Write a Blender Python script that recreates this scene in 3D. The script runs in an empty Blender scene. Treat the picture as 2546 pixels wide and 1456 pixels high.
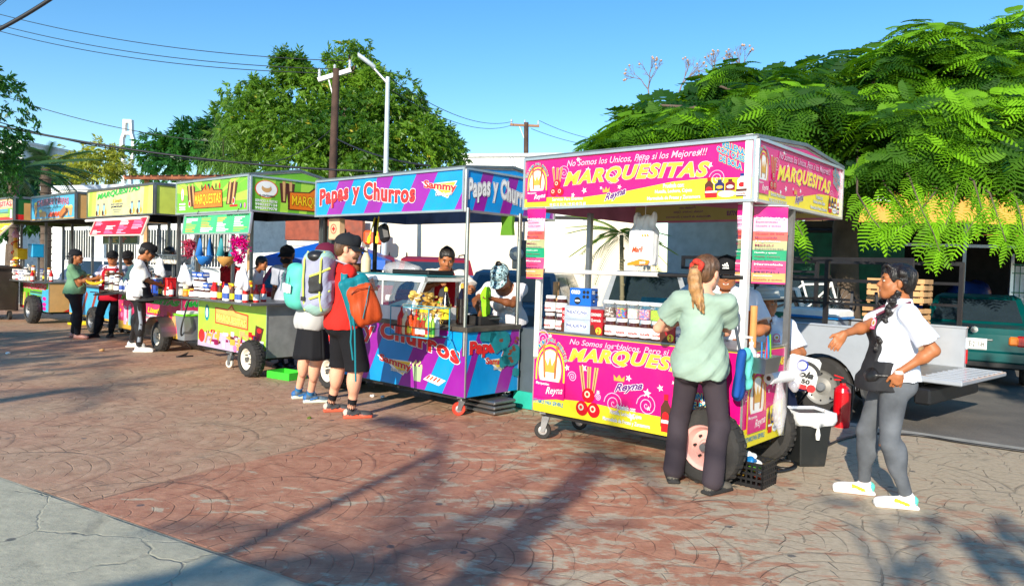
import bpy, math, random
import numpy as np
from mathutils import Matrix, Vector
random.seed(7); rng = np.random.default_rng(7)
R = math.radians
# ---------------------------------------------------------------- camera, sky, sun, exposure
W0, H0, FP, HC = 2545., 1456., 1832., 1.52
PITCH, ROLL = R(1.97), R(1.8)
fw = np.array([0, math.cos(PITCH), -math.sin(PITCH)]); r_ = np.array([1., 0, 0]); u_ = np.cross(r_, fw)
rt = r_*math.cos(ROLL)+u_*math.sin(ROLL); up = -r_*math.sin(ROLL)+u_*math.cos(ROLL)
C0 = np.array([0, 0, HC])
scn = bpy.context.scene
cam = bpy.data.objects.new('camera', bpy.data.cameras.new('camera')); scn.collection.objects.link(cam)
cam.data.lens = FP/W0*36; cam.data.sensor_width = 36; cam.data.clip_start = .05; cam.data.clip_end = 3000
cam.matrix_world = Matrix(((rt[0], up[0], -fw[0], 0), (rt[1], up[1], -fw[1], 0), (rt[2], up[2], -fw[2], HC), (0, 0, 0, 1)))
scn.camera = cam
SUN_EL, SUN_AZ = R(22.5), R(21.5)
wd = bpy.data.worlds.new('World'); scn.world = wd; wd.use_nodes = True
nt = wd.node_tree; bg = nt.nodes['Background']
sk = nt.nodes.new('ShaderNodeTexSky'); sk.sky_type = 'NISHITA'; sk.sun_disc = False
sk.sun_elevation = SUN_EL; sk.sun_rotation = math.pi+SUN_AZ
sk.air_density = 1.0; sk.dust_density = 0; sk.ozone_density = 2.2; sk.altitude = 0
hs = nt.nodes.new('ShaderNodeHueSaturation'); hs.inputs['Saturation'].default_value = 1.32; hs.inputs['Value'].default_value = 1.0
nt.links.new(sk.outputs[0], hs.inputs['Color']); nt.links.new(hs.outputs[0], bg.inputs[0]); bg.inputs[1].default_value = .145
sl = bpy.data.lights.new('sun', 'SUN'); sl.energy = 4.8; sl.angle = R(.4); sl.color = (1, .91, .76)
so = bpy.data.objects.new('sun', sl); scn.collection.objects.link(so)
sdir = Vector((math.sin(SUN_AZ)*math.cos(SUN_EL), math.cos(SUN_AZ)*math.cos(SUN_EL), -math.sin(SUN_EL)))
so.rotation_euler = sdir.to_track_quat('-Z', 'Y').to_euler(); so.location = (-8, -20, 20)
scn.view_settings.view_transform = 'Standard'; scn.view_settings.look = 'None'
scn.view_settings.exposure = .5; scn.view_settings.gamma = 1
# ---------------------------------------------------------------- picture <-> world
def ray(x, y): return fw+rt*((x-W0/2)/FP)+up*((H0/2-y)/FP)
def G(x, y, z=0.):
 d = ray(x, y); return C0+d*((z-HC)/d[2])
def atY(x, y, Y):
 d = ray(x, y); return C0+d*(Y/d[1])
# ---------------------------------------------------------------- materials
def lin(c):
 c = [x/255. for x in c]
 return tuple((x/12.92 if x <= .04045 else ((x+.055)/1.055)**2.4) for x in c)+(1,)
MATS = {}
def M(name, col=(128, 128, 128), rough=.5, metal=0, bump=0., bs=40, var=.06, vs=6, spec=.5, emit=0, alpha=1, trans=0, sss=0, dirt=0, coat=0):
 if name in MATS: return MATS[name]
 m = bpy.data.materials.new(name); m.use_nodes = True; t = m.node_tree; b = t.nodes['Principled BSDF']
 c = lin(col); b.inputs['Roughness'].default_value = rough; b.inputs['Metallic'].default_value = metal
 b.inputs['Specular IOR Level'].default_value = spec
 tc = t.nodes.new('ShaderNodeTexCoord'); n = t.nodes.new('ShaderNodeTexNoise'); n.inputs['Scale'].default_value = vs; n.inputs['Detail'].default_value = 5
 t.links.new(tc.outputs['Object'], n.inputs['Vector'])
 mx = t.nodes.new('ShaderNodeMix'); mx.data_type = 'RGBA'; mx.blend_type = 'MIX'
 mx.inputs['A'].default_value = tuple(x*(1-var*1.6) for x in c[:3])+(1,); mx.inputs['B'].default_value = tuple(min(1, x*(1+var*1.6)) for x in c[:3])+(1,)
 mr = t.nodes.new('ShaderNodeMapRange'); mr.inputs['From Min'].default_value = .3; mr.inputs['From Max'].default_value = .7
 t.links.new(n.outputs['Fac'], mr.inputs['Value']); t.links.new(mr.outputs[0], mx.inputs['Factor'])
 out = mx.outputs['Result']
 if dirt:
  n2 = t.nodes.new('ShaderNodeTexNoise'); n2.inputs['Scale'].default_value = 3.1; n2.inputs['Detail'].default_value = 9; n2.inputs['Roughness'].default_value = .7
  t.links.new(tc.outputs['Object'], n2.inputs['Vector'])
  r2 = t.nodes.new('ShaderNodeMapRange'); r2.inputs['From Min'].default_value = .52; r2.inputs['From Max'].default_value = .72; r2.inputs['To Max'].default_value = dirt
  t.links.new(n2.outputs['Fac'], r2.inputs['Value'])
  m2 = t.nodes.new('ShaderNodeMix'); m2.data_type = 'RGBA'; t.links.new(r2.outputs[0], m2.inputs['Factor']); t.links.new(out, m2.inputs['A'])
  m2.inputs['B'].default_value = (.12, .10, .08, 1); out = m2.outputs['Result']
 t.links.new(out, b.inputs['Base Color'])
 if bump:
  nb = t.nodes.new('ShaderNodeTexNoise'); nb.inputs['Scale'].default_value = bs; nb.inputs['Detail'].default_value = 4
  t.links.new(tc.outputs['Object'], nb.inputs['Vector'])
  bp = t.nodes.new('ShaderNodeBump'); bp.inputs['Strength'].default_value = bump; bp.inputs['Distance'].default_value = .01
  t.links.new(nb.outputs['Fac'], bp.inputs['Height']); t.links.new(bp.outputs[0], b.inputs['Normal'])
 if emit: t.links.new(out, b.inputs['Emission Color']); b.inputs['Emission Strength'].default_value = emit
 if alpha < 1: b.inputs['Alpha'].default_value = alpha
 if trans: b.inputs['Transmission Weight'].default_value = trans; b.inputs['IOR'].default_value = 1.3
 if sss: b.inputs['Subsurface Weight'].default_value = sss; b.inputs['Subsurface Radius'].default_value = (.02, .008, .004)
 if coat: b.inputs['Coat Weight'].default_value = coat; b.inputs['Coat Roughness'].default_value = .08
 MATS[name] = m; return m
def leafmat(name, col, tcol, tf=.45, var=.35, vs=1.2, rough=.45):
 if name in MATS: return MATS[name]
 m = bpy.data.materials.new(name); m.use_nodes = True; t = m.node_tree; b = t.nodes['Principled BSDF']
 b.inputs['Roughness'].default_value = rough; b.inputs['Specular IOR Level'].default_value = .35
 g = t.nodes.new('ShaderNodeNewGeometry'); hsv = t.nodes.new('ShaderNodeHueSaturation')
 mr = t.nodes.new('ShaderNodeMapRange'); mr.inputs['To Min'].default_value = 1-var; mr.inputs['To Max'].default_value = 1+var
 t.links.new(g.outputs['Random Per Island'], mr.inputs['Value']); t.links.new(mr.outputs[0], hsv.inputs['Value'])
 mh = t.nodes.new('ShaderNodeMapRange'); mh.inputs['To Min'].default_value = .515; mh.inputs['To Max'].default_value = .475
 t.links.new(g.outputs['Random Per Island'], mh.inputs['Value']); t.links.new(mh.outputs[0], hsv.inputs['Hue'])
 hsv.inputs['Color'].default_value = lin(col); t.links.new(hsv.outputs[0], b.inputs['Base Color'])
 tr = t.nodes.new('ShaderNodeBsdfTranslucent'); tr.inputs['Color'].default_value = lin(tcol)
 ms = t.nodes.new('ShaderNodeMixShader'); ms.inputs[0].default_value = tf
 t.links.new(b.outputs[0], ms.inputs[1]); t.links.new(tr.outputs[0], ms.inputs[2]); t.links.new(ms.outputs[0], t.nodes['Material Output'].inputs[0])
 MATS[name] = m; return m
# ---------------------------------------------------------------- objects
col = scn.collection
def rz(a): return np.array([[math.cos(a), -math.sin(a), 0], [math.sin(a), math.cos(a), 0], [0, 0, 1.]])
def rx(a): return np.array([[1., 0, 0], [0, math.cos(a), -math.sin(a)], [0, math.sin(a), math.cos(a)]])
def ry(a): return np.array([[math.cos(a), 0, math.sin(a)], [0, 1., 0], [-math.sin(a), 0, math.cos(a)]])
def unit(v):
 v = np.asarray(v, float); n = np.linalg.norm(v); return v/n if n > 1e-9 else v
def link(name, me, parent=None):
 o = bpy.data.objects.new(name, me); col.objects.link(o)
 if parent is not None: o.parent = parent
 return o
def tag(o, label=None, cat=None, group=None, kind=None):
 if label: o['label'] = label
 if cat: o['category'] = cat
 if group: o['group'] = group
 if kind: o['kind'] = kind
 return o
def thing(name, label, cat, loc=(0, 0, 0), rot=0, group=None):
 o = bpy.data.objects.new(name, None); col.objects.link(o); o.location = tuple(map(float, loc)); o.rotation_euler = (0, 0, rot)
 o.empty_display_size = .1
 return tag(o, label, cat, group)
def kids(o): return [c for c in bpy.data.objects if c.parent == o]
def dup(o, loc, rot=None, label=None, group=None, parent=None):
 c = o.copy(); col.objects.link(c)
 if parent is not None: c.parent = parent
 else:
  c.location = tuple(map(float, loc))
  if rot is not None: c.rotation_euler = (0, 0, rot)
  if label: c['label'] = label
  if group: c['group'] = group
 for k in kids(o): dup(k, None, parent=c)
 return c
def mesh_np(name, V, F, mats, mi=None, smooth=True):
 """V (n,3), F (m,k) one face size"""
 me = bpy.data.meshes.new(name); V = np.asarray(V, np.float32); F = np.asarray(F, np.int32); k = F.shape[1]
 me.vertices.add(len(V)); me.vertices.foreach_set('co', V.ravel())
 me.loops.add(F.size); me.loops.foreach_set('vertex_index', F.ravel())
 me.polygons.add(len(F)); me.polygons.foreach_set('loop_start', np.arange(0, F.size, k, dtype=np.int32))
 me.polygons.foreach_set('loop_total', np.full(len(F), k, np.int32))
 for m in mats: me.materials.append(m)
 if mi is not None: me.polygons.foreach_set('material_index', np.asarray(mi, np.int32))
 me.polygons.foreach_set('use_smooth', np.full(len(F), smooth))
 me.update(calc_edges=True); return me
class MB:
 def __init__(s): s.v = []; s.f = []; s.mi = []; s.sm = []; s.mats = []
 def mat(s, m):
  if m not in s.mats: s.mats.append(m)
  return s.mats.index(m)
 def add(s, V, F, m, smooth=False):
  b = len(s.v); s.v += [tuple(map(float, p)) for p in V]; k = s.mat(m)
  for f in F: s.f.append([b+i for i in f]); s.mi.append(k); s.sm.append(smooth)
 def box(s, c, d, m, rot=None, bev=0):
  x, y, z = [q/2 for q in d]; P = np.array([(-x, -y, -z), (x, -y, -z), (x, y, -z), (-x, y, -z), (-x, -y, z), (x, -y, z), (x, y, z), (-x, y, z)])
  if bev:
   b = min(bev, x*.98, y*.98, z*.98); P = []
   for sx in (-1, 1):
    for sy in (-1, 1):
     for sz in (-1, 1):
      P += [(sx*x, sy*(y-b), sz*(z-b)), (sx*(x-b), sy*y, sz*(z-b)), (sx*(x-b), sy*(y-b), sz*z)]
   P = np.array(P)
   from itertools import product
   idx = {}
   i = 0
   for sx in (-1, 1):
    for sy in (-1, 1):
     for sz in (-1, 1):
      idx[(sx, sy, sz)] = (i, i+1, i+2); i += 3
   F = []
   q = [(-1, -1), (1, -1), (1, 1), (-1, 1)]
   for sg in (-1, 1):
    F.append([idx[(sg, a, b2)][0] for a, b2 in q]); F.append([idx[(a, sg, b2)][1] for a, b2 in q]); F.append([idx[(a, b2, sg)][2] for a, b2 in q])
   for a in (-1, 1):
    for b2 in (-1, 1):
     F.append([idx[(a, b2, -1)][0], idx[(a, b2, 1)][0], idx[(a, b2, 1)][1], idx[(a, b2, -1)][1]])
     F.append([idx[(a, -1, b2)][0], idx[(a, 1, b2)][0], idx[(a, 1, b2)][2], idx[(a, -1, b2)][2]])
     F.append([idx[(-1, a, b2)][1], idx[(1, a, b2)][1], idx[(1, a, b2)][2], idx[(-1, a, b2)][2]])
   for kx in idx.values(): F.append(list(kx))
   FF = []
   for f in F:
    cc = P[f].mean(0); n = np.cross(P[f[1]]-P[f[0]], P[f[2]]-P[f[0]])
    FF.append(f if n@cc > 0 else f[::-1])
   F = FF
  else: F = [(0, 3, 2, 1), (4, 5, 6, 7), (0, 1, 5, 4), (1, 2, 6, 5), (2, 3, 7, 6), (3, 0, 4, 7)]
  if rot is not None: P = P@np.asarray(rot).T
  s.add(P+np.array(c), F, m); return s
 def bar(s, a, b, w, m, w2=None, upv=(0, 0, 1)):
  a = np.array(a, float); b = np.array(b, float); d = unit(b-a); L = np.linalg.norm(b-a)
  if abs(d@np.array(upv)) > .98: upv = (0, 1, 0)
  x = unit(np.cross(d, upv)); z = np.cross(x, d)
  s.box((a+b)/2, (w, L, w2 or w), m, np.array([x, d, z]).T); return s
 def tube(s, pts, r, m, n=8, cap=True, smooth=True):
  P = [np.array(p, float) for p in pts]; k = len(P); rr = r if hasattr(r, '__len__') else [r]*k
  V = []; px = None
  for i in range(k):
   d = unit(P[min(i+1, k-1)]-P[max(i-1, 0)])
   if px is None: px = unit(np.cross(d, (0, 0, 1) if abs(d[2]) < .9 else (1, 0, 0)))
   px = unit(px-d*(px@d)); py = np.cross(d, px)
   for j in range(n):
    a = 2*math.pi*j/n; V.append(P[i]+rr[i]*(math.cos(a)*px+math.sin(a)*py))
  F = [(i*n+j, i*n+(j+1) % n, (i+1)*n+(j+1) % n, (i+1)*n+j) for i in range(k-1) for j in range(n)]
  s.add(V, F, m, smooth)
  if cap: s.add(V[:n], [list(range(n))[::-1]], m); s.add(V[-n:], [list(range(n))], m)
  return s
 def lathe(s, prof, m, c=(0, 0, 0), n=16, rot=None, smooth=True, capb=True, capt=True, mats=None):
  V = []
  for r, z in prof:
   for j in range(n): a = 2*math.pi*j/n; V.append((r*math.cos(a), r*math.sin(a), z))
  V = np.array(V)
  if rot is not None: V = V@np.asarray(rot).T
  V = V+np.array(c)
  for i in range(len(prof)-1):
   F = [(i*n+j, i*n+(j+1) % n, (i+1)*n+(j+1) % n, (i+1)*n+j) for j in range(n)]
   idx = sorted(set(q for f in F for q in f)); mp = {q: w for w, q in enumerate(idx)}
   s.add(V[idx], [[mp[q] for q in f] for f in F], mats[i] if mats else m, smooth)
  if capb and prof[0][0] > 1e-4: s.add(V[:n], [list(range(n))[::-1]], mats[0] if mats else m)
  if capt and prof[-1][0] > 1e-4: s.add(V[-n:], [list(range(n))], mats[-1] if mats else m)
  return s
 def prism(s, P2, t, m, fr, m2=None):
  """2D outline P2 extruded by t along the third axis; fr(x, y, z) -> xyz"""
  n = len(P2); A = [fr(x, y, 0) for x, y in P2]; B = [fr(x, y, t) for x, y in P2]
  s.add(A, [list(range(n))], m2 or m); s.add(B, [list(range(n))[::-1]], m2 or m)
  s.add(A+B, [(i, (i+1) % n, n+(i+1) % n, n+i) for i in range(n)], m); return s
 def loft(s, rings, m, smooth=True, cap=True):
  n = len(rings[0]); V = [p for r in rings for p in r]
  s.add(V, [(i*n+j, i*n+(j+1) % n, (i+1)*n+(j+1) % n, (i+1)*n+j) for i in range(len(rings)-1) for j in range(n)], m, smooth)
  if cap: s.add(rings[0], [list(range(n))[::-1]], m); s.add(rings[-1], [list(range(n))], m)
  return s
 def grid(s, fn, nu, nv, m, smooth=True):
  V = [fn(i/nu, j/nv) for i in range(nu+1) for j in range(nv+1)]
  s.add(V, [(i*(nv+1)+j, (i+1)*(nv+1)+j, (i+1)*(nv+1)+j+1, i*(nv+1)+j+1) for i in range(nu) for j in range(nv)], m, smooth); return s
 def build(s, name, parent=None, bevel=0):
  me = bpy.data.meshes.new(name); me.from_pydata(s.v, [], s.f)
  for m in s.mats: me.materials.append(m)
  me.polygons.foreach_set('material_index', s.mi); me.polygons.foreach_set('use_smooth', s.sm); me.update()
  o = link(name, me, parent)
  if bevel:
   b = o.modifiers.new('bevel', 'BEVEL'); b.width = bevel; b.segments = 2; b.limit_method = 'ANGLE'
  return o
def struct(name, mb, **k): return tag(mb.build(name), kind='structure')
# ---------------------------------------------------------------- flat artwork laid on a panel
TXT = {}
def text2d(s, off=0., shear=0., sp=1.):
 key = (s, off, shear, sp)
 if key in TXT: return TXT[key]
 c = bpy.data.curves.new('t', 'FONT'); c.body = s; c.offset = off; c.shear = shear; c.resolution_u = 3; c.space_character = sp
 o = bpy.data.objects.new('t', c); me = bpy.data.meshes.new_from_object(o)
 V = np.array([v.co[:2] for v in me.vertices]) if len(me.vertices) else np.zeros((0, 2)); F = [tuple(p.vertices) for p in me.polygons]
 bpy.data.objects.remove(o); bpy.data.curves.remove(c); bpy.data.meshes.remove(me)
 TXT[key] = (V, F); return TXT[key]
class Art:
 """draws in panel metres: x right, y up, layer k lifts 1.2 mm per step"""
 def __init__(s, O, U, V, w, h, mb=None, step=.0012):
  s.O = np.array(O, float); s.U = unit(U); s.V = unit(V); s.N = unit(np.cross(s.U, s.V)); s.w = w; s.h = h; s.mb = mb or MB(); s.step = step
 def P(s, x, y, k): return s.O+s.U*x+s.V*y+s.N*(k*s.step)
 def poly(s, pts, m, k=1, frac=False):
  if frac: pts = [(x*s.w, y*s.h) for x, y in pts]
  s.mb.add([s.P(x, y, k) for x, y in pts], [list(range(len(pts)))], m)
 def rect(s, x0, y0, x1, y1, m, k=1): s.poly([(x0, y0), (x1, y0), (x1, y1), (x0, y1)], m, k)
 def disc(s, x, y, r, m, k=1, ry_=None, n=24, a0=0, a1=360):
  ry_ = ry_ or r; s.poly([(x+r*math.cos(R(a0+(a1-a0)*i/n)), y+ry_*math.sin(R(a0+(a1-a0)*i/n))) for i in range(n if a1-a0 == 360 else n+1)], m, k)
 def line(s, pts, wd, m, k=1):
  for (x0, y0), (x1, y1) in zip(pts, pts[1:]):
   d = math.hypot(x1-x0, y1-y0) or 1; nx, ny = -(y1-y0)/d*wd/2, (x1-x0)/d*wd/2
   s.poly([(x0-nx, y0-ny), (x1-nx, y1-ny), (x1+nx, y1+ny), (x0+nx, y0+ny)], m, k)
 def arc(s, x, y, r, wd, m, k=1, a0=0, a1=360, n=20, ry_=None):
  ry_ = ry_ or r; s.line([(x+r*math.cos(R(a0+(a1-a0)*i/n)), y+ry_*math.sin(R(a0+(a1-a0)*i/n))) for i in range(n+1)], wd, m, k)
 def spiral(s, x, y, r, wd, m, k=1, turns=2.5, n=36):
  s.line([(x+r*i/n*math.cos(turns*2*math.pi*i/n), y+r*i/n*math.sin(turns*2*math.pi*i/n)) for i in range(n+1)], wd, m, k)
 def star(s, x, y, r, m, k=1, n=5, q=.42, rot=0):
  for i in range(n):
   a = R(90+rot)+2*math.pi*i/n; b = a+math.pi/n; c = a-math.pi/n
   s.poly([(x, y), (x+q*r*math.cos(c), y+q*r*math.sin(c)), (x+r*math.cos(a), y+r*math.sin(a)), (x+q*r*math.cos(b), y+q*r*math.sin(b))], m, k)
 def text(s, t, x0, y0, x1, y1, m, k=2, off=0., shear=0., warp=None, outs=(), sp=1.):
  """fits the words in a box; outs = [(offset, material)...] outlines from inner to outer"""
  V0, _ = text2d(t, off, shear, sp)
  if not len(V0): return
  mn, mx = V0.min(0), V0.max(0); sx = (x1-x0)/(mx[0]-mn[0]); sy = (y1-y0)/(mx[1]-mn[1])
  for i, (o, mm) in enumerate([(off, m)]+list(outs)):
   V, F = text2d(t, o, shear, sp); Q = (V-mn)*[sx, sy]+[x0, y0]
   if warp: Q = np.array([warp(a, b) for a, b in Q])
   s.mb.add([s.P(a, b, k+(len(outs)-i)*.8) for a, b in Q], F, mm)
# ---------------------------------------------------------------- smooth solids from distance fields
def cap(p0, p1, r0, r1=None, lab=0, k=.02): return ('c', np.array(p0, float), np.array(p1, float), r0, r0 if r1 is None else r1, lab, k)
def ell(c, r, rot=None, lab=0, k=.02): return ('e', np.array(c, float), np.array(r, float), rot, None, lab, k)
def rbox(c, h, rot=None, rad=.01, lab=0, k=.01): return ('b', np.array(c, float), np.array(h, float), rot, rad, lab, k)
def _ext(p):
 if p[0] == 'c': a = np.minimum(p[1]-p[3], p[2]-p[4]); b = np.maximum(p[1]+p[3], p[2]+p[4]); return a, b
 r = np.linalg.norm(p[2]) if p[3] is not None else p[2]
 if p[0] == 'e' and p[3] is not None: r = p[2].max()
 return p[1]-r, p[1]+r
def _ev(p, X):
 if p[0] == 'c':
  d = p[2]-p[1]; L = d@d; t = np.clip(((X-p[1])@d)/max(L, 1e-9), 0, 1)
  q = X-p[1]-t[..., None]*d; return np.sqrt((q*q).sum(-1))-(p[3]+(p[4]-p[3])*t)
 q = X-p[1]
 if p[3] is not None: q = q@np.asarray(p[3])
 if p[0] == 'e':
  a = q/p[2]; k0 = np.sqrt((a*a).sum(-1)); b = q/(p[2]**2); k1 = np.sqrt((b*b).sum(-1))+1e-9; return k0*(k0-1)/k1
 a = np.abs(q)-(p[2]-p[4]); return np.sqrt((np.maximum(a, 0)**2).sum(-1))+np.minimum(a.max(-1), 0)-p[4]
def sdf(name, prims, mats, res=.01, parent=None, sub=(), inter=(), disp=None, smooth=True):
 lo = np.min([_ext(p)[0] for p in prims], 0)-2.5*res; hi = np.max([_ext(p)[1] for p in prims], 0)+2.5*res
 n = np.ceil((hi-lo)/res).astype(int)+1
 ax = [lo[i]+np.arange(n[i])*res for i in range(3)]
 val = np.full(n, .5, np.float32); lab = np.zeros(n, np.int16)
 def sl(p, pad):
  a, b = _ext(p); i0 = np.clip(((a-pad-lo)/res).astype(int), 0, n-1); i1 = np.clip(np.ceil((b+pad-lo)/res).astype(int)+1, 1, n)
  return tuple(slice(a_, b_) for a_, b_ in zip(i0, i1))
 def XX(s_): return np.stack(np.meshgrid(ax[0][s_[0]], ax[1][s_[1]], ax[2][s_[2]], indexing='ij'), -1)
 for p in prims:
  s_ = sl(p, max(p[6], .02)+2*res); d = _ev(p, XX(s_)); v = val[s_]; k = max(p[6], 1e-4)
  h = np.maximum(k-np.abs(v-d), 0)/k; lb = lab[s_]; lb[d < v] = p[5]; lab[s_] = lb; val[s_] = np.minimum(v, d)-h*h*k*.25
 for p in sub:
  s_ = sl(p, 3*res); v = val[s_]; val[s_] = np.maximum(v, -_ev(p, XX(s_)))
 full = (slice(None),)*3
 if len(inter) or disp is not None:
  X = XX(full)
  if len(inter):
   dd = np.min([_ev(p, X) for p in inter], 0); val = np.maximum(val, dd)
  if disp is not None: val = val+disp(X)
 ins = val < 0
 c = [ins[dx:n[0]-1+dx, dy:n[1]-1+dy, dz:n[2]-1+dz] for dx in (0, 1) for dy in (0, 1) for dz in (0, 1)]
 cnt = sum(q.astype(np.int8) for q in c); act = np.argwhere((cnt > 0) & (cnt < 8)); N = len(act)
 offs = np.array([(dx, dy, dz) for dx in (0, 1) for dy in (0, 1) for dz in (0, 1)])
 cv = np.stack([val[tuple((act+o).T)] for o in offs], 1)
 acc = np.zeros((N, 3)); w = np.zeros(N)
 for i in range(8):
  for j in range(i+1, 8):
   if np.abs(offs[i]-offs[j]).sum() == 1:
    a, b = cv[:, i], cv[:, j]; mk = (a < 0) != (b < 0); t = np.where(mk, a/(a-b+1e-12), 0)
    acc += mk[:, None]*(offs[i]+t[:, None]*(offs[j]-offs[i])); w += mk
 V = lo+(act+acc/w[:, None])*res
 best = offs[cv.argmin(1)]; vl = lab[tuple((act+best).T)]
 idx = np.full(n, -1, np.int32); idx[tuple(act.T)] = np.arange(N)
 Q = []
 for a in range(3):
  b, c2 = [(1, 2), (2, 0), (0, 1)][a]
  s0 = [slice(None)]*3; s1 = [slice(None)]*3; s0[a] = slice(0, n[a]-1); s1[a] = slice(1, n[a])
  A, B = ins[tuple(s0)], ins[tuple(s1)]; e = np.argwhere(A != B); e = e[(e[:, b] > 0) & (e[:, c2] > 0)]
  fl = A[tuple(e.T)]; ub = np.zeros(3, int); ub[b] = 1; uc = np.zeros(3, int); uc[c2] = 1
  q = np.stack([idx[tuple((e-ub-uc).T)], idx[tuple((e-uc).T)], idx[tuple(e.T)], idx[tuple((e-ub).T)]], 1)
  q[~fl] = q[~fl][:, ::-1]; Q.append(q)
 Q = np.concatenate(Q); Q = Q[(Q >= 0).all(1)]
 me = mesh_np(name, V, Q, mats, vl[Q[:, 0]], smooth)
 return link(name, me, parent)
def folds(amp=.004, f=22., seed=0, up_=.5):
 r = np.random.default_rng(seed); A = r.normal(size=(4, 3))*f; A[:, 2] *= up_; ph = r.uniform(0, 6, 4)
 def fn(X):
  w = .6*np.sin(X@(A[3]*.5)+ph[3]); o = 0
  for i in range(3): o = o+np.sin(X@A[i]+ph[i]+w*2)+.38*(1-np.abs(np.sin(X@(A[i-1]*1.9)+ph[i]*2+w*3)))
  return (amp*o/1.6).astype(np.float32)
 return fn
def ordn(i): return ['first', 'second', 'third', 'fourth', 'fifth', 'sixth', 'seventh', 'eighth', 'ninth', 'tenth', 'eleventh', 'twelfth', 'thirteenth', 'fourteenth', 'fifteenth', 'sixteenth', 'seventeenth', 'eighteenth'][i]
# ================================================================ ground
class X:
 t = None
 def __init__(s, k): s.k = k
 @staticmethod
 def n(op, *a, clamp=False):
  nd = X.t.nodes.new('ShaderNodeMath'); nd.operation = op; nd.use_clamp = clamp
  for i, q in enumerate(a):
   if isinstance(q, X): X.t.links.new(q.k, nd.inputs[i])
   else: nd.inputs[i].default_value = q
  return X(nd.outputs[0])
 def __add__(s, o): return X.n('ADD', s, o)
 __radd__ = __add__
 def __sub__(s, o): return X.n('SUBTRACT', s, o)
 def __rsub__(s, o): return X.n('SUBTRACT', o, s)
 def __mul__(s, o): return X.n('MULTIPLY', s, o)
 __rmul__ = __mul__
 def lt(s, o): return X.n('LESS_THAN', s, o)
 def gt(s, o): return X.n('GREATER_THAN', s, o)
def xnoise(scale, detail=4, rough=.55, vec=None, dist=0):
 n = X.t.nodes.new('ShaderNodeTexNoise'); n.inputs['Scale'].default_value = scale; n.inputs['Detail'].default_value = detail
 n.inputs['Roughness'].default_value = rough; n.inputs['Distortion'].default_value = dist; X.t.links.new(vec, n.inputs['Vector']); return X(n.outputs['Fac'])
def xramp(v, a, b, to0=0., to1=1.):
 r = X.t.nodes.new('ShaderNodeMapRange'); r.inputs['From Min'].default_value = a; r.inputs['From Max'].default_value = b
 r.inputs['To Min'].default_value = to0; r.inputs['To Max'].default_value = to1; X.t.links.new(v.k, r.inputs['Value']); return X(r.outputs[0])
def xmix(f, a, b):
 m = X.t.nodes.new('ShaderNodeMix'); m.data_type = 'RGBA'
 if isinstance(f, X): X.t.links.new(f.k, m.inputs['Factor'])
 else: m.inputs['Factor'].default_value = f
 for s_, q in (('A', a), ('B', b)):
  if isinstance(q, tuple): m.inputs[s_].default_value = q
  else: X.t.links.new(q, m.inputs[s_])
 return m.outputs['Result']
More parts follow.
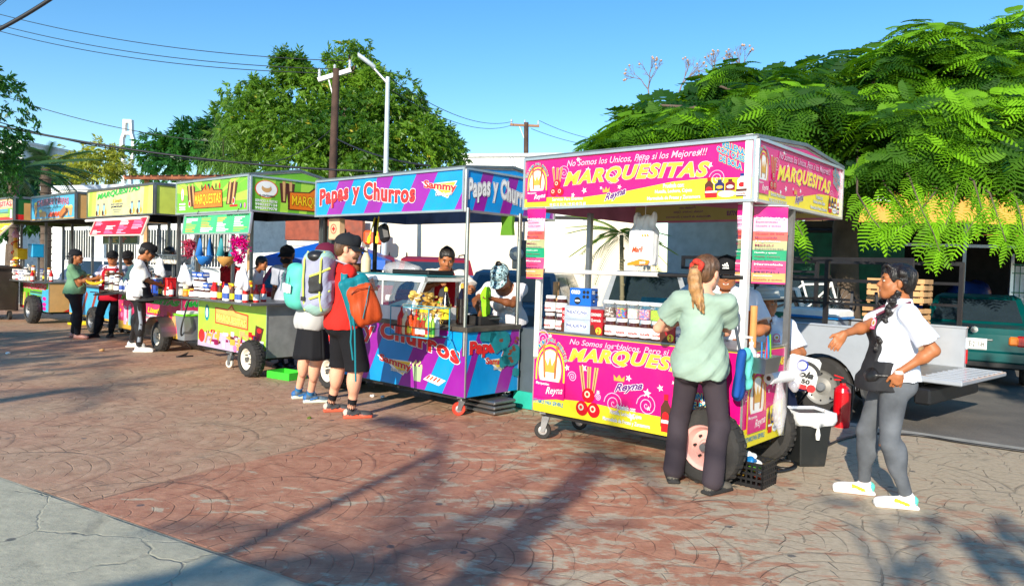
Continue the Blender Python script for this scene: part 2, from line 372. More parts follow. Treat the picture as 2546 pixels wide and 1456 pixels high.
def plaza_mat():
 m = bpy.data.materials.new('stamped_concrete'); m.use_nodes = True; t = m.node_tree; X.t = t; b = t.nodes['Principled BSDF']
 tc = t.nodes.new('ShaderNodeTexCoord'); vo = tc.outputs['Object']
 wn = t.nodes.new('ShaderNodeTexNoise'); wn.inputs['Scale'].default_value = 2.2; wn.inputs['Detail'].default_value = 3; t.links.new(vo, wn.inputs['Vector'])
 vm = t.nodes.new('ShaderNodeVectorMath'); vm.operation = 'MULTIPLY_ADD'; t.links.new(wn.outputs['Color'], vm.inputs[0]); vm.inputs[1].default_value = (.09, .09, 0); t.links.new(vo, vm.inputs[2])
 sp = t.nodes.new('ShaderNodeSeparateXYZ'); t.links.new(vm.outputs[0], sp.inputs[0]); x, y = X(sp.outputs[0])-.045, X(sp.outputs[1])-.045
 s0 = t.nodes.new('ShaderNodeSeparateXYZ'); t.links.new(vo, s0.inputs[0]); x0, y0 = X(s0.outputs[0]), X(s0.outputs[1])
 u = x*.857-y*.515; v = x*.515+y*.857; u0 = x0*.857-y0*.515; v0 = x0*.515+y0*.857
 Rf = .66; U = u*(1/Rf)+.35; V = v*(1/Rf)+.25
 j = X.n('FLOOR', V); fy = V-j; odd = X.n('FLOORED_MODULO', j, 2.)
 cx = X.n('ROUND', (U-odd)*.5)*2.+odd; dx = U-cx; dA = X.n('SQRT', dx*dx+fy*fy)
 cx2 = X.n('ROUND', (U-odd-1.)*.5)*2.+odd+1.; dx2 = U-cx2; fy2 = fy+1.; dB = X.n('SQRT', dx2*dx2+fy2*fy2)
 isA = dA.lt(1.); d = isA*dA+(1.-isA)*dB; ddx = isA*dx+(1.-isA)*dx2; ddy = isA*fy+(1.-isA)*fy2
 nr = 6.; rc = d*nr; ri = X.n('FLOOR', rc); fr = rc-ri
 gw = xnoise(5., 3, .6, vo)
 th = X.n('ARCTAN2', ddy, ddx); ns = ri*1.15+2.; sg = th*(1/math.pi)*ns+X.n('FRACT', ri*.37+cx*.13); fs = X.n('FRACT', sg)
 wR = xramp(gw, .3, .75, .075, .0); g1 = xramp(X.n('ABSOLUTE', fr-.5)+wR, .5, .53); 
 g2 = xramp(X.n('ABSOLUTE', fs-.5)+wR*.55, .5, .52)
 edge = xramp(X.n('ABSOLUTE', dA-1.), .0, .035, 1., 0.)*xramp(gw, .3, .6, 1., .3)
 groove = X.n('MAXIMUM', X.n('MAXIMUM', g1, g2), edge)
 vor = t.nodes.new('ShaderNodeTexVoronoi'); vor.feature = 'DISTANCE_TO_EDGE'; vor.inputs['Scale'].default_value = 1.45
 vm2 = t.nodes.new('ShaderNodeVectorMath'); vm2.operation = 'MULTIPLY_ADD'; t.links.new(wn.outputs['Color'], vm2.inputs[0]); vm2.inputs[1].default_value = (.35, .35, 0); t.links.new(vo, vm2.inputs[2]); t.links.new(vm2.outputs[0], vor.inputs['Vector'])
 crack = xramp(X(vor.outputs['Distance']), .002, .012, .6, 0.)
 grey = xramp(v0, 2.464, 2.466, 1., 0.)
 gr = grey*crack+(1.-grey)*groove
 seam1 = xramp(X.n('ABSOLUTE', v0-2.464), .008, .02, 1., 0.); seam2 = xramp(X.n('ABSOLUTE', u0+4.52), .006, .016, 1., 0.)*(1.-grey)
 gr = X.n('MAXIMUM', gr, X.n('MAXIMUM', seam1, seam2))
 n1 = xnoise(.8, 6, .6, vo); n2 = xnoise(7., 8, .68, vo); n3 = xnoise(26., 6, .7, vo); n4 = xnoise(2.6, 7, .7, vo, .6)
 mp = t.nodes.new('ShaderNodeMapping'); mp.inputs['Rotation'].default_value = (0, 0, R(31)); mp.inputs['Scale'].default_value = (4.2, 8.5, 1); t.links.new(vo, mp.inputs['Vector'])
 wear = xnoise(1., 7, .66, mp.outputs[0], .4)
 red = xmix(xramp(n2, .35, .65), lin((172, 114, 88)), lin((204, 150, 120)))
 beige = xmix(xramp(n2, .35, .65), lin((172, 142, 114)), lin((204, 174, 144)))
 worn = xmix(xramp(n3, .35, .65), lin((180, 162, 136)), lin((212, 194, 166)))
 left = xramp(u0+(n1-.5)*.3, -4.53, -4.50, 1., 0.)
 pinkish = xramp(n1, .38, .62); bl = xmix(pinkish*.55+.12, beige, red)
 c = xmix(left, red, bl)
 wm = xramp(wear+(x0*.045)+(n1-.5)*.45, .52, .58)*(1.-left)
 c = xmix(wm, c, worn)
 c = xmix(xramp(x0+(n1-.5)*3.4, 1.2, 3.6)*.62, c, worn)
 greyc = xmix(xramp(n2, .3, .7), lin((172, 168, 146)), lin((202, 196, 170)))
 c = xmix(grey, c, greyc)
 c = xmix(xramp(n4, .58, .70)*.55, c, lin((92, 88, 80)))
 stain = xnoise(3.3, 5, .62, mp.outputs[0]); c = xmix(xramp(stain, .66, .71)*.7, c, lin((70, 74, 72)))
 vd = t.nodes.new('ShaderNodeTexVoronoi'); vd.inputs['Scale'].default_value = 3.2; t.links.new(vo, vd.inputs['Vector'])
 c = xmix(xramp(X(vd.outputs['Distance'])+(n3-.5)*.1, .065, .09, .8, 0.), c, lin((84, 86, 88)))
 gf = xramp(xnoise(1.7, 4, .6, vo), .38, .6, .2, 1.); c = xmix(gr*gf*.48, c, lin((66, 54, 46)))
 c = xmix(xramp(n3, .3, .7, 0., .16), c, lin((60, 50, 44)))
 t.links.new(c, b.inputs['Base Color']); b.inputs['Roughness'].default_value = .62; b.inputs['Specular IOR Level'].default_value = .35
 bp = t.nodes.new('ShaderNodeBump'); bp.inputs['Strength'].default_value = .9; bp.inputs['Distance'].default_value = .012
 hgt = (1.-gr*gf)*.7+n2*.5+n3*.35; t.links.new(hgt.k, bp.inputs['Height']); t.links.new(bp.outputs[0], b.inputs['Normal'])
 return m
def asphalt_mat():
 m = bpy.data.materials.new('asphalt'); m.use_nodes = True; t = m.node_tree; X.t = t; b = t.nodes['Principled BSDF']
 tc = t.nodes.new('ShaderNodeTexCoord'); vo = tc.outputs['Object']
 n1 = xnoise(1.3, 6, .6, vo); n2 = xnoise(60., 3, .6, vo)
 c = xmix(xramp(n1, .3, .7), lin((84, 82, 80)), lin((122, 116, 108))); c = xmix(xramp(n2, .4, .8)*.5, c, lin((150, 142, 130)))
 t.links.new(c, b.inputs['Base Color']); b.inputs['Roughness'].default_value = .8
 bp = t.nodes.new('ShaderNodeBump'); bp.inputs['Strength'].default_value = .5; bp.inputs['Distance'].default_value = .01
 t.links.new(n2.k, bp.inputs['Height']); t.links.new(bp.outputs[0], b.inputs['Normal']); return m
ZR = -.07
g = MB(); g.add([(-700, -300, ZR), (700, -300, ZR), (700, 1200, ZR), (-700, 1200, ZR)], [(0, 1, 2, 3)], asphalt_mat()); struct('road', g)
PM = plaza_mat(); ED = np.array([-.788, .616])
def edp(t): return (3.42+ED[0]*t, 7.62+ED[1]*t)
pl = [edp(-14), edp(34), (-30, 4), (-30, -14), (14, -14)][::-1]
g = MB(); g.add([(x, y, 0) for x, y in pl]+[(x, y, ZR-.05) for x, y in pl], [tuple(range(5))]+[(i, i+5, (i+1) % 5+5, (i+1) % 5) for i in range(5)], PM); struct('plaza', g)
cu = MB(); n2_ = np.array([ED[1], -ED[0]]); CUR = M('kerb_concrete', (160, 156, 146), .85, bump=.3, bs=30, var=.1, dirt=.4)
a0, a1 = np.array(edp(-14)), np.array(edp(34)); cu.bar((*(a0+n2_*.08), -.035), (*(a1+n2_*.08), -.035), .155, CUR, .09); struct('kerb', cu)
# ================================================================ materials used on the carts
STEEL = M('brushed_steel', (196, 196, 192), .28, 1, bump=.05, bs=120, var=.05); STEELD = M('dull_steel', (150, 150, 150), .42, .9, bump=.08, bs=60, var=.1, dirt=.25)
ALU = M('aluminium', (215, 216, 214), .38, .85, var=.05); WHM = M('white_painted_metal', (228, 228, 222), .4, bump=.03, dirt=.12)
BLK = M('black_plastic', (26, 26, 28), .45, var=.2); DRK = M('dark_iron', (44, 42, 42), .55, .3, bump=.1, var=.2, dirt=.2); RUB = M('tyre_rubber', (48, 46, 44), .85, bump=.3, bs=60, var=.15, dirt=.3)
WHT = M('white', (238, 238, 234), .5); OFFW = M('off_white', (222, 214, 198), .6, dirt=.15); MAG = M('magenta_vinyl', (222, 4, 120), .34, var=.07, vs=3, coat=.2, dirt=.12, bump=.02, bs=9)
YEL = M('yellow_vinyl', (242, 222, 40), .34, var=.07, vs=3, coat=.2, dirt=.14); PYEL = M('pale_yellow', (248, 236, 110), .35); ORG = M('orange', (226, 84, 28), .45); REDM = M('red', (206, 24, 30), .4)
BLU = M('blue', (20, 120, 190), .4); NAVY = M('navy', (30, 34, 92), .5); PUR = M('purple_print', (96, 34, 120), .35); LPK = M('light_pink', (240, 178, 206), .4); GOLD = M('gold_print', (214, 164, 62), .4)
DMAG = M('dark_magenta', (140, 0, 74), .35); CYA = M('cyan_vinyl', (4, 146, 220), .34, var=.08, vs=3, coat=.2, dirt=.2); VIO = M('violet_vinyl', (146, 28, 154), .34, var=.08, vs=3, coat=.2, dirt=.2)
TREDV = M('red_vinyl', (222, 44, 44), .3); GRN = M('green_vinyl', (110, 178, 44), .35, var=.05); DGR = M('dark_green_print', (24, 92, 40), .4); LGR = M('lime_vinyl', (168, 214, 70), .35)
BRN = M('brown_print', (84, 42, 26), .45); DPB = M('dark_blue_print', (20, 46, 120), .4); TEAL = M('teal_paint', (22, 128, 140), .45, var=.15, vs=9, dirt=.35); SKYV = M('sky_blue_vinyl', (70, 168, 210), .35, var=.08)
TAN = M('tan_print', (206, 160, 100), .5); GLS = M('clear_plastic', (235, 240, 240), .12, trans=.9, alpha=.35, spec=.6); CHURRO = M('churro', (176, 108, 54), .7, bump=.4, bs=90, var=.2)
LILM = M('pink_print', (236, 120, 170), .4); GREYP = M('grey_plastic', (120, 124, 128), .5)
TH = R(-48.5); UD = np.array([math.sin(TH), math.cos(TH), 0]); ROTC = math.atan2(-UD[1], -UD[0])
def products(a, x, y, w, h, k=3):
 """little printed pots and bottles"""
 def bot(cx, y0, bw, bh, m, capm, lab=None):
  a.poly([(x+cx*w-bw*w/2, y+y0*h), (x+cx*w+bw*w/2, y+y0*h), (x+cx*w+bw*w/2, y+(y0+bh*.62)*h), (x+cx*w+bw*w*.2, y+(y0+bh*.8)*h), (x+cx*w+bw*w*.2, y+(y0+bh)*h), (x+cx*w-bw*w*.2, y+(y0+bh)*h), (x+cx*w-bw*w*.2, y+(y0+bh*.8)*h), (x+cx*w-bw*w/2, y+(y0+bh*.62)*h)], m, k)
  a.rect(x+cx*w-bw*w*.22, y+(y0+bh*.84)*h, x+cx*w+bw*w*.22, y+(y0+bh*1.02)*h, capm, k+1)
  if lab: a.disc(x+cx*w, y+(y0+bh*.32)*h, bw*w*.36, lab, k+1, bh*h*.16, 12)
 bot(.13, .12, .2, .8, BRN, REDM, REDM); bot(.38, .3, .22, .5, NAVY, NAVY, GOLD); bot(.62, .3, .22, .5, M('berry', (120, 20, 34), .4), BRN, WHT); bot(.88, .3, .2, .72, WHT, DPB, REDM)
 a.rect(x+.05*w, y, x+.33*w, y+.3*h, REDM, k+2); a.rect(x+.05*w, y+.22*h, x+.33*w, y+.3*h, WHT, k+3)
 a.disc(x+.55*w, y+.14*h, .2*w, WHT, k+3, .15*h, 16); a.text('PHILADELPHIA', x+.39*w, y+.1*h, x+.71*w, y+.18*h, DPB, k+4)
 a.rect(x+.76*w, y, x+w, y+.34*h, BRN, k+3); a.rect(x+.76*w, y+.05*h, x+w, y+.22*h, WHT, k+4); a.text('nutella', x+.78*w, y+.08*h, x+.98*w, y+.19*h, REDM, k+5, off=.02)
def badge(a, x0, y0, x1, y1, k=3, arc='SERVICIO PARA EVENTOS', foot='ESTAMOS PARA SERVIRLE'):
 w, h = x1-x0, y1-y0; cx = x0+w*.5; cy = y0+h*.5; rx_, ry_ = w*.46, h*.36
 a.poly([(cx+rx_*math.cos(R(q)), cy+ry_*math.sin(R(q))) for q in range(0, 181, 9)]+[(cx-rx_, y0+h*.12), (cx+rx_, y0+h*.12)], YEL, k)
 a.poly([(cx+rx_*.9*math.cos(R(q)), cy+ry_*.92*math.sin(R(q))) for q in range(0, 181, 9)]+[(cx-rx_*.9, y0+h*.14), (cx+rx_*.9, y0+h*.14)], MAG, k+1)
 a.disc(cx, cy, rx_*.76, WHT, k+2, ry_*.78); a.arc(cx, cy, rx_*.78, w*.02, YEL, k+3, ry_=ry_*.8)
 for s_ in (-1, 1):
  a.poly([(cx+s_*rx_*.28, cy-ry_*.35), (cx+s_*rx_*.42, cy-ry_*.32), (cx+s_*rx_*.56, cy+ry_*1.08), (cx+s_*rx_*.4, cy+ry_*1.1)], CHURRO, k+4)
 a.poly([(cx-rx_*.3, cy-ry_*.1), (cx+rx_*.3, cy-ry_*.1), (cx+rx_*.36, cy+ry_*.45), (cx+rx_*.14, cy+ry_*.15), (cx, cy+ry_*.55), (cx-rx_*.14, cy+ry_*.15), (cx-rx_*.36, cy+ry_*.45)], GOLD, k+5)
 a.rect(x0+w*.05, y0+h*.1, x1-w*.02, y0+h*.34, MAG, k+6)
 a.text('Marquesitas', x0+w*.08, y0+h*.265, x0+w*.5, y0+h*.315, WHT, k+7, off=.015)
 a.text('Reyna', x0+w*.4, y0+h*.12, x0+w*.93, y0+h*.25, WHT, k+7, off=.01, shear=.35, warp=lambda X_, Y_: (X_, Y_+.12*(X_-x0-w*.4)))
 if foot: a.text(foot, x0, y0, x1-w*.05, y0+h*.06, M('badge_blue', (20, 130, 180), .4), k+3, off=.02)
 n = len(arc)
 for i, ch in enumerate(arc):
  if ch == ' ': continue
  q = R(158-136*i/(n-1)); px, py = cx+rx_*1.1*math.cos(q), cy+ry_*1.13*math.sin(q); sz = w*.085; ro = q-math.pi/2
  def wp(X_, Y_, px=px, py=py, ro=ro): return (px+X_*math.cos(ro)-Y_*math.sin(ro), py+X_*math.sin(ro)+Y_*math.cos(ro))
  a.text(ch, -sz*.36, -sz*.2, sz*.36, sz*.9, M('badge_blue', (20, 130, 180), .4), k+4, off=.03, warp=wp, outs=((.07, PYEL),))
def balls(a, x, y, w, h, k=4):
 for sx, dx in ((.3, -.16), (.5, 0.), (.7, .12)):
  a.poly([(x+(sx-.06)*w, y+.5*h), (x+(sx+.06)*w, y+.5*h), (x+(sx+.09+dx)*w, y+h), (x+(sx-.09+dx)*w, y+h)], TAN, k-1); a.line([(x+sx*w, y+.5*h), (x+(sx+dx)*w, y+h)], .014*w*2, BRN, k)
 rr = min(w*.27, h*.17)
 for cx, cy in ((.5, .44), (.24, .17), (.76, .17)):
  a.disc(x+cx*w, y+cy*h, rr, M('cheese_ball_red', (196, 16, 32), .25), k+1); a.disc(x+(cx-.04)*w, y+(cy+.02)*h, rr*.45, M('ball_label', (190, 200, 170), .4), k+2); a.disc(x+(cx-.04)*w, y+(cy+.02)*h, rr*.25, REDM, k+3)
def stars(a, pts, r, k=2):
 for i, (x, y) in enumerate(pts): a.star(x*a.w, y*a.h, r*(1+.3*(i % 3-1)), WHT, k, rot=i*13)
def crown(a, x, y, w, h, k=4):
 a.poly([(x, y), (x+w, y), (x+w*1.06, y+h), (x+w*.75, y+h*.45), (x+w*.5, y+h*1.1), (x+w*.25, y+h*.45), (x-w*.06, y+h)], GOLD, k)
OR2 = M('orange_outline', (230, 80, 20), .4)
def pink_sign(a, rev=0):
 w, h = a.w, a.h; a.rect(0, 0, w, h, MAG, 0)
 a.poly([(.0, 0), (1, 0), (1, .36), (.85, .395), (.7, .37), (.5, .24), (.3, .165), (.13, .2), (0, .18)], YEL, 1, True)
 for sx, sy, rr in ((.2, .68, .07), (.43, .52, .07), (.57, .78, .06), (.87, .38, .07)): a.spiral(sx*w, sy*h, rr*w*.45, .005, LPK, 2)
 stars(a, [(.145, .8), (.27, .93), (.305, .3), (.385, .33), (.47, .33), (.32, .7), (.41, .66), (.80, .86), (.84, .62), (.56, .68), (.25, .22)], .022)
 badge(a, .005*w, .02*h, .118*w, .98*h, 3, foot=None)
 balls(a, .135*w, .2*h, .065*w, .6*h)
 wp = lambda X_, Y_: (X_, Y_+.05*h*math.sin(math.pi*(X_/w-.2)/.65))
 a.text('No Somos los Unicos, Pero si los Mejores!!!', .215*w, .76*h, .83*w, .93*h, LPK, 4, off=.012, shear=.3, sp=1.02, outs=((.04, DMAG),))
 a.text('MARQUESITAS', .205*w, .37*h, .84*w, .68*h, M('title_yellow', (255, 236, 60), .3), 5, off=.03, shear=.3, warp=wp, sp=1.15, outs=((.05, OR2), (.068, WHT)))
 crown(a, .395*w, .24*h, .03*w, .1*h, 5)
 a.text('Reyna', .405*w, .02*h, .5*w, .2*h, PUR, 5, off=.03, shear=.4, warp=lambda X_, Y_: (X_, Y_+.25*(X_-.4*w)), outs=((.07, WHT),))
 a.text('Servicio Para Eventos', .145*w, .115*h, .3*w, .185*h, WHT, 4, off=.01, outs=((.035, GREYP),))
 a.text('99 82 32 55 34 / 99 82 40 72 68', .133*w, .01*h, .315*w, .07*h, WHT, 4, off=.01, outs=((.035, GREYP),))
 for s_, x0, x1, y0 in (('Pruebala con:', .66, .745, .26), ('Nutella, Lechera, Cajeta', .627, .777, .15), ('Mermelada de Fresas y Zarzamora', .595, .81, .03)):
  a.text(s_, x0*w, y0*h, x1*w, (y0+.085)*h, WHT, 4, off=.02, outs=((.04, M('slate_outline', (60, 70, 90), .4)),))
 for i, (s_, x0, x1, y0) in enumerate((('RELLENAS', .885, .975, .79), ('CON QUESO', .865, .985, .66), ('DE BOLA', .875, .96, .53))):
  a.text(s_, x0*w, y0*h, x1*w, (y0+.12)*h, M('badge_blue', (20, 130, 180), .4), 5, off=.045, warp=lambda X_, Y_: (X_, Y_-.45*(X_-.92*w)+.02), outs=((.08, PYEL),))
 products(a, .82*w, .05*h, .16*w, .38*h, 4)
def pink_body(a, short=False):
 w, h = a.w, a.h; a.rect(0, 0, w, h, MAG, 0)
 if short:
  a.poly([(0, 0), (1, 0), (1, .42), (.6, .36), (.42, .2), (0, .2)], YEL, 1, True)
  badge(a, .08*w, .06*h, .56*w, .92*h, 3); products(a, .6*w, .08*h, .36*w, .32*h, 4)
  a.text('MARQUESITAS', .35*w, .8*h, .98*w, .9*h, M('title_yellow', (255, 236, 60), .3), 4, off=.04, shear=.3, outs=((.08, OR2),))
  stars(a, [(.62, .55), (.5, .45), (.72, .62), (.85, .5), (.04, .7)], .03); a.spiral(.07*w, .55*h, .05, .006, LPK, 2); a.spiral(.72*w, .72*h, .06, .006, LPK, 2); return
 a.poly([(0, 0), (1, 0), (1, .26), (.7, .2), (.5, .2), (.3, .22), (.17, .2), (0, .12)], YEL, 1, True)
 for sx, sy, rr in ((.05, .93, .05), (.22, .5, .03), (.44, .26, .06), (.6, .3, .06), (.45, .8, .07), (.36, .3, .02)): a.spiral(sx*w, sy*h, rr*w*.8, .007, LPK, 2)
 stars(a, [(.09, .97), (.19, .6), (.28, .62), (.36, .36), (.51, .58), (.6, .44), (.61, .27), (.66, .52), (.53, .14), (.72, .6), (.8, .45)], .03)
 badge(a, .005*w, .1*h, .185*w, .99*h, 3)
 balls(a, .25*w, .03*h, .12*w, .62*h)
 a.text('No Somos los Unicos, Pero si los Mejores!!!', .2*w, .875*h, .93*w, .965*h, LPK, 4, off=.012, shear=.3, outs=((.04, DMAG),))
 wp = lambda X_, Y_: (X_, Y_+.05*h*math.sin(math.pi*(X_/w-.2)/.72))
 a.text('MARQUESITAS', .2*w, .66*h, .93*w, .84*h, M('title_yellow', (255, 236, 60), .3), 5, off=.03, shear=.3, warp=wp, sp=1.15, outs=((.05, OR2), (.068, WHT)))
 crown(a, .44*w, .53*h, .05*w, .07*h, 5)
 a.text('Reyna', .445*w, .37*h, .58*w, .49*h, PUR, 5, off=.03, shear=.4, warp=lambda X_, Y_: (X_, Y_+.2*(X_-.44*w)), outs=((.07, WHT),))
 for s_, x0, x1, y0 in (('Pruebala con:', .46, .55, .2), ('Nutella, Lechera, Cajeta', .425, .58, .12), ('Mermelada de Fresas y Zarzamora', .39, .62, .03)):
  a.text(s_, x0*w, y0*h, x1*w, (y0+.06)*h, WHT, 4, off=.02, outs=((.04, M('slate_outline', (60, 70, 90), .4)),))
 products(a, .66*w, .04*h, .22*w, .45*h, 4)
 for s_, x0, x1, y0 in (('CON QUESO', .78, .95, .44), ('DE BOLA', .78, .92, .34)):
  a.text(s_, x0*w, y0*h, x1*w, (y0+.09)*h, M('badge_blue', (20, 130, 180), .4), 8, off=.05, outs=((.1, PYEL),))
def stripes(a, xs, sl_, m0, m1, k=0):
 a.rect(0, 0, a.w, a.h, m0, k)
 for x0, x1 in xs:
  P = [(x0, 0), (x1, 0), (x1+sl_, 1), (x0+sl_, 1)]
  Q = []
  def cl(P, f, t):
   O = []
   for i in range(len(P)):
    A, B = P[i-1], P[i]; fa, fb = f(A), f(B)
    if (fa >= 0) != (fb >= 0): r = fa/(fa-fb); O.append((A[0]+(B[0]-A[0])*r, A[1]+(B[1]-A[1])*r))
    if fb >= 0: O.append(B)
   return O
  Q = cl(P, lambda p: p[0], 0); Q = cl(Q, lambda p: 1-p[0], 0) if Q else Q
  if len(Q) > 2: a.poly(Q, m1, k+1, True)
def sammy(a, x, y, w, h, k=5):
 a.poly([(x-.1*w, y+.95*h), (x+.25*w, y+.75*h), (x+.1*w, y+.6*h)], WHT, k-1); a.poly([(x+.15*w, y+.8*h), (x+w*1.02, y+.85*h), (x+w*.75, y), (x+.45*w, y+.25*h)], WHT, k-1)
 a.poly([(x+.2*w, y+.76*h), (x+w*.98, y+.8*h), (x+w*.74, y+.06*h)], M('logo_yellow', (246, 206, 60), .3), k)
 a.text('Sammy', x, y+.36*h, x+w, y+h*.86, TREDV, k+1, off=.02, warp=lambda X_, Y_: (X_, Y_-.12*(X_-x-.5*w)), outs=((.04, BRN), (.06, WHT)))
 a.text('Date Gusto!!', x+.38*w, y+.16*h, x+.88*w, y+.32*h, WHT, k+2, off=.02, outs=((.07, M('grey_outline', (90, 90, 100), .4)),))
def papas_sign(a, pale=False):
 stripes(a, [(-.08, .01) if 0 else (-.2, -.145), (.08, .195), (.365, .475), (.625, .755), (.95, 1.1)], .095, CYA, VIO)
 w, h = a.w, a.h; wp = lambda X_, Y_: (X_, Y_+.09*h*math.sin(2*math.pi*(X_/w-.1)/.75)-.0)
 a.text('Papas y Churros', .025*w, .19*h, .715*w, .83*h, (WHT if pale else TREDV), 5, off=.035, warp=wp, sp=1.1, outs=((.05, M('outline_dark', (40, 20, 40), .4)), (.075, WHT)))
 sammy(a, .77*w, .3*h, .19*w, .5*h)
def papas_body(a):
 stripes(a, [(-.2, -.09), (.02, .12) , (.27, .41), (.62, .78), (.88, 1.0)], .13, CYA, VIO)
 w, h = a.w, a.h; wp = lambda X_, Y_: (X_, Y_+.28*h*math.sin(math.pi*min(1, max(0, (X_/w-.05)/.95)))-.12*h)
 a.text('Papas y Churros', .04*w, .5*h, .97*w, .86*h, TREDV, 5, off=.035, warp=wp, sp=1.1, outs=((.05, M('outline_dark', (40, 20, 40), .4)), (.075, WHT)))
 sammy(a, .5*w, .17*h, .2*w, .3*h)
 a.poly([(.715*w, .12*h), (.755*w, .12*h), (.765*w, .36*h), (.705*w, .36*h)], M('cup_print', (170, 200, 150), .4), 3)
 for i in range(7): a.disc((.71+.008*i)*w, (.38+.03*(i % 3))*h, .016, M('chip_print', (240, 222, 150), .5), 4+i % 2)
 a.poly([(.77*w, .17*h), (.86*w, .11*h), (.9*w, .21*h), (.81*w, .27*h)], WHT, 3)
 for i in range(4): a.line([((.79+.02*i)*w, (.19-.008*i)*h), ((.81+.02*i)*w, (.25-.008*i)*h)], .018, ORG if i % 2 else REDM, 4)
def marq_green_sign(a):
 w, h = a.w, a.h; a.rect(0, 0, w, h, GRN, 0)
 for i in range(9):
  q0, q1 = R(20*i), R(20*i+9); a.poly([(.5*w, .3*h), (min(w, max(0, (.5+.8*math.cos(q0))*w)), min(h, (.3+2*math.sin(q0))*h)), (min(w, max(0, (.5+.8*math.cos(q1))*w)), min(h, (.3+2*math.sin(q1))*h))], LGR, 1)
 a.disc(.08*w, .62*h, .1*h*1.1, TREDV, 2, .23*h); a.disc(.08*w, .62*h, .09*h, WHT, 3, .2*h); a.disc(.08*w, .6*h, .035*h, TAN, 4, .09*h)
 for y_ in (.28, .18, .1): a.rect(.03*w, y_*h, .125*w, (y_+.05)*h, WHT, 2)
 for sx in (-1, 1):
  for d_ in (0, .055):
   c_ = .5+sx*(.24+d_); a.poly([((c_-.03)*w, .2*h), ((c_+.03)*w, .2*h), ((c_+.035+sx*.03)*w, .85*h), ((c_-.03+sx*.03)*w, .9*h)], BRN, 2); a.poly([((c_-.012)*w, .22*h), ((c_+.012)*w, .22*h), ((c_+.01+sx*.03)*w, .95*h), ((c_-.01+sx*.03)*w, .95*h)], TAN, 3)
  a.disc((.5+sx*.31)*w, .3*h, .07*h, WHT, 3, .12*h); a.disc((.5+sx*.31)*w, .3*h, .05*h, REDM, 4, .08*h)
 for i in range(6): a.disc((.37+.05*i)*w, .8*h, .05*h, [BRN, REDM, NAVY, GOLD][i % 4], 2, .1*h)
 OC = M('sign_orange', (232, 122, 26), .35); a.poly([(.25, .12), (.67, .12), (.66, .68), (.55, .7), (.52, .84), (.485, .72), (.46, .9), (.435, .72), (.4, .84), (.37, .7), (.26, .68)], BRN, 4, True); a.poly([(.26, .145), (.66, .145), (.65, .65), (.54, .67), (.51, .79), (.485, .68), (.46, .85), (.435, .68), (.41, .79), (.38, .67), (.27, .65)], OC, 5, True)
 a.text('MARQUESITAS', .275*w, .2*h, .645*w, .58*h, M('marq_yellow', (250, 200, 30), .3), 7, off=.02, outs=((.05, BRN),))
 a.disc(.905*w, .14*h, .05*h, DPB, 4, .08*h); a.disc(.955*w, .14*h, .05*h, LILM, 4, .08*h); a.text('f', .9*w, .1*h, .91*w, .2*h, WHT, 5)
 a.rect(.76*w, .12*h, .86*w, .18*h, REDM, 3)
def marq_green_body(a):
 w, h = a.w, a.h; a.rect(0, 0, w, h, LGR, 0); a.poly([(.0, .0), (1, 0), (1, .12), (.6, .32), (.3, .34), (.1, .3), (0, .1)], M('lilac_print', (190, 170, 200), .4), 1, True)
 a.disc(.14*w, .72*h, .1*h, TEAL, 2, .17*h); a.disc(.14*w, .72*h, .05*h, WHT, 3, .1*h)
 OC = M('pale_orange', (236, 176, 96), .4); a.poly([(.27, .52), (.76, .47), (.76, .78), (.57, .82), (.52, .95), (.46, .84), (.27, .86)], M('rust_outline', (190, 70, 40), .4), 3, True); a.poly([(.285, .55), (.745, .5), (.745, .75), (.57, .79), (.52, .9), (.46, .81), (.285, .83)], OC, 4, True)
 a.text('MARQUESITAS', .3*w, .57*h, .73*w, .74*h, PYEL, 6, off=.05, warp=lambda X_, Y_: (X_, Y_-.06*(X_-.3*w)), outs=((.09, M('rust_outline', (190, 70, 40), .4)),))
 r = random.Random(3)
 for i in range(46):
  x_, y_ = r.uniform(.1, .95), r.uniform(.03, .36); c_ = r.choice([BRN, REDM, WHT, NAVY, TAN, GOLD, DMAG, WHT]); bw = r.uniform(.015, .04)
  a.rect((x_-bw)*w, y_*h, (x_+bw)*w, (y_+r.uniform(.05, .13))*h, c_, 2+i % 4)
 for x_ in (.12, .2, .62, .72): a.line([(x_*w, .08*h), ((x_+.05)*w, .36*h)], .035, TAN, 7)
 a.disc(.06*w, .22*h, .05*w, TREDV, 3, .14*h); a.poly([(.84, .2), (.92, .2), (.97, .55), (.86, .6)], BRN, 3, True); a.disc(.91*w, .5*h, .03*w, REDM, 4, .05*h)
 a.disc(.58*w, .07*h, .025*w, LILM, 7); a.disc(.66*w, .07*h, .025*w, DPB, 7)
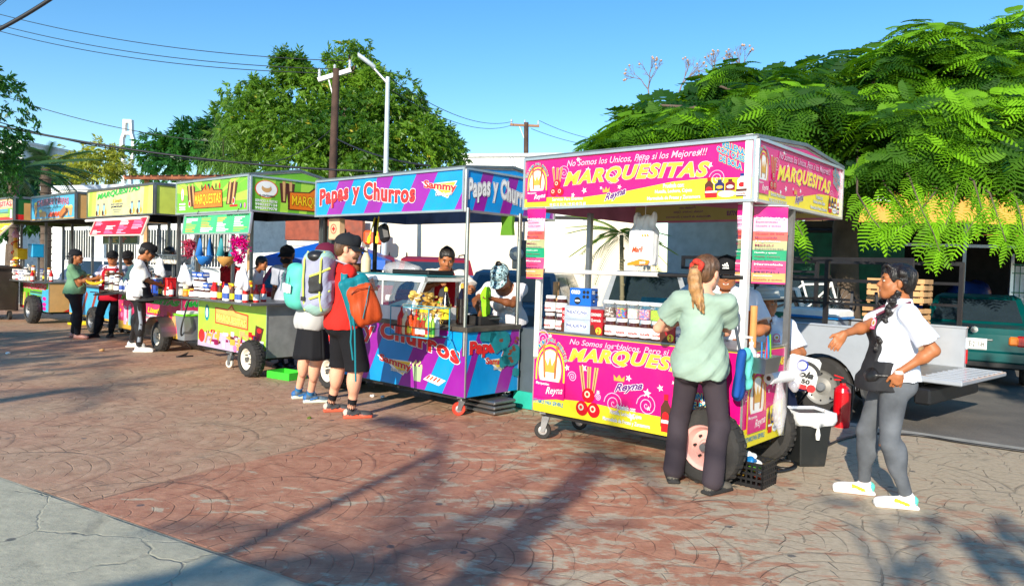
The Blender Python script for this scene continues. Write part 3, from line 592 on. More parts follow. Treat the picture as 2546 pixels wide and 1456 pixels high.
def marq_yellow_sign(a):
 w, h = a.w, a.h; a.rect(0, 0, w, h, M('soft_yellow', (226, 220, 150), .4, var=.12, vs=5), 0)
 for x_, c_ in ((.03, LGR), (.09, M('soft_lime', (200, 214, 90), .4)), (.88, M('soft_lime', (200, 214, 90), .4)), (.94, PYEL)): a.poly([((x_-.03)*w, 0), ((x_+.03)*w, 0), ((x_+.05)*w, h), ((x_-.01)*w, h)], c_, 1)
 a.text('MARQUESITAS', .16*w, .63*h, .82*w, .88*h, M('letter_green', (44, 190, 60), .35), 5, off=.02, shear=.3, warp=lambda X_, Y_: (X_, Y_+.05*(X_-.16*w)), outs=((.05, DGR), (.07, WHT)))
 a.text('Lizeth', .41*w, .49*h, .55*w, .63*h, M('gold2', (190, 170, 40), .4), 4, off=.02, shear=.3)
 a.text('SERVICIO CALIDAD Y SABOR', .38*w, .4*h, .57*w, .46*h, DPB, 4, off=.02); a.text('¡SOMOS #1!', .38*w, .28*h, .56*w, .37*h, NAVY, 4, off=.04, shear=.2)
 a.rect(.41*w, .2*h, .54*w, .23*h, GREYP, 3); a.rect(.43*w, .13*h, .52*w, .16*h, GREYP, 3)
 for cx in (.17, .27, .7, .8):
  a.disc(cx*w, .2*h, .03*w, TAN, 2, .22*h); a.poly([((cx-.02)*w, .06*h), ((cx+.02)*w, .06*h), ((cx+.018)*w, .42*h), ((cx-.018)*w, .42*h)], M('bottle_print', (150, 200, 200), .4), 3); a.rect((cx-.01)*w, .42*h, (cx+.01)*w, .5*h, DPB, 3); a.disc((cx-.02)*w, .12*h, .016*w, BRN, 4, .1*h); a.disc((cx+.025)*w, .15*h, .014*w, GOLD, 4, .1*h)
def marq_yellow_body(a, side=False):
 w, h = a.w, a.h; a.rect(0, 0, w, h, M('print_pink_body', (226, 60, 110), .4, var=.2, vs=4), 0); r = random.Random(5)
 a.poly([(0, 0), (1, 0), (1, .12), (0, .22)], GOLD, 1, True)
 for i in range(26): a.disc(r.uniform(.03, .97)*w, r.uniform(.1, .7)*h, r.uniform(.01, .05), r.choice([LILM, REDM, YEL, WHT, ORG]), 1+i % 3)
 a.text('MARQUESITAS', .05*w, .79*h, .98*w, .95*h, M('letter_green', (44, 190, 60), .35), 5, off=.04, shear=.3, outs=((.09, DGR), (.12, WHT)))
 a.text('Lizeth', .5*w, .56*h, .7*w, .7*h, YEL, 6, off=.03, shear=.3); a.rect(.46*w, .43*h, .74*w, .5*h, WHT, 5); a.text('SERVICIO CALIDAD Y SABOR', .48*w, .44*h, .72*w, .49*h, DPB, 6); a.rect(.48*w, .31*h, .74*w, .4*h, WHT, 5); a.text('¡SOMOS #1!', .5*w, .32*h, .72*w, .39*h, NAVY, 6, off=.03)
 for cx in (.12, .2, .36, .82, .9): a.poly([((cx-.025)*w, .12*h), ((cx+.025)*w, .12*h), ((cx+.03)*w, .62*h), ((cx-.02)*w, .66*h)], [TAN, LPK, M('bottle_print', (150, 200, 200), .4), ORG, TAN][int(cx*10) % 5], 4)
def churros_sign(a):
 w, h = a.w, a.h; a.rect(0, 0, w, h, SKYV, 0); a.rect(.0, 0, w, .05*h, GOLD, 1)
 a.text('CHURROS Y PAPAS', .13*w, .58*h, .86*w, .85*h, M('letter_purple', (120, 40, 80), .4), 5, off=.02, warp=lambda X_, Y_: (X_, Y_+.06*h*math.sin(math.pi*(X_/w-.13)/.73)), outs=((.06, LPK),))
 a.text("'Los originales de mi antojo'", .28*w, .47*h, .7*w, .54*h, DGR, 4, off=.01, shear=.2)
 for cx, hh in ((.1, .75), (.22, .4), (.9, .5), (.82, .5)): a.poly([((cx-.02)*w, .12*h), ((cx+.02)*w, .12*h), ((cx+.045)*w, hh*h), ((cx-.045)*w, hh*h)], TAN, 2); a.disc(cx*w, hh*h, .035*w, PYEL, 3, .06*h)
 for i in range(14): a.disc((.42+.02*i)*w, (.16+.05*(i % 3))*h, .025*w, [M('salsa', (214, 90, 70), .5), ORG][i % 2], 2, .07*h)
 a.line([(.66*w, .14*h), (.79*w, .45*h)], .05*w, CHURRO, 4); a.line([(.7*w, .12*h), (.84*w, .4*h)], .05*w, BRN, 3); a.disc(.3*w, .24*h, .06*w, TAN, 3, .13*h)
def first_sign(a):
 w, h = a.w, a.h; a.rect(0, 0, w, h, GRN, 0); a.poly([(0, 1), (1, 1), (1, .55), (0, .5)], M('peach_print', (226, 180, 130), .4), 1, True)
 a.text('MARQUESITAS', .03*w, .6*h, .95*w, .9*h, TREDV, 4, off=.05, outs=((.1, WHT),)); a.poly([(0, 0), (1, 0), (1, .12), (0, .2)], REDM, 1, True)
 for y_ in (.48, .4, .32): a.rect(.4*w, y_*h, .85*w, (y_+.04)*h, [DPB, CYA, WHT][int(y_*10) % 3], 3)
 for x_ in (.06, .2, .3, .93): a.poly([((x_-.03)*w, .08*h), ((x_+.03)*w, .08*h), ((x_+.03)*w, .45*h), ((x_-.02)*w, .5*h)], [WHT, BRN, TAN][int(x_*100) % 3], 3)
 a.rect(.45*w, .1*h, .8*w, .16*h, ORG, 3); a.disc(.68*w, .25*h, .2*w, LGR, 2, .12*h)
def first_body(a):
 w, h = a.w, a.h; a.rect(0, 0, w, h, GRN, 0); a.poly([(0, 0), (.8, 0), (.6, .15), (0, .25)], REDM, 1, True); a.poly([(.72, 0), (1, 0), (1, .8), (.8, .75)], SKYV, 1, True)
 a.text('MARQUESITAS', .13*w, .72*h, .93*w, .97*h, M('deep_red', (176, 40, 40), .4), 4, off=.05, outs=((.1, LPK),))
 for y_ in (.62, .54, .46): a.rect(.38*w, y_*h, .78*w, (y_+.04)*h, [DPB, SKYV][int(y_*10) % 2], 3)
 for x_, m_ in ((.12, PYEL), (.18, TAN), (.3, BRN), (.06, WHT)): a.poly([((x_-.03)*w, .1*h), ((x_+.03)*w, .1*h), ((x_+.02)*w, .6*h), ((x_-.02)*w, .6*h)], m_, 2)
 for y_ in (.45, .25, .1): a.disc(.87*w, y_*h, .06*w, M('print_magenta', (210, 40, 150), .4), 3, .07*h)
# ================================================================ carts
class Cart:
 """local axes: x towards the right end of the front (0 = right corner), y back, z up"""
 def __init__(s, o, name, label, L, D, zb, zt, cat='food cart', group=None):
  s.o = np.array([o[0], o[1], 0.]); s.R = rz(ROTC); s.L, s.D, s.zb, s.zt = L, D, zb, zt
  s.e = thing(name, label, cat, (o[0], o[1], 0), ROTC, group)
 def w(s, x, y, z): return s.o+s.R@np.array([x, y, z], float)
 def front(s, x0, x1, z0, z1, y=0, mb=None): return Art((x0, y, z0), (1, 0, 0), (0, 0, 1), x1-x0, z1-z0, mb)
 def right(s, y0, y1, z0, z1, x=0, mb=None): return Art((x, y0, z0), (0, 1, 0), (0, 0, 1), y1-y0, z1-z0, mb)
 def back(s, x0, x1, z0, z1, y, mb=None): return Art((x1, y, z0), (-1, 0, 0), (0, 0, 1), x1-x0, z1-z0, mb)
def frame_rim(mb, x0, x1, z0, z1, y, m, w=.022, ax=0, d=.03):
 """rim of square tube round a panel in plane y (ax=0) or x (ax=1)"""
 def B(a0, a1, c0, c1):
  ca, cz = (a0+a1)/2, (c0+c1)/2
  mb.box((ca, y, cz) if ax == 0 else (y, ca, cz), (a1-a0, d, c1-c0) if ax == 0 else (d, a1-a0, c1-c0), m)
 B(x0, x1, z1-w, z1); B(x0, x1, z0, z0+w); B(x0, x0+w, z0+w, z1-w); B(x1-w, x1, z0+w, z1-w)
def roof(c, x0, x1, y0, y1, z0, z1, front_fn, right_fn=None, peak=.16, m_in=OFFW, rim=ALU, back_fn=None, inner=None):
 """box-sign roof: four sign boards round a gabled sheet"""
 def board(nm, arts, rims):
  p = MB(); q = None
  for f in rims: f(p)
  o = p.build('sign_frame', c.e); return o
 p = MB(); p.box(((x0+x1)/2, y0+.03, (z0+z1)/2), (x1-x0-.06, .024, z1-z0-.02), OFFW); a = c.front(x0+.02, x1-.02, z0+.02, z1-.02, y0+.012, p); front_fn(a); fo = p.build('sign_board', c.e)
 f = MB(); frame_rim(f, x0, x1, z0, z1, y0+.006, rim, .022); f.build('frame', fo)
 p = MB(); ym = (y0+y1)/2
 pts = [(y0+.02, z0), (y1-.02, z0), (y1-.02, z1), (ym, z1+peak), (y0+.02, z1)]
 p.prism([(y, z) for y, z in pts], -.024, OFFW, lambda y, z, t: (x1-.012+t*1., y, z))
 a = Art((x1-.008, y0+.02, z0+.02), (0, 1, 0), (0, 0, 1), y1-y0-.04, z1-z0-.04, p); (right_fn or front_fn)(a)
 if peak > .02: a.poly([(0, z1-z0-.04), (y1-y0-.04, z1-z0-.04), (ym-y0, z1-z0+peak-.05)], getattr(c, 'gm', MAG), 0)
 ro = p.build('sign_board', c.e)
 f = MB(); frame_rim(f, y0+.016, y1, z0, z1-.001, x1-.004, rim, .022, 1)
 f2 = MB()
 for (a_, b_) in (((y0, z1), (ym, z1+peak)), ((ym, z1+peak), (y1, z1))): f.bar((x1-.004, a_[0], a_[1]), (x1-.004, b_[0], b_[1]), .03, STEELD, .026)
 f.build('frame', ro)
 p = MB(); p.box(((x0+x1)/2, y1-.015, (z0+z1)/2), (x1-x0-.04, .02, z1-z0), m_in)
 if inner: inner(Art((x0+.03, y1-.027, z0+.02), (1, 0, 0), (0, 0, 1), x1-x0-.06, z1-z0-.04, p))
 p.build('sign_board', c.e)
 p = MB(); p.prism(pts, .02, m_in, lambda y, z, t: (x0+.004+t, y, z)); p.build('sign_board', c.e)
 p = MB(); ys = [(y0+.001, z1+.004), (ym, z1+peak+.004), (y1, z1+.004)]
 for (ya, za), (yb, zb_) in zip(ys, ys[1:]):
  p.add([(x0, ya, za), (x1, ya, za), (x1, yb, zb_), (x0, yb, zb_), (x0, ya, za+.012), (x1, ya, za+.012), (x1, yb, zb_+.012), (x0, yb, zb_+.012)], [(0, 3, 2, 1), (4, 5, 6, 7), (0, 1, 5, 4), (2, 3, 7, 6), (1, 2, 6, 5), (3, 0, 4, 7)], STEELD)
 for i in range(5):
  xx = x0+.08+(x1-x0-.16)*i/4; p.bar((xx, y0+.04, z1-.03), (xx, y1-.03, z1-.03), .03, DRK, .03)
 p.build('roof', c.e)
def wheel(c, x, y, r, w, hub=STEELD, hubcol=None, name='wheel', bolts=5):
 """axle along local y"""
 ro = np.array([[1, 0, 0], [0, 0, -1], [0, 1, 0]], float)
 t = MB(); pr = [(r*.6, -w/2), (r*.86, -w*.5), (r*.97, -w*.36), (r, -w*.16), (r, w*.16), (r*.97, w*.36), (r*.86, w*.5), (r*.6, w/2)]
 t.lathe([(a, b) for a, b in pr], RUB, (x, y, r), 36, ro, capb=False, capt=False)
 for i in range(36):
  a = 2*math.pi*i/36
  t.box((x+r*.995*math.cos(a), y+(w*.2 if i % 2 else -w*.2), r+r*.995*math.sin(a)), (.012, w*.42, r*.09), RUB, ry(-a)@rz(.3 if i % 2 else -.3))
 o = t.build(name, c.e)
 ro = np.array([[1, 0, 0], [0, 0, 1], [0, 1, 0]], float); h = MB(); hm = hub; fy = -w*.42; sg_ = 1
 h.lathe([(0.001, fy+.03), (r*.16, fy+.03), (r*.2, fy+.05), (r*.42, fy+.06), (r*.52, fy+.015), (r*.61, fy)], hm, (x, y, r), 28, ro, capb=False, capt=False)
 h.lathe([(r*.1, fy-.01), (r*.13, fy+.04)], STEELD, (x, y, r), 12, ro)
 for i in range(bolts):
  a = 2*math.pi*i/bolts; h.lathe([(.009, fy+.02), (.009, fy+.05)], DRK, (x+r*.3*math.cos(a), y, r+r*.3*math.sin(a)), 6, ro)
 h.build('rim', o); return o
def caster(c, x, y, ztop, r=.075, col_=RUB, rot=0., hub=ALU):
 m = rz(rot); ro = m@np.array([[1, 0, 0], [0, 0, -1], [0, 1, 0]], float); off = m@np.array([-.03, 0, 0])
 f = MB(); f.box((x, y, ztop-.012), (.11, .09, .02), STEELD, m); f.lathe([(.03, 0), (.03, .03)], STEELD, (x, y, ztop-.05), 12)
 for s_ in (-1, 1):
  q = m@np.array([0, s_*.032, 0]); f.loft([[np.array([x, y, 0])+q+m@np.array(v) for v in ((-.035, -.003, ztop-.045), (.035, -.003, ztop-.045), (.035, .003, ztop-.045), (-.035, .003, ztop-.045))], [np.array([x, y, 0])+q+off+m@np.array(v) for v in ((-.018, -.003, r-.01), (.018, -.003, r-.01), (.018, .003, r-.01), (-.018, .003, r-.01))]], STEELD, False)
 o = f.build('caster', c.e); w_ = MB(); cc = np.array([x, y, r])+off
 w_.lathe([(r*.55, -.02), (r*.9, -.022), (r, -.014), (r, .014), (r*.9, .022), (r*.55, .02)], col_, cc, 24, ro, capb=False, capt=False)
 w_.lathe([(.001, -.018), (r*.56, -.012), (r*.56, .012), (.001, .018)], hub, cc, 20, ro, capb=False, capt=False); w_.build('caster_wheel', o)
def posts(c, pts, m=ALU, r=.022, sq=True):
 for x, y, z0, z1 in pts:
  p = MB()
  if sq: p.box((x, y, (z0+z1)/2), (r*2, r*2, z1-z0), m)
  else: p.tube([(x, y, z0), (x, y, z1)], r, m, 14)
  p.build('post', c.e)
def cart_body(c, front, right, m=STEEL, rim=DRK, top=STEELD, ov=.05, topt=.03, ovr=.03):
 L, D, zb, zt = c.L, c.D, c.zb, c.zt
 p = MB(); p.box((-L/2, D/2, (zb+zt)/2), (L, D, zt-zb), m)
 if front: front(c.front(-L+.004, -.004, zb+.004, zt-.004, -.003, p))
 if right: right(c.right(.004, D-.004, zb+.004, zt-.004, .003, p))
 for x, y in ((-L, 0), (0, 0), (0, D), (-L, D)): p.box((x, y, (zb+zt)/2), (.012, .012, zt-zb+.004), ALU)
 p.build('cabinet', c.e)
 p = MB(); p.box((-L/2+(ovr)/2, D/2-ov/2, zt+topt/2+.001), (L+ovr, D+ov, topt), top, bev=.004); p.build('countertop', c.e)
 p = MB()
 for y in (.08, D-.08): p.box((-L/2, y, zb-.025), (L-.1, .04, .045), DRK)
 for x in (-L+.15, -.15, -L/2): p.box((x, D/2, zb-.025), (.04, D-.2, .04), DRK)
 p.build('chassis', c.e)
# --- pink cart
pk = Cart((1.67, 5.25), 'food_cart', 'bright pink and yellow wafer cart nearest the camera, with a wide pink box sign roof', 1.94, .75, .26, .96, group='food carts in the row')
pk.gm = MAG
cart_body(pk, pink_body, lambda a: pink_body(a, True), m=YEL, ov=.0, topt=.02, ovr=0)
IYE, IPU, IPK = M('showthrough_yellow', (186, 170, 96), .6), M('showthrough_purple', (130, 76, 120), .6), M('showthrough_pink', (222, 160, 180), .6)  # dulled colours imitate print showing through the translucent sign board
def pink_inner(a):
 w, h = a.w, a.h; a.poly([(0, 0), (1, 0), (1, .2), (.5, .26), (.3, .38), (0, .36)], IYE, 1, True)
 for s_, x0, x1, y0, y1, m_ in (('Reyna', .5, .6, .04, .26, IPU), ('MARQUESITAS', .18, .8, .42, .7, IYE), ('Servicio Para Eventos', .68, .86, .1, .18, IPU), ('Pruebala con:', .25, .34, .28, .35, IPU), ('Nutella, Lechera, Cajeta', .22, .38, .17, .24, IPU), ('Mermelada de Fresas y Zarzamora', .18, .42, .05, .12, IPU)):
  a.text(s_, x0*w, y0*h, x1*w, y1*h, m_, 2, off=.02, shear=.3, warp=lambda X_, Y_, c=(x0+x1)*w: (c-X_, Y_))
_RX, _LX = .03, -2.13
roof(pk, _LX, _RX, .0, 1.86, 2.04, 2.50, pink_sign, peak=.07, inner=pink_inner, m_in=M('sign_back_print', (196, 110, 134), .6, var=.2, vs=2.5))
posts(pk, [(-1.92, .03, .9, 2.06)], WHM, .022, False); posts(pk, [(-.03, .03, .26, 2.52)], M('white_enamel', (232, 232, 228), .35), .026)
posts(pk, [(.0, .775, .26, 2.06), (-1.9, .72, .26, 2.06)], STEELD, .022)
p = MB(); p.tube([(-1.92, .0, .74), (-1.92, .0, 1.55)], .027, WHM, 12); p.tube([(-1.92, 0, 1.5), (-.72, 0, 1.5)], .019, WHM, 10); p.tube([(-.72, 0, 1.5), (-.03, 0, 1.5)], .014, DRK, 8); p.build('rail', pk.e)
wheel(pk, -.2, -.1, .275, .17, hub=M('pink_hub', (226, 170, 160), .5, var=.1, dirt=.15), bolts=6); wheel(pk, -.2, .85, .275, .15, hub=STEELD)
caster(pk, -1.86, .1, .25, .075, RUB, .5); caster(pk, -1.86, .65, .25, .075, RUB, .2)
# --- papas cart
pp = Cart((-.44, 7.34), 'food_cart', 'blue and purple striped chips cart with a glass fryer case, behind the two backpackers', 2.7, .8, .2, .86, group='food carts in the row')
pp.gm = CYA
def papas_side(a):
 stripes(a, [(-.1, .02), (.55, .8)], .3, CYA, VIO); w, h = a.w, a.h
 a.text('Papas y', .05*w, .6*h, .8*w, .86*h, TREDV, 5, off=.05, outs=((.07, M('outline_dark', (40, 20, 40), .4)), (.1, WHT))); sammy(a, .35*w, .34*h, .4*w, .26*h)
 r = random.Random(8)
 for cx, cy, s_ in ((.6, .85, .3), (.85, .6, .26), (.35, .95, .2), (.7, .5, .16), (.95, .3, .12)):
  n = 13; a.poly([(min(w, max(0, (cx+s_*r.uniform(.6, 1)*math.cos(2*math.pi*i/n))*w)), min(h, max(0, (cy+s_*.8*r.uniform(.6, 1)*math.sin(2*math.pi*i/n))*h))) for i in range(n)], TEAL, 12)
 for i in range(9): cx, cy = r.uniform(.5, .95), r.uniform(.45, .9); a.poly([((cx+.05*r.uniform(.4, 1)*math.cos(i_))*w, (cy+.04*r.uniform(.4, 1)*math.sin(i_))*h) for i_ in np.arange(0, 6, .8)], M('rust', (120, 64, 44), .8), 13)
cart_body(pp, papas_body, papas_side, m=TEAL, top=M('stained_steel', (104, 96, 86), .5, .6, bump=.2, var=.3, dirt=.6), ov=.03, topt=.05)
roof(pp, -2.62, -.04, -.05, 1.4, 2.06, 2.50, papas_sign, lambda a: papas_sign(a, True), peak=.08, m_in=M('blue_sign_back', (90, 120, 180), .6, var=.3, vs=2.5))
posts(pp, [(-.03, .0, .62, 2.1), (-.02, .78, .75, 2.1)], STEEL, .021, False); posts(pp, [(-2.55, .05, .86, 2.1), (-2.5, .78, .86, 2.1)], DRK, .02)
wheel(pp, -2.25, -.02, .22, .15, hub=OFFW); wheel(pp, -2.25, .85, .22, .15); caster(pp, -.12, .08, .2, .068, M('red_caster', (222, 62, 40), .5), .9, ALU); caster(pp, -.1, .72, .2, .068, M('red_caster', (222, 62, 40), .5), .6)
ca = MB(); CX0, CX1, CZ0, CZ1 = -2.4, -.82, .91, 1.36
PW = M('case_paint', (226, 228, 226), .4, dirt=.1)
for x in (CX0, CX1): ca.bar((x, .0, CZ0+.14), (x, .16, CZ1), .04, PW, .04); ca.box((x, .72, (CZ0+CZ1)/2), (.04, .04, CZ1-CZ0), PW); ca.box((x, .44, CZ1), (.04, .6, .04), PW); ca.box((x, .36, CZ0+.07), (.03, .74, .14), PW)
ca.box(((CX0+CX1)/2, .155, CZ1), (CX1-CX0+.04, .045, .06), PW); ca.box(((CX0+CX1)/2, .0, CZ0+.075), (CX1-CX0+.04, .04, .15), PW); ca.box(((CX0+CX1)/2, .74, CZ1), (CX1-CX0, .04, .05), PW)
e_ = thing('display_case', 'white framed glass display case of fries and sausages on the blue and purple cart', 'display case', pp.w(0, 0, 0), ROTC)
ca.build('case_frame', e_)
ca = MB(); ca.box(((CX0+CX1)/2, .46, CZ1+.04), (CX1-CX0+.02, .58, .02), M('case_lid', (40, 110, 120), .4, dirt=.3)); ca.build('lid', e_)
gl = MB(); gl.add([(CX0+.03, .004, CZ0+.15), (CX1-.03, .004, CZ0+.15), (CX1-.03, .15, CZ1-.03), (CX0+.03, .15, CZ1-.03)], [(0, 1, 2, 3)], M('case_glass', (200, 220, 225), .05, alpha=.22, spec=.8)); gl.build('glass', e_)
tr = MB(); tr.box(((CX0+CX1)/2, .36, CZ0+.03), (CX1-CX0-.08, .66, .02), STEEL); tr.box(((CX0+CX1)/2+.1, .5, CZ0+.12), (.55, .34, .02), STEEL, rx(.25)); tr.build('tray', e_)
r = random.Random(4); fr = MB(); FRY = M('fries', (232, 190, 84), .7, var=.2); SAU = M('sausage', (206, 84, 78), .55, var=.2)
for i in range(230):
 x, y = r.uniform(-1.5, -.9), r.uniform(.08, .4); z = CZ0+.05+.1*math.exp(-((x+1.1)**2)*8-((y-.25)**2)*12)*r.uniform(.4, 1.2); a_ = r.uniform(0, 3.1)
 fr.box((x, y, z), (.07, .011, .011), FRY, rz(a_)@ry(r.uniform(-.5, .5)))
fr.build('fries', e_); fr = MB()
for i in range(120):
 x, y = r.uniform(-2.0, -1.45), r.uniform(.06, .36); z = CZ0+.05+r.uniform(0, .05); a_ = r.uniform(0, 3.1); d_ = np.array([math.cos(a_)*.025, math.sin(a_)*.025, 0])
 fr.tube([np.array([x, y, z])-d_, np.array([x, y, z])+d_], .012, SAU, 6)
fr.build('sausages', e_)
# --- green cart
gc = Cart((-3.17, 9.55), 'food_cart', 'lime green wafer cart with steel sides and a green menu board, left of the backpackers', 1.9, .85, .24, .93, group='food carts in the row')
gc.gm = GRN
cart_body(gc, marq_green_body, None, m=M('cabinet_steel', (168, 168, 166), .42, .45, bump=.05, var=.12, dirt=.2), ov=.3, topt=.03, ovr=.12)
def green_side(a):
 w, h = a.w, a.h; a.rect(0, 0, w, h, GRN, 0)
 for i in range(5): a.poly([(.1+.2*i, 0), (.18+.2*i, 0), (.26+.2*i, 1), (.12+.2*i, 1)], LGR, 1, True) if i < 4 else None
 a.disc(.16*w, .66*h, .115*w, ORG, 2, .27*h); a.disc(.16*w, .66*h, .105*w, WHT, 3, .245*h); a.disc(.16*w, .68*h, .05*w, TAN, 4, .12*h); a.disc(.16*w, .76*h, .04*w, WHT, 5, .07*h); a.text('EL CENTENARIO', .09*w, .43*h, .24*w, .49*h, BLK, 5, off=.02)
 for s_, y_ in (('SERVICIO A FIESTAS', .26), ('9982357124', .15), ('9983979078', .04)): a.text(s_, .05*w, y_*h, .27*w, (y_+.08)*h, WHT, 4, off=.03)
 for x_ in (.33, .4): a.poly([(x_-.02, .3), (x_+.03, .3), (x_+.05, .92), (x_-.04, .9)], BRN, 2, True); a.poly([(x_, .35), (x_+.02, .35), (x_+.02, .97), (x_-.01, .97)], TAN, 3, True)
 a.poly([(.38, .1), (.98, .1), (.98, .68), (.75, .7), (.68, .9), (.6, .7), (.38, .66)], BRN, 4, True); a.poly([(.4, .13), (.96, .13), (.96, .65), (.74, .67), (.68, .84), (.61, .67), (.4, .63)], M('sign_orange', (232, 122, 26), .35), 5, True)
 a.text('MARQUESITAS', .42*w, .2*h, .94*w, .56*h, M('marq_yellow', (250, 200, 30), .3), 7, off=.02, outs=((.05, BRN),))
roof(gc, -1.93, .1, -.34, 1.1, 2.12, 2.58, marq_green_sign, green_side, peak=.13, m_in=DRK)
posts(gc, [(-.02, .8, .93, 2.14), (-1.87, .8, .93, 2.14), (-1.88, -.05, .93, 2.14)], STEELD, .02)
wheel(gc, -.02+-.1, -.14, .235, .17, hub=OFFW, bolts=5); wheel(gc, -.12, .95, .235, .15); caster(gc, -1.0, .05, .23, .06, OFFW, .3)
# --- yellow cart
yc = Cart((-5.2, 11.6), 'food_cart', 'pale yellow wafer cart with a pink printed cabinet and curved steel mudguard', 2.5, .9, .22, .86, group='food carts in the row')
yc.gm = PYEL
cart_body(yc, marq_yellow_body, lambda a: marq_yellow_body(a, True), m=GOLD, top=M('worn_counter', (96, 90, 84), .45, .7, var=.15), ov=.32, topt=.035)
roof(yc, -2.62, .12, -.5, 1.0, 2.15, 2.62, marq_yellow_sign, lambda a: a.rect(0, 0, a.w, a.h, M('soft_lime', (200, 214, 90), .4), 0), peak=.02, m_in=DRK, rim=STEELD)
posts(yc, [(-.02, -.05, .9, 2.17), (-2.45, .0, .9, 2.17), (-.02, .85, .9, 2.17), (-2.45, .85, .9, 2.17)], STEELD, .022)
wheel(yc, -.48, -.1, .24, .17, hub=OFFW); wheel(yc, -.48, 1.0, .24, .17)
p = MB(); n = 12
for i in range(n):
 a_, b_ = math.pi*i/n, math.pi*(i+1)/n; f_ = lambda q, y: (-.48-.33*math.cos(q), y, .26+.3*math.sin(q)); p.add([f_(a_, -.24), f_(b_, -.24), f_(b_, 0), f_(a_, 0)], [(0, 1, 2, 3)], STEELD)
p.build('mudguard', yc.e)
p = MB(); p.tube([(-2.6, -.52, 2.1), (-.3, -.52, 2.1)], .022, WHT, 10); p.build('tube_lamp', yc.e)
# --- churros cart
cc_ = Cart((-7.5, 13.9), 'food_cart', 'sky blue churros and chips cart, second from the left end of the row', 2.4, .9, .25, .88, group='food carts in the row')
cc_.gm = SKYV
cart_body(cc_, lambda a: (a.rect(0, 0, a.w, a.h, SKYV, 0), a.rect(0, 0, a.w, .06*a.h, GOLD, 1), [a.line([((.1+.2*i)*a.w, .1*a.h), ((.22+.2*i)*a.w, .8*a.h)], .1, M('rust_print', (150, 60, 44), .5), 2) for i in range(4)]), lambda a: a.rect(0, 0, a.w, a.h, M('steel_blue', (70, 110, 150), .4), 0), m=SKYV, ov=.1)
roof(cc_, -2.3, .2, -.75, .9, 2.14, 2.62, churros_sign, lambda a: (a.rect(0, 0, a.w, a.h, TAN, 0), a.rect(.15*a.w, .15*a.h, .8*a.w, .95*a.h, SKYV, 1)), peak=.02, m_in=M('churro_menu_back', (90, 80, 60), .6), rim=STEELD)
posts(cc_, [(-.1, -.05, .9, 2.16), (-2.3, .0, .9, 2.16), (-.1, .85, .9, 2.16), (-2.3, .85, .9, 2.16)], STEELD, .022)
wheel(cc_, -.7, -.1, .25, .17); wheel(cc_, -.7, 1.0, .25, .17)
# --- first cart at the far left
fc = Cart((-9.75, 15.5), 'food_cart', 'green and red wafer cart at the far left end of the row', 1.95, .9, .27, .88, group='food carts in the row')
fc.gm = GRN
cart_body(fc, first_body, lambda a: (a.rect(0, 0, a.w, a.h, TAN, 0), a.disc(.6*a.w, .8*a.h, .1, GRN, 1), a.poly([(.3, 0), (1, 0), (1, .5), (.7, .3)], REDM, 1, True)), m=GRN, ov=.3)
roof(fc, -2.3, .2, -.7, 1.0, 2.15, 2.62, first_sign, lambda a: (a.rect(0, 0, a.w, a.h, DGR, 0), a.rect(.0*a.w, .0*a.h, a.w, .25*a.h, REDM, 1), a.rect(.1*a.w, 0, .4*a.w, .8*a.h, TAN, 2)), peak=.02, m_in=M('first_back', (110, 120, 60), .6), rim=STEELD)
posts(fc, [(-.03, -.05, .9, 2.16), (-1.9, .0, .9, 2.16), (-.03, .85, .9, 2.16), (-1.9, .85, .9, 2.16)], STEELD, .022)
wheel(fc, -.62, -.12, .3, .2); wheel(fc, -.62, 1.0, .3, .2); caster(fc, -1.75, .1, .26, .08, RUB, .2)
# ================================================================ people
def skin(n, c): return M('skin_'+n, c, .5, bump=.05, bs=200, var=.04, sss=.08, spec=.4)
SK_D, SK_M, SK_L = skin('dark', (128, 76, 46)), skin('tan', (170, 106, 66)), skin('fair', (226, 166, 136))
LIP = {SK_D: M('lips_dark', (112, 48, 40), .4), SK_M: M('lips_tan', (156, 70, 60), .4), SK_L: M('lips_fair', (200, 110, 100), .4)}
def hairmat(n, c):
 if n in MATS: return MATS[n]
 m = M(n, c, .38, bump=0, var=.25, vs=30, spec=.6); t = m.node_tree; b = t.nodes['Principled BSDF']
 w = t.nodes.new('ShaderNodeTexNoise'); mp = t.nodes.new('ShaderNodeMapping'); mp.inputs['Scale'].default_value = (160, 160, 12)
 tc = t.nodes.new('ShaderNodeTexCoord'); t.links.new(tc.outputs['Object'], mp.inputs['Vector']); t.links.new(mp.outputs[0], w.inputs['Vector']); w.inputs['Scale'].default_value = 1; w.inputs['Detail'].default_value = 3
 bp = t.nodes.new('ShaderNodeBump'); bp.inputs['Strength'].default_value = .8; bp.inputs['Distance'].default_value = .01; t.links.new(w.outputs['Fac'], bp.inputs['Height']); t.links.new(bp.outputs[0], b.inputs['Normal']); return m
H_BLK = hairmat('black_hair', (24, 18, 16)); H_BRN = hairmat('brown_hair', (92, 62, 38)); H_BLD = hairmat('honey_hair', (172, 126, 76))
def cloth(n, c, rough=.85, var=.05, bump=.12, bs=300): return M(n, c, rough, bump=bump, bs=bs, var=var, vs=4, spec=.25)
def ik(a, b, l1, l2, hint):
 d = b-a; L = min(np.linalg.norm(d), (l1+l2)*.995); d = unit(d); b = a+d*L
 q = (l1*l1-l2*l2+L*L)/(2*L); h = math.sqrt(max(l1*l1-q*q, 1e-6)); hn = np.array(hint, float); hn = unit(hn-d*(hn@d)); return a+d*q+hn*h, b
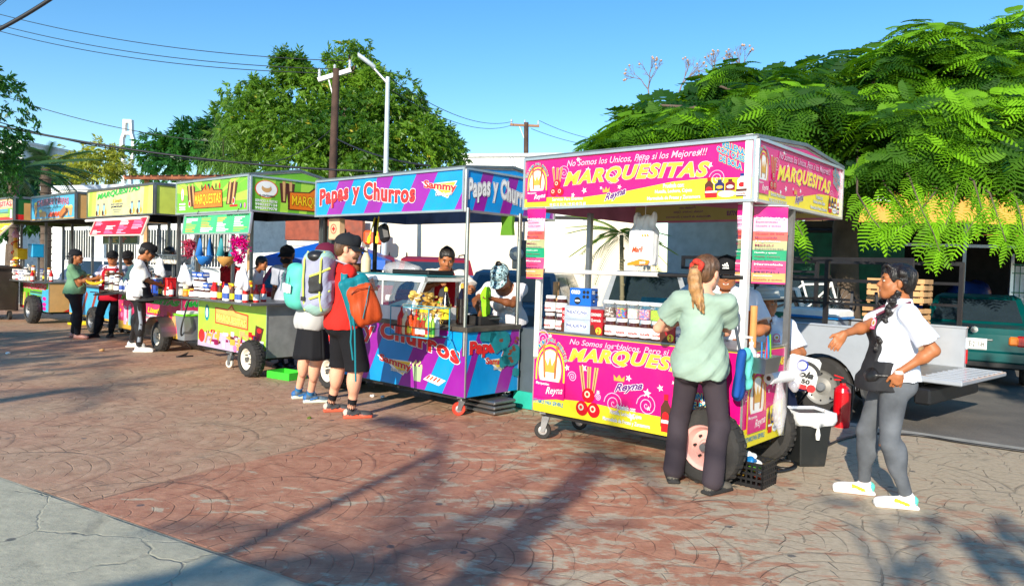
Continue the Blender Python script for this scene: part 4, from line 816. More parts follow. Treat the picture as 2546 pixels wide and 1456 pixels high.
class Person:
 def __init__(s, label, pos, face, H=1.65, g=1., group=None, feet=None, hip=None, lean=0, side=0, twist=0, hands=(None, None), hints=(None, None), head=(0, 0, 0), res=.008, skin=None, bust=0, drop=0, fem=1, curl=(.35, .35), hdir=(None, None), headsc=1., cat='person', toe=(0, 0), stub=None, belly=0):
  s.e = thing('person', label, cat, (pos[0], pos[1], 0), -R(face), group); s.o = np.array([pos[0], pos[1], 0.]); s.R = rz(-R(face)); s.H = H; s.g = g; s.res = res; s.skin = skin or SK_M
  L = lambda p: s.R.T@(np.array(p, float)-s.o)
  h = H; s.fem = fem; s.bust = bust; s.belly = belly; s.toe = toe
  feet = [L(f)[:2] for f in feet] if feet is not None else [(-.075, 0), (.075, 0)]
  P = np.array([*( L((*hip, 0))[:2] if hip is not None else ((feet[0][0]+feet[1][0])/2, (feet[0][1]+feet[1][1])/2+.0)), .525*h-drop]); s.P = P
  s.Rp = rz(R(twist*.3))@ry(R(side*.4))@rx(-R(lean*.45)); s.Rt = rz(R(twist))@ry(R(side))@rx(-R(lean))
  gh = 1+(g-1)*.5
  s.hipj = [P+s.Rp@np.array([sx*.052*h*gh, 0, -.012*h]) for sx in (-1, 1)]
  s.ank = [np.array([feet[i][0], feet[i][1], .048*h]) for i in (0, 1)]
  s.knee = []
  for i in (0, 1):
   a = R(toe[i]); k, e = ik(s.hipj[i], s.ank[i], .245*h, .236*h, (.12*(-1, 1)[i]+math.sin(a)*.5, 1, .0)); s.knee.append(k)
  s.waist = P+s.Rp@np.array([0, -.005*h, .07*h]); s.chest = s.waist+s.Rt@np.array([0, 0, .13*h]); s.nb = s.waist+s.Rt@np.array([0, -.012*h, .222*h])
  sw = .103*h*(1 if fem else 1.1)*(1+(g-1)*.55); s.sh = [s.nb+s.Rt@np.array([sx*sw, .004*h, -.022*h]) for sx in (-1, 1)]
  yaw, pit, rol = head; s.Rh = s.Rt@rx(R(lean*.75))@rz(-R(yaw))@rx(-R(pit))@ry(R(rol)); s.hs = h/1.7*headsc*1.09
  s.hc = s.nb+s.Rt@np.array([0, .02*h, .036*h])+s.Rh@np.array([0, .008*h, .064*h]); s.elb = []; s.wr = []
  for i in (0, 1):
   sx = (-1, 1)[i]; t = hands[i]
   t = L(t) if t is not None else s.sh[i]+np.array([sx*.05, .03, -.30*h])
   e, w = ik(s.sh[i], t, .168*h, .15*h, hints[i] if hints[i] is not None else (sx*.35, -1, -.4)); s.elb.append(e); s.wr.append(w)
  s.hd = [unit(s.R.T@np.array(hdir[i], float)) if hdir[i] is not None else unit(s.wr[i]-s.elb[i]) for i in (0, 1)]
  s.curl = curl
  pr = s.torso(0)+[p for i in (0, 1) for p in s.leg(i, 0)+s.arm(i, 0, 2.)+s.hand(i)]+s.headp()
  for i in (0, 1):
   a = R(toe[i]); f = np.array([math.sin(a), math.cos(a), 0]); an = s.ank[i]
   pr += [cap(an, an-f*.012*h+np.array([0, 0, -.022*h]), .018*h, .016*h), cap(an+f*.01*h-[0, 0, .02*h], an+f*.09*h-[0, 0, .032*h], .015*h, .010*h)]
  s.body = sdf('body', pr, [s.skin], res, s.e); s.face()
  if stub: s.beard(stub)
 def torso(s, inf, hip=1.):
  h, g, P, Rt, Rp = s.H, s.g, s.P, s.Rt, s.Rp; f = s.fem; E = lambda c, r, F, k=.05: ell(c, np.array(r)*h*np.array([g, g, 1])+inf, F, k=k)
  A = lambda o, F, v: o+F@(np.array(v)*h)
  pr = [E(A(s.chest, Rt, (0, 0, 0)), (.083+.008*(1-f), .062, .085), Rt), E(A(s.waist, Rt, (0, .002, .04)), (.074, .055, .08), Rt), E(A(P, Rp, (0, 0, .045)), (.078+.004*f, .058, .06), Rp),
              E(A(P, Rp, (0, -.008, -.01)), (.09+.004*f, .066, .06), Rp), cap(A(s.nb, Rt, (0, 0, -.005)), A(s.nb, Rt, (0, .006, .03)), .034*h*g**.4+inf*.6, .031*h*g**.4+inf*.5, k=.04)]
  for i, sx in ((0, -1), (1, 1)):
   pr += [cap(A(s.nb, Rt, (sx*.02, 0, -.02)), s.sh[i], .032*h*g**.6+inf, .03*h*g**.6+inf, k=.05), E(A(P, Rp, (sx*.042, -.038, -.02)), (.044, .04, .045), Rp)]
   if s.bust: pr.append(ell(A(s.chest, Rt, (sx*.042*g, .048*g, -.005)), np.array([.040, .036*s.bust, .042])*h*g**.5+inf, Rt, k=.035))
  if s.belly: pr.append(ell(A(s.waist, Rt, (0, .03*g, .0)), np.array([.075, .055, .075])*h*g*s.belly+inf, Rt, k=.06))
  return pr
 def leg(s, i, inf, upto=2., flare=0., kf=0.):
  h = s.H; g = s.g**.75; a, k, n = s.hipj[i], s.knee[i], s.ank[i]; pr = []
  if upto <= 1: e = a+(k-a)*upto; pr.append(cap(a, e, .05*h*g+inf, (.05-.017*upto)*h*g+inf+kf)); return pr
  pr = [cap(a, k, .051*h*g+inf, .032*h*g+inf+kf, k=.03)]; u = upto-1; e = k+(n-k)*u
  back = unit(np.cross(np.array([1, 0, 0]), unit(n-k)))*-1
  pr += [ell(k+(n-k)*.3+np.array([0, -.012*h, 0]), np.array([.031*g, .034*g, .075])*h+inf, None, k=.03)]
  pr += [cap(k, e, .032*h*g+inf+kf, ((.032-.012*u)*h*g+inf)+flare, k=.03)]
  return pr
 def arm(s, i, inf, frac, loose=0.):
  h = s.H; g = s.g**.6; a, e, w = s.sh[i], s.elb[i], s.wr[i]; r0, r1, r2 = .028*h*g, .0225*h*g, .0145*h*g**.5
  if s.fem: r0, r1, r2 = r0*.93, r1*.93, r2*.93
  if frac <= 1: p = a+(e-a)*frac; return [cap(a, p, r0+inf+.002*h, r0+(r1-r0)*frac+inf+loose, k=.03)]
  pr = [cap(a, e, r0+inf, r1+inf, k=.03)]; u = min(1, frac-1)
  pr += [cap(e, e+(w-e)*u, r1+inf, r1+(r2-r1)*u+inf, k=.02)]
  if inf == 0: pr.append(ell(e+(w-e)*.28, np.array([r1*1.12]*3), None, k=.03))
  return pr
 def hand(s, i):
  h = s.H/1.7; w, d = s.wr[i], s.hd[i]; sx = (-1, 1)[i]
  n = unit(np.cross(d, (0, 1, 0)) if abs(d[1]) < .8 else np.cross(d, (0, 0, 1)))*sx
  if n[0]*sx > 0 and abs(d[1]) < .8: n = -n
  t = np.cross(n, d); 
  if t[1] < 0 and abs(d[1]) < .8: t = -t
  if abs(d[1]) >= .8 and t[2] < 0: t = -t
  pc = w+d*.045*h; Fm = np.array([d, t, n]).T
  pr = [ell(w+d*.042*h, np.array([.05, .038, .016])*h, Fm, k=.012), cap(w, w+d*.03*h, .02*h, .024*h, k=.02)]
  c = s.curl[i]
  for j, (off, ln) in enumerate(((.029, .92), (.010, 1.0), (-.010, .94), (-.028, .76))):
   b = w+d*.078*h+t*off*h; ca = c*1.1+.08*j*c; l1, l2, l3 = .036*ln*h, .026*ln*h, .02*ln*h
   d1 = unit(d*math.cos(ca)+n*math.sin(ca)+t*off*1.2); d2 = unit(d*math.cos(ca*2.1)+n*math.sin(ca*2.1)); d3 = unit(d*math.cos(ca*2.9)+n*math.sin(ca*2.9))
   p1 = b+d1*l1; p2 = p1+d2*l2; p3 = p2+d3*l3
   pr += [cap(b-d*.02*h, p1, .0092*h, .0085*h, k=.004), cap(p1, p2, .0085*h, .008*h, k=.003), cap(p2, p3, .008*h, .0068*h, k=.003)]
  b = w+d*.02*h+t*.024*h; m = b+unit(d*.7+t*.65+n*.2)*.038*h; pr += [cap(b, m, .013*h, .0105*h, k=.01), cap(m, m+unit(d*.85+t*.25+n*.45)*.032*h, .0105*h, .008*h, k=.004)]
  return pr
 def hv(s, v): return s.hc+s.Rh@(np.array(v, float)*s.hs)
 def headp(s):
  q = s.hs; v = s.hv; Rh = s.Rh; fat = (s.g-1)*.35+1; E = lambda c, r, k=.02: ell(v(c), np.array(r)*q, Rh, k=k)
  j = .92 if s.fem else 1.
  pr = [E((0, -.014, .03), (.076, .094, .084)), E((0, .024, -.034), (.059*fat, .068, .074)), E((0, .064, -.092), (.024*fat, .019, .018)), E((0, .072, .022), (.046, .016, .016)), E((0, .074, -.062), (.028, .02, .022))]
  for sx in (-1, 1):
   pr += [cap(v((sx*.055*j*fat, .0, -.05)), v((sx*.02*fat, .058, -.09)), .02*q*fat, .018*q, k=.03), E((sx*.038*fat, .056, -.03), (.024*fat, .024, .026)), E((sx*.077, -.006, -.008), (.009, .019, .031), .008), E((sx*.012, .09, -.034), (.009, .010, .008), .008)]
  pr += [cap(v((0, .082, .004)), v((0, .103, -.028)), .0085*q, .0125*q, k=.012), cap(s.nb+s.Rt@np.array([0, .004*s.H, .02*s.H]), v((0, -.01, -.06)), .031*s.H*s.g**.4, .05*q, k=.03)]
  return pr
 def face(s):
  q = s.hs
  def el(mb, c, r, m, n=10):
   c = np.array(c, float); V = []; 
   prof = [(math.sin(math.pi*i/6), math.cos(math.pi*i/6)) for i in range(7)]
   P = [[s.hv(c+np.array([r[0]*a*math.cos(2*math.pi*j/n), r[1]*b, r[2]*a*math.sin(2*math.pi*j/n)])) for j in range(n)] for a, b in prof]
   mb.loft(P, m, True, False)
  smile = getattr(s, 'smile', 0)
  if s.res > .012: return
  for sx in (-1, 1):
   mb = MB(); el(mb, (sx*.031, .080, .0), (.0125, .0075, .0060), M('eye_white', (228, 222, 214), .25)); el(mb, (sx*.030, .0848, -.0005), (.0058, .0035, .0058), M('iris', (36, 22, 14), .15))
   el(mb, (sx*.031, .0825, .0042), (.0145, .0065, .0020), H_BLK); mb.build('eye', s.body)
   mb = MB(); el(mb, (sx*.032, .0865, .0225), (.019, .0055, .0034), H_BLK if s.skin != SK_L else H_BRN); mb.build('eyebrow', s.body)
  mb = MB(); el(mb, (0, .0885, -.0585), (.024, .0078, .0048), LIP[s.skin]); el(mb, (0, .0875, -.067), (.0195, .009, .0058), LIP[s.skin]); mb.build('lips', s.body)
 def teeth(s):
  mb = MB(); P = [s.hv((x, .096-.9*x*x*9, -.0625+z)) for x, z in ((-.022, .003), (-.01, -.001), (.01, -.001), (.022, .003), (.018, -.007), (0, -.010), (-.018, -.007))]
  mb.add(P, [(0, 1, 2, 3, 4, 5, 6)], M('teeth', (240, 236, 226), .3)); mb.build('teeth', s.body)
 def beard(s, m):
  v = s.hv; q = s.hs; pr = [ell(v((0, .03, -.05)), np.array([.062, .068, .062])*q, s.Rh, k=.01), ell(v((0, .068, -.09)), np.array([.03, .024, .024])*q, s.Rh, k=.02), ell(v((0, .082, -.046)), np.array([.03, .014, .012])*q, s.Rh)]
  sdf('beard', pr, [m], .006, s.body, sub=[ell(v((0, .075, -.015)), np.array([.075, .06, .026])*q, s.Rh), ell(v((0, .1, -.064)), np.array([.022, .02, .009])*q, s.Rh)], disp=folds(.0015, 150, 2, 1))
 def hair(s, style, m, length=.0, m2=None):
  v = s.hv; q = s.hs; Rh = s.Rh; E = lambda c, r, lab=0, k=.02: ell(v(c), np.array(r)*q, Rh, lab=lab, k=k)
  pr = [E((0, -.018, .036), (.083, .099, .088)), E((0, -.05, -.01), (.074, .06, .07))]; sub = [E((0, .092, -.03), (.07, .066, .082)), E((.09, .01, -.03), (.03, .028, .045)), E((-.09, .01, -.03), (.03, .028, .045))]
  if style == 'bun': pr += [E((0, -.10, .07), (.04, .035, .04))]
  if style == 'topbun': pr += [E((0, -.05, .13), (.034, .034, .038))]
  if style == 'long':
   for sx in (-1, 0, 1): pr.append(cap(v((sx*.045, -.06, -.02)), v((sx*.06, -.075, -.02-length)), .045*q, .035*q, k=.03))
  if style == 'pony':
   P = [(.0, -.112, .028), (.002, -.142, .0), (.008, -.15, -.05), (.02, -.142, -.11), (.04, -.13, -.17), (.062, -.12, -.225), (.08, -.112, -.262)]; rr = [.026, .036, .042, .043, .036, .024, .008]
   for i in range(6): pr.append(cap(v(P[i]), v(P[i+1]), rr[i]*q, rr[i+1]*q, 1 if i > 0 else 0, k=.012))
   for i in range(7): a = i*2.4; pr.append(cap(v((.02*math.cos(a), -.145+.02*math.sin(a), -.02)), v((.05+.035*math.cos(a), -.13+.03*math.sin(a), -.19-.02*i*.6)), .012*q, .005*q, 1, k=.006))
  if style == 'braids':
   for sx, L_ in ((-1, 15), (1, 13)):
    for i in range(L_*2):
     t = i/(L_*2-1); z = .03-(.46 if sx < 0 else .34)*t; a = i*1.6
     x = sx*(.07+.04*min(1, t*3)); y = -.035+.05*min(1, t*2.5)+.07*t
     if t < .12: pr.append(E((x*.98, y+.03-t*.3, .055+z*.3), (.02, .02, .022)))
     r0 = .027*(1-.4*t); pr.append(E((x+.008*math.cos(a)*1.1, y+.009*math.sin(a), z), (r0, r0, .0155), k=.004))
   for sx in (-1, 1):
    for i in range(9): a = i/8; pr.append(E((sx*(.03+.048*a), .07-.11*a, .098-.062*a), (.016, .016, .014), k=.005))
  sdf('hair', pr, [m, m2 or m], min(s.res, .008), s.body, sub=sub, disp=folds(.0022, 110, 5, .35))
 def cap(s, m, brim=None, panel=None, back=False, sc=1.0, pitch=0):
  v = s.hv; q = s.hs*sc; Rc = s.Rh@rx(-R(pitch)); C = s.hv((0, 0, 0)); vv = lambda p: C+Rc@(np.array(p, float)*s.hs)
  sy = -1 if back else 1; E = lambda c, r, lab=0, k=.01: ell(vv(c), np.array(r)*q, Rc, lab=lab, k=k)
  pr = [E((0, -.012, .045), (.090, .107, .088)), E((0, .065*sy, .075), (.05, .035, .05), 2 if panel else 0, .03), E((0, -.012, .136), (.009, .009, .006))]
  o = sdf('cap', pr, [m, brim or m, panel or m], min(.006, s.res), s.body, sub=[rbox(vv((0, 0, -.1)), (.2, .2, .128*q), Rc, .002)])
  b = MB(); n = 14
  def fn(u_, w_):
   a = (u_-.5)*math.pi*.86; r0, r1 = .094, .094+.078*math.cos(a)**.6 if math.cos(a) > 0 else .094
   r = r0+(r1-r0)*w_; x = .088*math.sin(a)*(1+.05*w_); y = sy*(.088*math.cos(a)+.078*w_*max(0, math.cos(a))**.55); z = .033-.03*w_-.9*x*x*(.6+w_*1.2)
   return vv((x*sc, y*sc, z))
  b.grid(fn, n, 4, brim or m); o2 = b.build('brim', o); sm = o2.modifiers.new('thick', 'SOLIDIFY'); sm.thickness = .005; return o
 def shirt(s, m, name='shirt', sleeve=.55, hem=.0, inf=.011, sloose=.014, neck='round', m2=None, fold=.0035, seed=0, boxy=.0, collar=False, strap=False, hipo=.012):
  h = s.H; pr = s.torso(inf)
  if boxy: pr += [cap(s.waist+s.Rt@np.array([0, 0, .08*h]), s.P+s.Rp@np.array([0, 0, .0]), .07*h*s.g+boxy*.5, .075*h*s.g+boxy, k=.08)]
  pr += [ell(s.P+s.Rp@np.array([0, -.006*h, .02*h]), np.array([.092*s.g, .072*s.g, .10])*h+inf+hipo, s.Rp, k=.06)]+[ell(s.P+s.Rp@(np.array([sx*.042, -.036, -.012])*h), np.array([.044*s.g, .042*s.g, .05])*h+inf+hipo*.7, s.Rp, k=.04) for sx in (-1, 1)]
  if sleeve:
   for i in (0, 1): pr += s.arm(i, inf, sleeve, sloose)
  sub = [rbox(s.P+s.Rp@np.array([0, 0, hem-.5]), (.6, .6, .5), s.Rp, .004)]
  nbv = lambda v: s.nb+s.Rt@(np.array(v)*h)
  if neck == 'round': sub += [ell(nbv((0, .022, .035)), np.array([.048, .052, .045])*h, s.Rt)]
  if neck == 'v': sub += [ell(nbv((0, .024, .035)), np.array([.044, .05, .04])*h, s.Rt), ell(nbv((0, .07, -.02)), np.array([.022, .05, .055])*h, s.Rt)]
  if neck == 'wide': sub += [ell(nbv((0, .05, .03)), np.array([.07, .09, .075])*h, s.Rt)]
  if neck == 'back': sub += [ell(nbv((0, .0, .04)), np.array([.055, .052, .04])*h, s.Rt)]
  if strap:
   sub += [ell(nbv((sx*.10, 0, -.03)), np.array([.038, .1, .07])*h, s.Rt) for sx in (-1, 1)]
  if sleeve and sleeve < 1:
   for i in (0, 1):
    d = unit(s.elb[i]-s.sh[i]); c = s.sh[i]+(s.elb[i]-s.sh[i])*sleeve; x = unit(np.cross(d, (0.3, 1, .1))); F = np.array([x, np.cross(d, x), d]).T
    sub += [rbox(c+d*.08, (.085, .085, .078), F, .002)]
  o = sdf(name, pr, [m, m2 or m], s.res, s.e, sub=sub, disp=folds(fold, 26, seed, .6))
  if collar:
   c = MB(); base = nbv((0, .006, .012)); n = 14; rr0, rr1 = .044*h*s.g**.4, .05*h*s.g**.4
   def fn(u_, w_):
    a = -math.pi/2+.55+(2*math.pi-1.1)*u_; up_ = .02*h*(1-w_*1.35); r = rr0+(rr1-rr0)*w_*1.6
    return base+s.Rt@np.array([r*math.cos(a)*1.05, -r*math.sin(a)*1.0+.004, up_+.006-.018*h*abs(u_-.5)*2*w_])
   c.grid(fn, n, 3, m); k = c.build('collar', o); sm = k.modifiers.new('thick', 'SOLIDIFY'); sm.thickness = .004
  return o
 def pants(s, m, name='trousers', upto=1.93, inf=.009, flare=0., kf=0., top=.075, cut=None, fold=.003, seed=1, m2=None):
  h = s.H; pr = s.torso(inf)[2:4]+s.torso(inf)[6:7]+[t for t in s.torso(inf) if False]
  pr += [ell(s.P+s.Rp@(np.array([sx*.042, -.038, -.02])*h), np.array([.044*s.g, .04*s.g, .045])*h+inf, s.Rp, k=.03) for sx in (-1, 1)]
  for i in (0, 1): pr += s.leg(i, inf, upto, flare, kf)
  sub = [rbox(s.P+s.Rp@np.array([0, 0, top*h+.3]), (.5, .5, .3), s.Rp, .002)]
  if cut is not None: sub.append(rbox((s.P[0], s.P[1], cut-.5), (1, 1, .5), None, .002))
  return sdf(name, pr, [m, m2 or m], s.res, s.e, sub=sub, disp=folds(fold, 24, seed, 1.2))
 def skirt(s, m, z1, r0=.12, r1=.2, name='skirt'):
  top = s.P[2]+.06*s.H; mb = MB(); n = 48; c = s.P
  def fn(u_, w_):
   a = 2*math.pi*u_; r = (r0+(r1-r0)*w_**.8)*(1+.05*w_*math.sin(9*a+.7)+.03*w_*math.sin(17*a)); k = .78+.1*w_
   return (c[0]+r*math.cos(a), c[1]+r*k*math.sin(a)-.01, top+(z1-top)*w_+.006*math.sin(5*a)*w_)
  mb.grid(fn, n, 10, m); o = mb.build(name, s.e); sm = o.modifiers.new('thick', 'SOLIDIFY'); sm.thickness = .004; return o
 def apron(s, m, ztop, zbot, w=.16, name='apron', inf=.03, strapm=None, hip=.0):
  h = s.H; pr = s.torso(inf)+[cap(s.P+s.Rp@np.array([0, .01, 0]), s.P+np.array([0, .02+hip, zbot-s.P[2]+.02]), .088*h*s.g+inf, .1*h*s.g+inf, k=.05), ell(s.waist+s.Rt@np.array([0, 0, .0]), np.array([.082*s.g, .066*s.g, .12])*h+inf+.012, s.Rt, k=.06)]
  it = [rbox(s.waist+s.Rt@np.array([0, .25, ztop/2]), (w*.62, .25, ztop/2+.03), s.Rt, .01), rbox(s.P+np.array([0, .25, (zbot-s.P[2])/2+.05]), (w, .25, (s.P[2]-zbot)/2+.07), None, .01)]
  o = sdf(name, pr, [m], s.res, s.e, inter=it, disp=folds(.003, 18, 9, .6))
  sm = strapm or m
  for sx in (-1, 1):
   P = [s.waist+s.Rt@np.array([sx*w*.55, .062*h*s.g+inf+.02, ztop-.0]), s.nb+s.Rt@np.array([sx*.055*h, .035*h*s.g+.018, .0]), s.nb+s.Rt@np.array([sx*.045*h, -.02*h, .022*h])]
   t = MB(); t.tube(P, .009, sm, 6); t.build('strap', o)
  return o
 def shoes(s, m, sole=None, acc=None, name='shoe', L=1., hi=0., tongue=None):
  h = s.H
  for i in (0, 1):
   a = R(s.toe[i]); f = np.array([math.sin(a), math.cos(a), 0]); x = np.array([f[1], -f[0], 0]); F = np.array([x, f, (0, 0, 1)]).T; an = s.ank[i].copy(); b = an*[1, 1, 0]
   z = 0.
   pr = [rbox(b+f*.036*h*L+[0, 0, .012], (.027*h, .078*h*L, .013), F, .012, 1, .004), ell(b+f*.082*h*L+[0, 0, .036], np.array([.027*h, .036*h, .030]), F, 0, .02), cap(b-f*.01*h+[0, 0, .05], b+f*.068*h*L+[0, 0, .042], .037, .027, 0, .02), cap(b-f*.012*h+[0, 0, .045], b-f*.002*h+[0, 0, .082+hi], .038, .040, 0, .02)]
   if acc is not None: pr += [ell(b-f*.026*h+[0, 0, .055], np.array([.036, .03, .034]), F, 2, .01), rbox(b+f*.022*h+[0, 0, .045], (.0455, .045, .008), F@rx(.3), .004, 3, .002)]
   sub = [rbox(b+[0, 0, -.1], (.3, .3, .1), None, .001)]
   sdf(name, pr, [m, sole or m, acc or m, (tongue or acc or m)], min(s.res, .006), s.e, sub=sub)
 def socks(s, m, top=.1, name='sock'):
  for i in (0, 1):
   d = unit(s.knee[i]-s.ank[i]); mb = MB(); mb.tube([s.ank[i]-d*.01, s.ank[i]+d*.03, s.ank[i]+d*top], [.024*s.H, .0225*s.H, .026*s.H], m, 14); mb.build(name, s.e)
WSH = cloth('white_cotton', (232, 230, 228)); POLO = cloth('white_polo', (232, 236, 246))
BKC = cloth('black_cloth', (26, 26, 30)); DEN = cloth('grey_denim', (98, 102, 108), var=.3); NVD = cloth('navy_denim', (34, 42, 70)); REDA = cloth('red_apron_cloth', (200, 22, 34))
def lg(P, m=MAG):
 """small round chest badge on a polo shirt"""
 pass
# --- woman with braids, walking in from the right
A = Person('young woman with black braids, white polo, black apron and ripped grey jeans, pointing', (2.58, 4.92), -78, 1.64, 1.04, feet=(G(2252, 1262), G(2146, 1226)), hip=tuple(atY(2212, 985, 4.93)[:2]), lean=-2,
           hands=(atY(2234, 925, 4.74), atY(2088, 834, 4.84)), hints=((-.2, -1, -.3), (.5, -.2, -1)), head=(4, -4, 0), res=.0062, bust=1., curl=(.75, .3), hdir=((-.12, .0, -1), (-.55, .0, -.8)), toe=(0, 6))
A.hair('braids', H_BLK); A.shirt(POLO, sleeve=.78, hem=.0, sloose=.026, neck='v', collar=True, boxy=.012, seed=3); A.pants(DEN, upto=1.92, inf=.006, fold=.0018)
A.apron(M('black_apron', (32, 32, 36), .75, bump=.1, bs=200), .30, A.P[2]-.06, .17, strapm=M('wine', (96, 20, 50), .6))
SNK = M('sneaker_white', (240, 238, 236), .45); A.shoes(SNK, WHT, M('sneaker_mint', (96, 220, 190), .45), 'sneaker', 1.08, tongue=M('sneaker_yellow', (250, 200, 40), .45))
A.teeth()
for i in (0, 1):
 k = A.knee[i]+np.array([-.0, .0, -.01]); p = MB(); p.lathe([(.001, .062), (.02, .060), (.03, .05)], SK_M, k, 10, np.array([[1, 0, 0], [0, 0, 1], [0, -1, 0]], float), capb=False, capt=False); p.build('torn_knee', A.e)
pch = A.P+np.array([-.075, .135, .02]); sdf('waist_pouch', [ell(pch, (.09, .045, .062), None, 0, .02), ell(pch+[0, .025, -.012], (.07, .032, .045), None, 0, .01), cap(pch+[-.08, 0, .01], A.P+np.array([-.17, -.02, .03]), .012, .012, 0, .01)], [M('pouch_leather', (30, 29, 30), .35, bump=.2, bs=60)], .006, A.e, disp=folds(.002, 60, 2))
p = MB(); w_ = A.wr[0]; p.lathe([(.03, -.012), (.032, 0), (.03, .012)], M('bracelet', (226, 200, 190), .4), w_, 14, capb=False, capt=False); p.build('bracelet', A.e)
# --- mint shirt woman seen from behind
B = Person('woman seen from behind in a mint green t-shirt, dark flared trousers and a red scrunchie', (1.33, 5.16), 24, 1.665, .96, feet=(G(1672, 1196), G(1768, 1226)), hip=tuple(atY(1738, 975, 5.16)[:2]), lean=1,
           hands=(np.array([1.30, 5.46, 1.17]), np.array([1.42, 5.47, 1.16])), hints=((-1, -.3, -.8), (1, -.35, -.8)), head=(22, 4, 3), res=.0062, bust=.9, skin=SK_L, curl=(.6, .6), toe=(-18, 30))
B.hair('pony', H_BRN, m2=H_BLD); B.shirt(cloth('mint_cotton', (146, 168, 152), var=.14), sleeve=.62, hem=-.085, sloose=.028, neck='back', boxy=.010, seed=6, fold=.007, inf=.017, hipo=.028)
B.pants(cloth('charcoal_trousers', (62, 54, 60)), upto=1.97, inf=.008, flare=.034, kf=.012, fold=.003); B.shoes(M('grey_boot', (96, 90, 80), .7), M('boot_sole', (40, 38, 36), .8))
sc = B.hv((0, -.118, .03)); pr = [ell(sc+B.Rh@np.array([.034*math.cos(a), -.012+.01*math.sin(3*a), .034*math.sin(a)]), (.021+.004*math.sin(5*a), .022, .021), None, 0, .008) for a in np.arange(0, 6.2, .48)]
sdf('scrunchie', pr, [M('red_scrunchie', (200, 54, 36), .8, bump=.6, bs=120, var=.4, vs=60)], .005, B.e)
# --- man with two packs
Cc = Person('tall bearded man in a red t-shirt, black shorts, black cap and mirrored sunglasses', (-1.5, 7.1), 62, 1.80, 1.1, feet=(G(822, 1022), G(872, 1038)), hip=tuple(atY(858, 850, 7.1)[:2]), lean=-3,
   hands=(atY(905, 712, 7.5), atY(915, 716, 7.3)), hints=((-.3, -.6, -1), (.15, -.6, -1)), head=(22, 6, 0), res=.0068, skin=SK_L, fem=0, curl=(.5, .5), toe=(8, 10))
Cc.beard(hairmat('beard_brown', (120, 84, 58))); Cc.hair('short', H_BRN); Cc.cap(cloth('black_cap_mesh', (34, 36, 40)), pitch=2); Cc.shirt(cloth('red_cotton', (214, 42, 34)), sleeve=.72, hem=-.06, sloose=.03, seed=9, boxy=.012, hipo=.035)
Cc.pants(BKC, 'shorts', upto=1.14, inf=.024, kf=.026, cut=.47, fold=.004); Cc.socks(BKC, .11); Cc.shoes(M('shoe_charcoal', (60, 60, 62), .7), M('shoe_coral', (216, 90, 60), .6), M('shoe_beige', (198, 184, 170), .7), tongue=M('shoe_charcoal', (60, 60, 62), .7))
p = MB()
for sx in (-1, 1):
 c = Cc.hv((sx*.033, .103, .002)); F = Cc.Rh@rz(-sx*.18); p.loft([[c+F@np.array([.026*a, b, .02*d]) for a, d in ((-1, .5), (-.6, 1), (.6, 1), (1, .5), (.8, -.6), (0, -1), (-.8, -.6))] for b in (0, .004)], M('yellow_lens', (232, 206, 30), .05, .6), False)
 p.bar(Cc.hv((sx*.058, .1, .014)), Cc.hv((sx*.08, .0, .01)), .005, BLK, .007)
p.bar(Cc.hv((-.058, .106, .016)), Cc.hv((.058, .106, .016)), .005, BLK, .006); p.build('sunglasses', Cc.e)
# --- woman with the mint rucksack
D_ = Person('woman in a maroon and white cap, grey tank top and black skirt', (-2.07, 7.68), 44, 1.73, 1.02, feet=(G(741, 990), G(770, 1000)), hip=tuple(atY(778, 850, 7.68)[:2]), lean=13,
   hands=(np.array([-1.75, 8.0, 1.1]), np.array([-1.7, 7.85, 1.1])), head=(32, 4, 0), res=.0075, skin=SK_L, bust=.9, toe=(20, 28))
D_.hair('long', H_BRN, .12); D_.cap(cloth('maroon_cap', (96, 24, 50)), panel=cloth('white_cap_panel', (232, 226, 226)), sc=1.04); D_.shirt(cloth('grey_marl', (186, 186, 184)), name='tank_top', sleeve=0, hem=-.10, seed=2, strap=True, boxy=.01)
D_.skirt(BKC, D_.P[2]-.40, .14, .2); D_.socks(M('blue_sock', (40, 110, 160), .8), .05); D_.shoes(M('grey_blue_trainer', (74, 92, 106), .7, var=.3, vs=40), M('lime_sole', (200, 206, 190), .6), M('trainer_blue', (40, 100, 160), .6))
# --- boy at the yellow cart
E_ = Person('young vendor in a white t-shirt, black cap and striped track trousers, reaching to his cart', (-5.78, 11.5), 68, 1.75, .95, feet=(G(326, 862), G(345, 874)), hip=tuple(atY(345, 735, 11.5)[:2]), lean=6,
   hands=(atY(392, 706, 12.0), atY(400, 708, 11.7)), hints=((-.2, -.5, -1), (.2, -.5, -1)), head=(0, 22, 0), res=.009, fem=0, curl=(.3, .3), toe=(6, 10))
E_.hair('short', H_BLK); E_.cap(cloth('black_cap', (28, 28, 32))); E_.shirt(WSH, sleeve=.75, hem=-.09, sloose=.03, boxy=.03, inf=.016, seed=4, fold=.005); E_.pants(M('track_black', (36, 36, 38), .5, bump=.1), upto=1.86, inf=.014, fold=.005)
p = MB(); i = 1; a_, k_, n_ = E_.hipj[1], E_.knee[1], E_.ank[1]; so_ = np.array([1., 0, 0])
for (q0, q1, r0, r1) in ((a_+(k_-a_)*.1, k_, .078, .062), (k_, k_+(n_-k_)*.8, .062, .05)):
 p.loft([[q+so_*(rr+.012)+np.array([dx, dy, 0]) for dx, dy in ((-.012, -.028), (.004, -.024), (.006, 0), (.004, .024), (-.012, .028))] for q, rr in ((q0, r0), (q1, r1))], M('track_grey', (150, 160, 172), .4), True)
p.build('side_stripe', E_.e); E_.apron(BKC, .18, E_.P[2]-.1, .17); E_.socks(M('patterned_sock', (40, 44, 50), .8, var=1., vs=60), .1); E_.shoes(M('white_trainer', (236, 232, 224), .6), WHT, L=1.1)
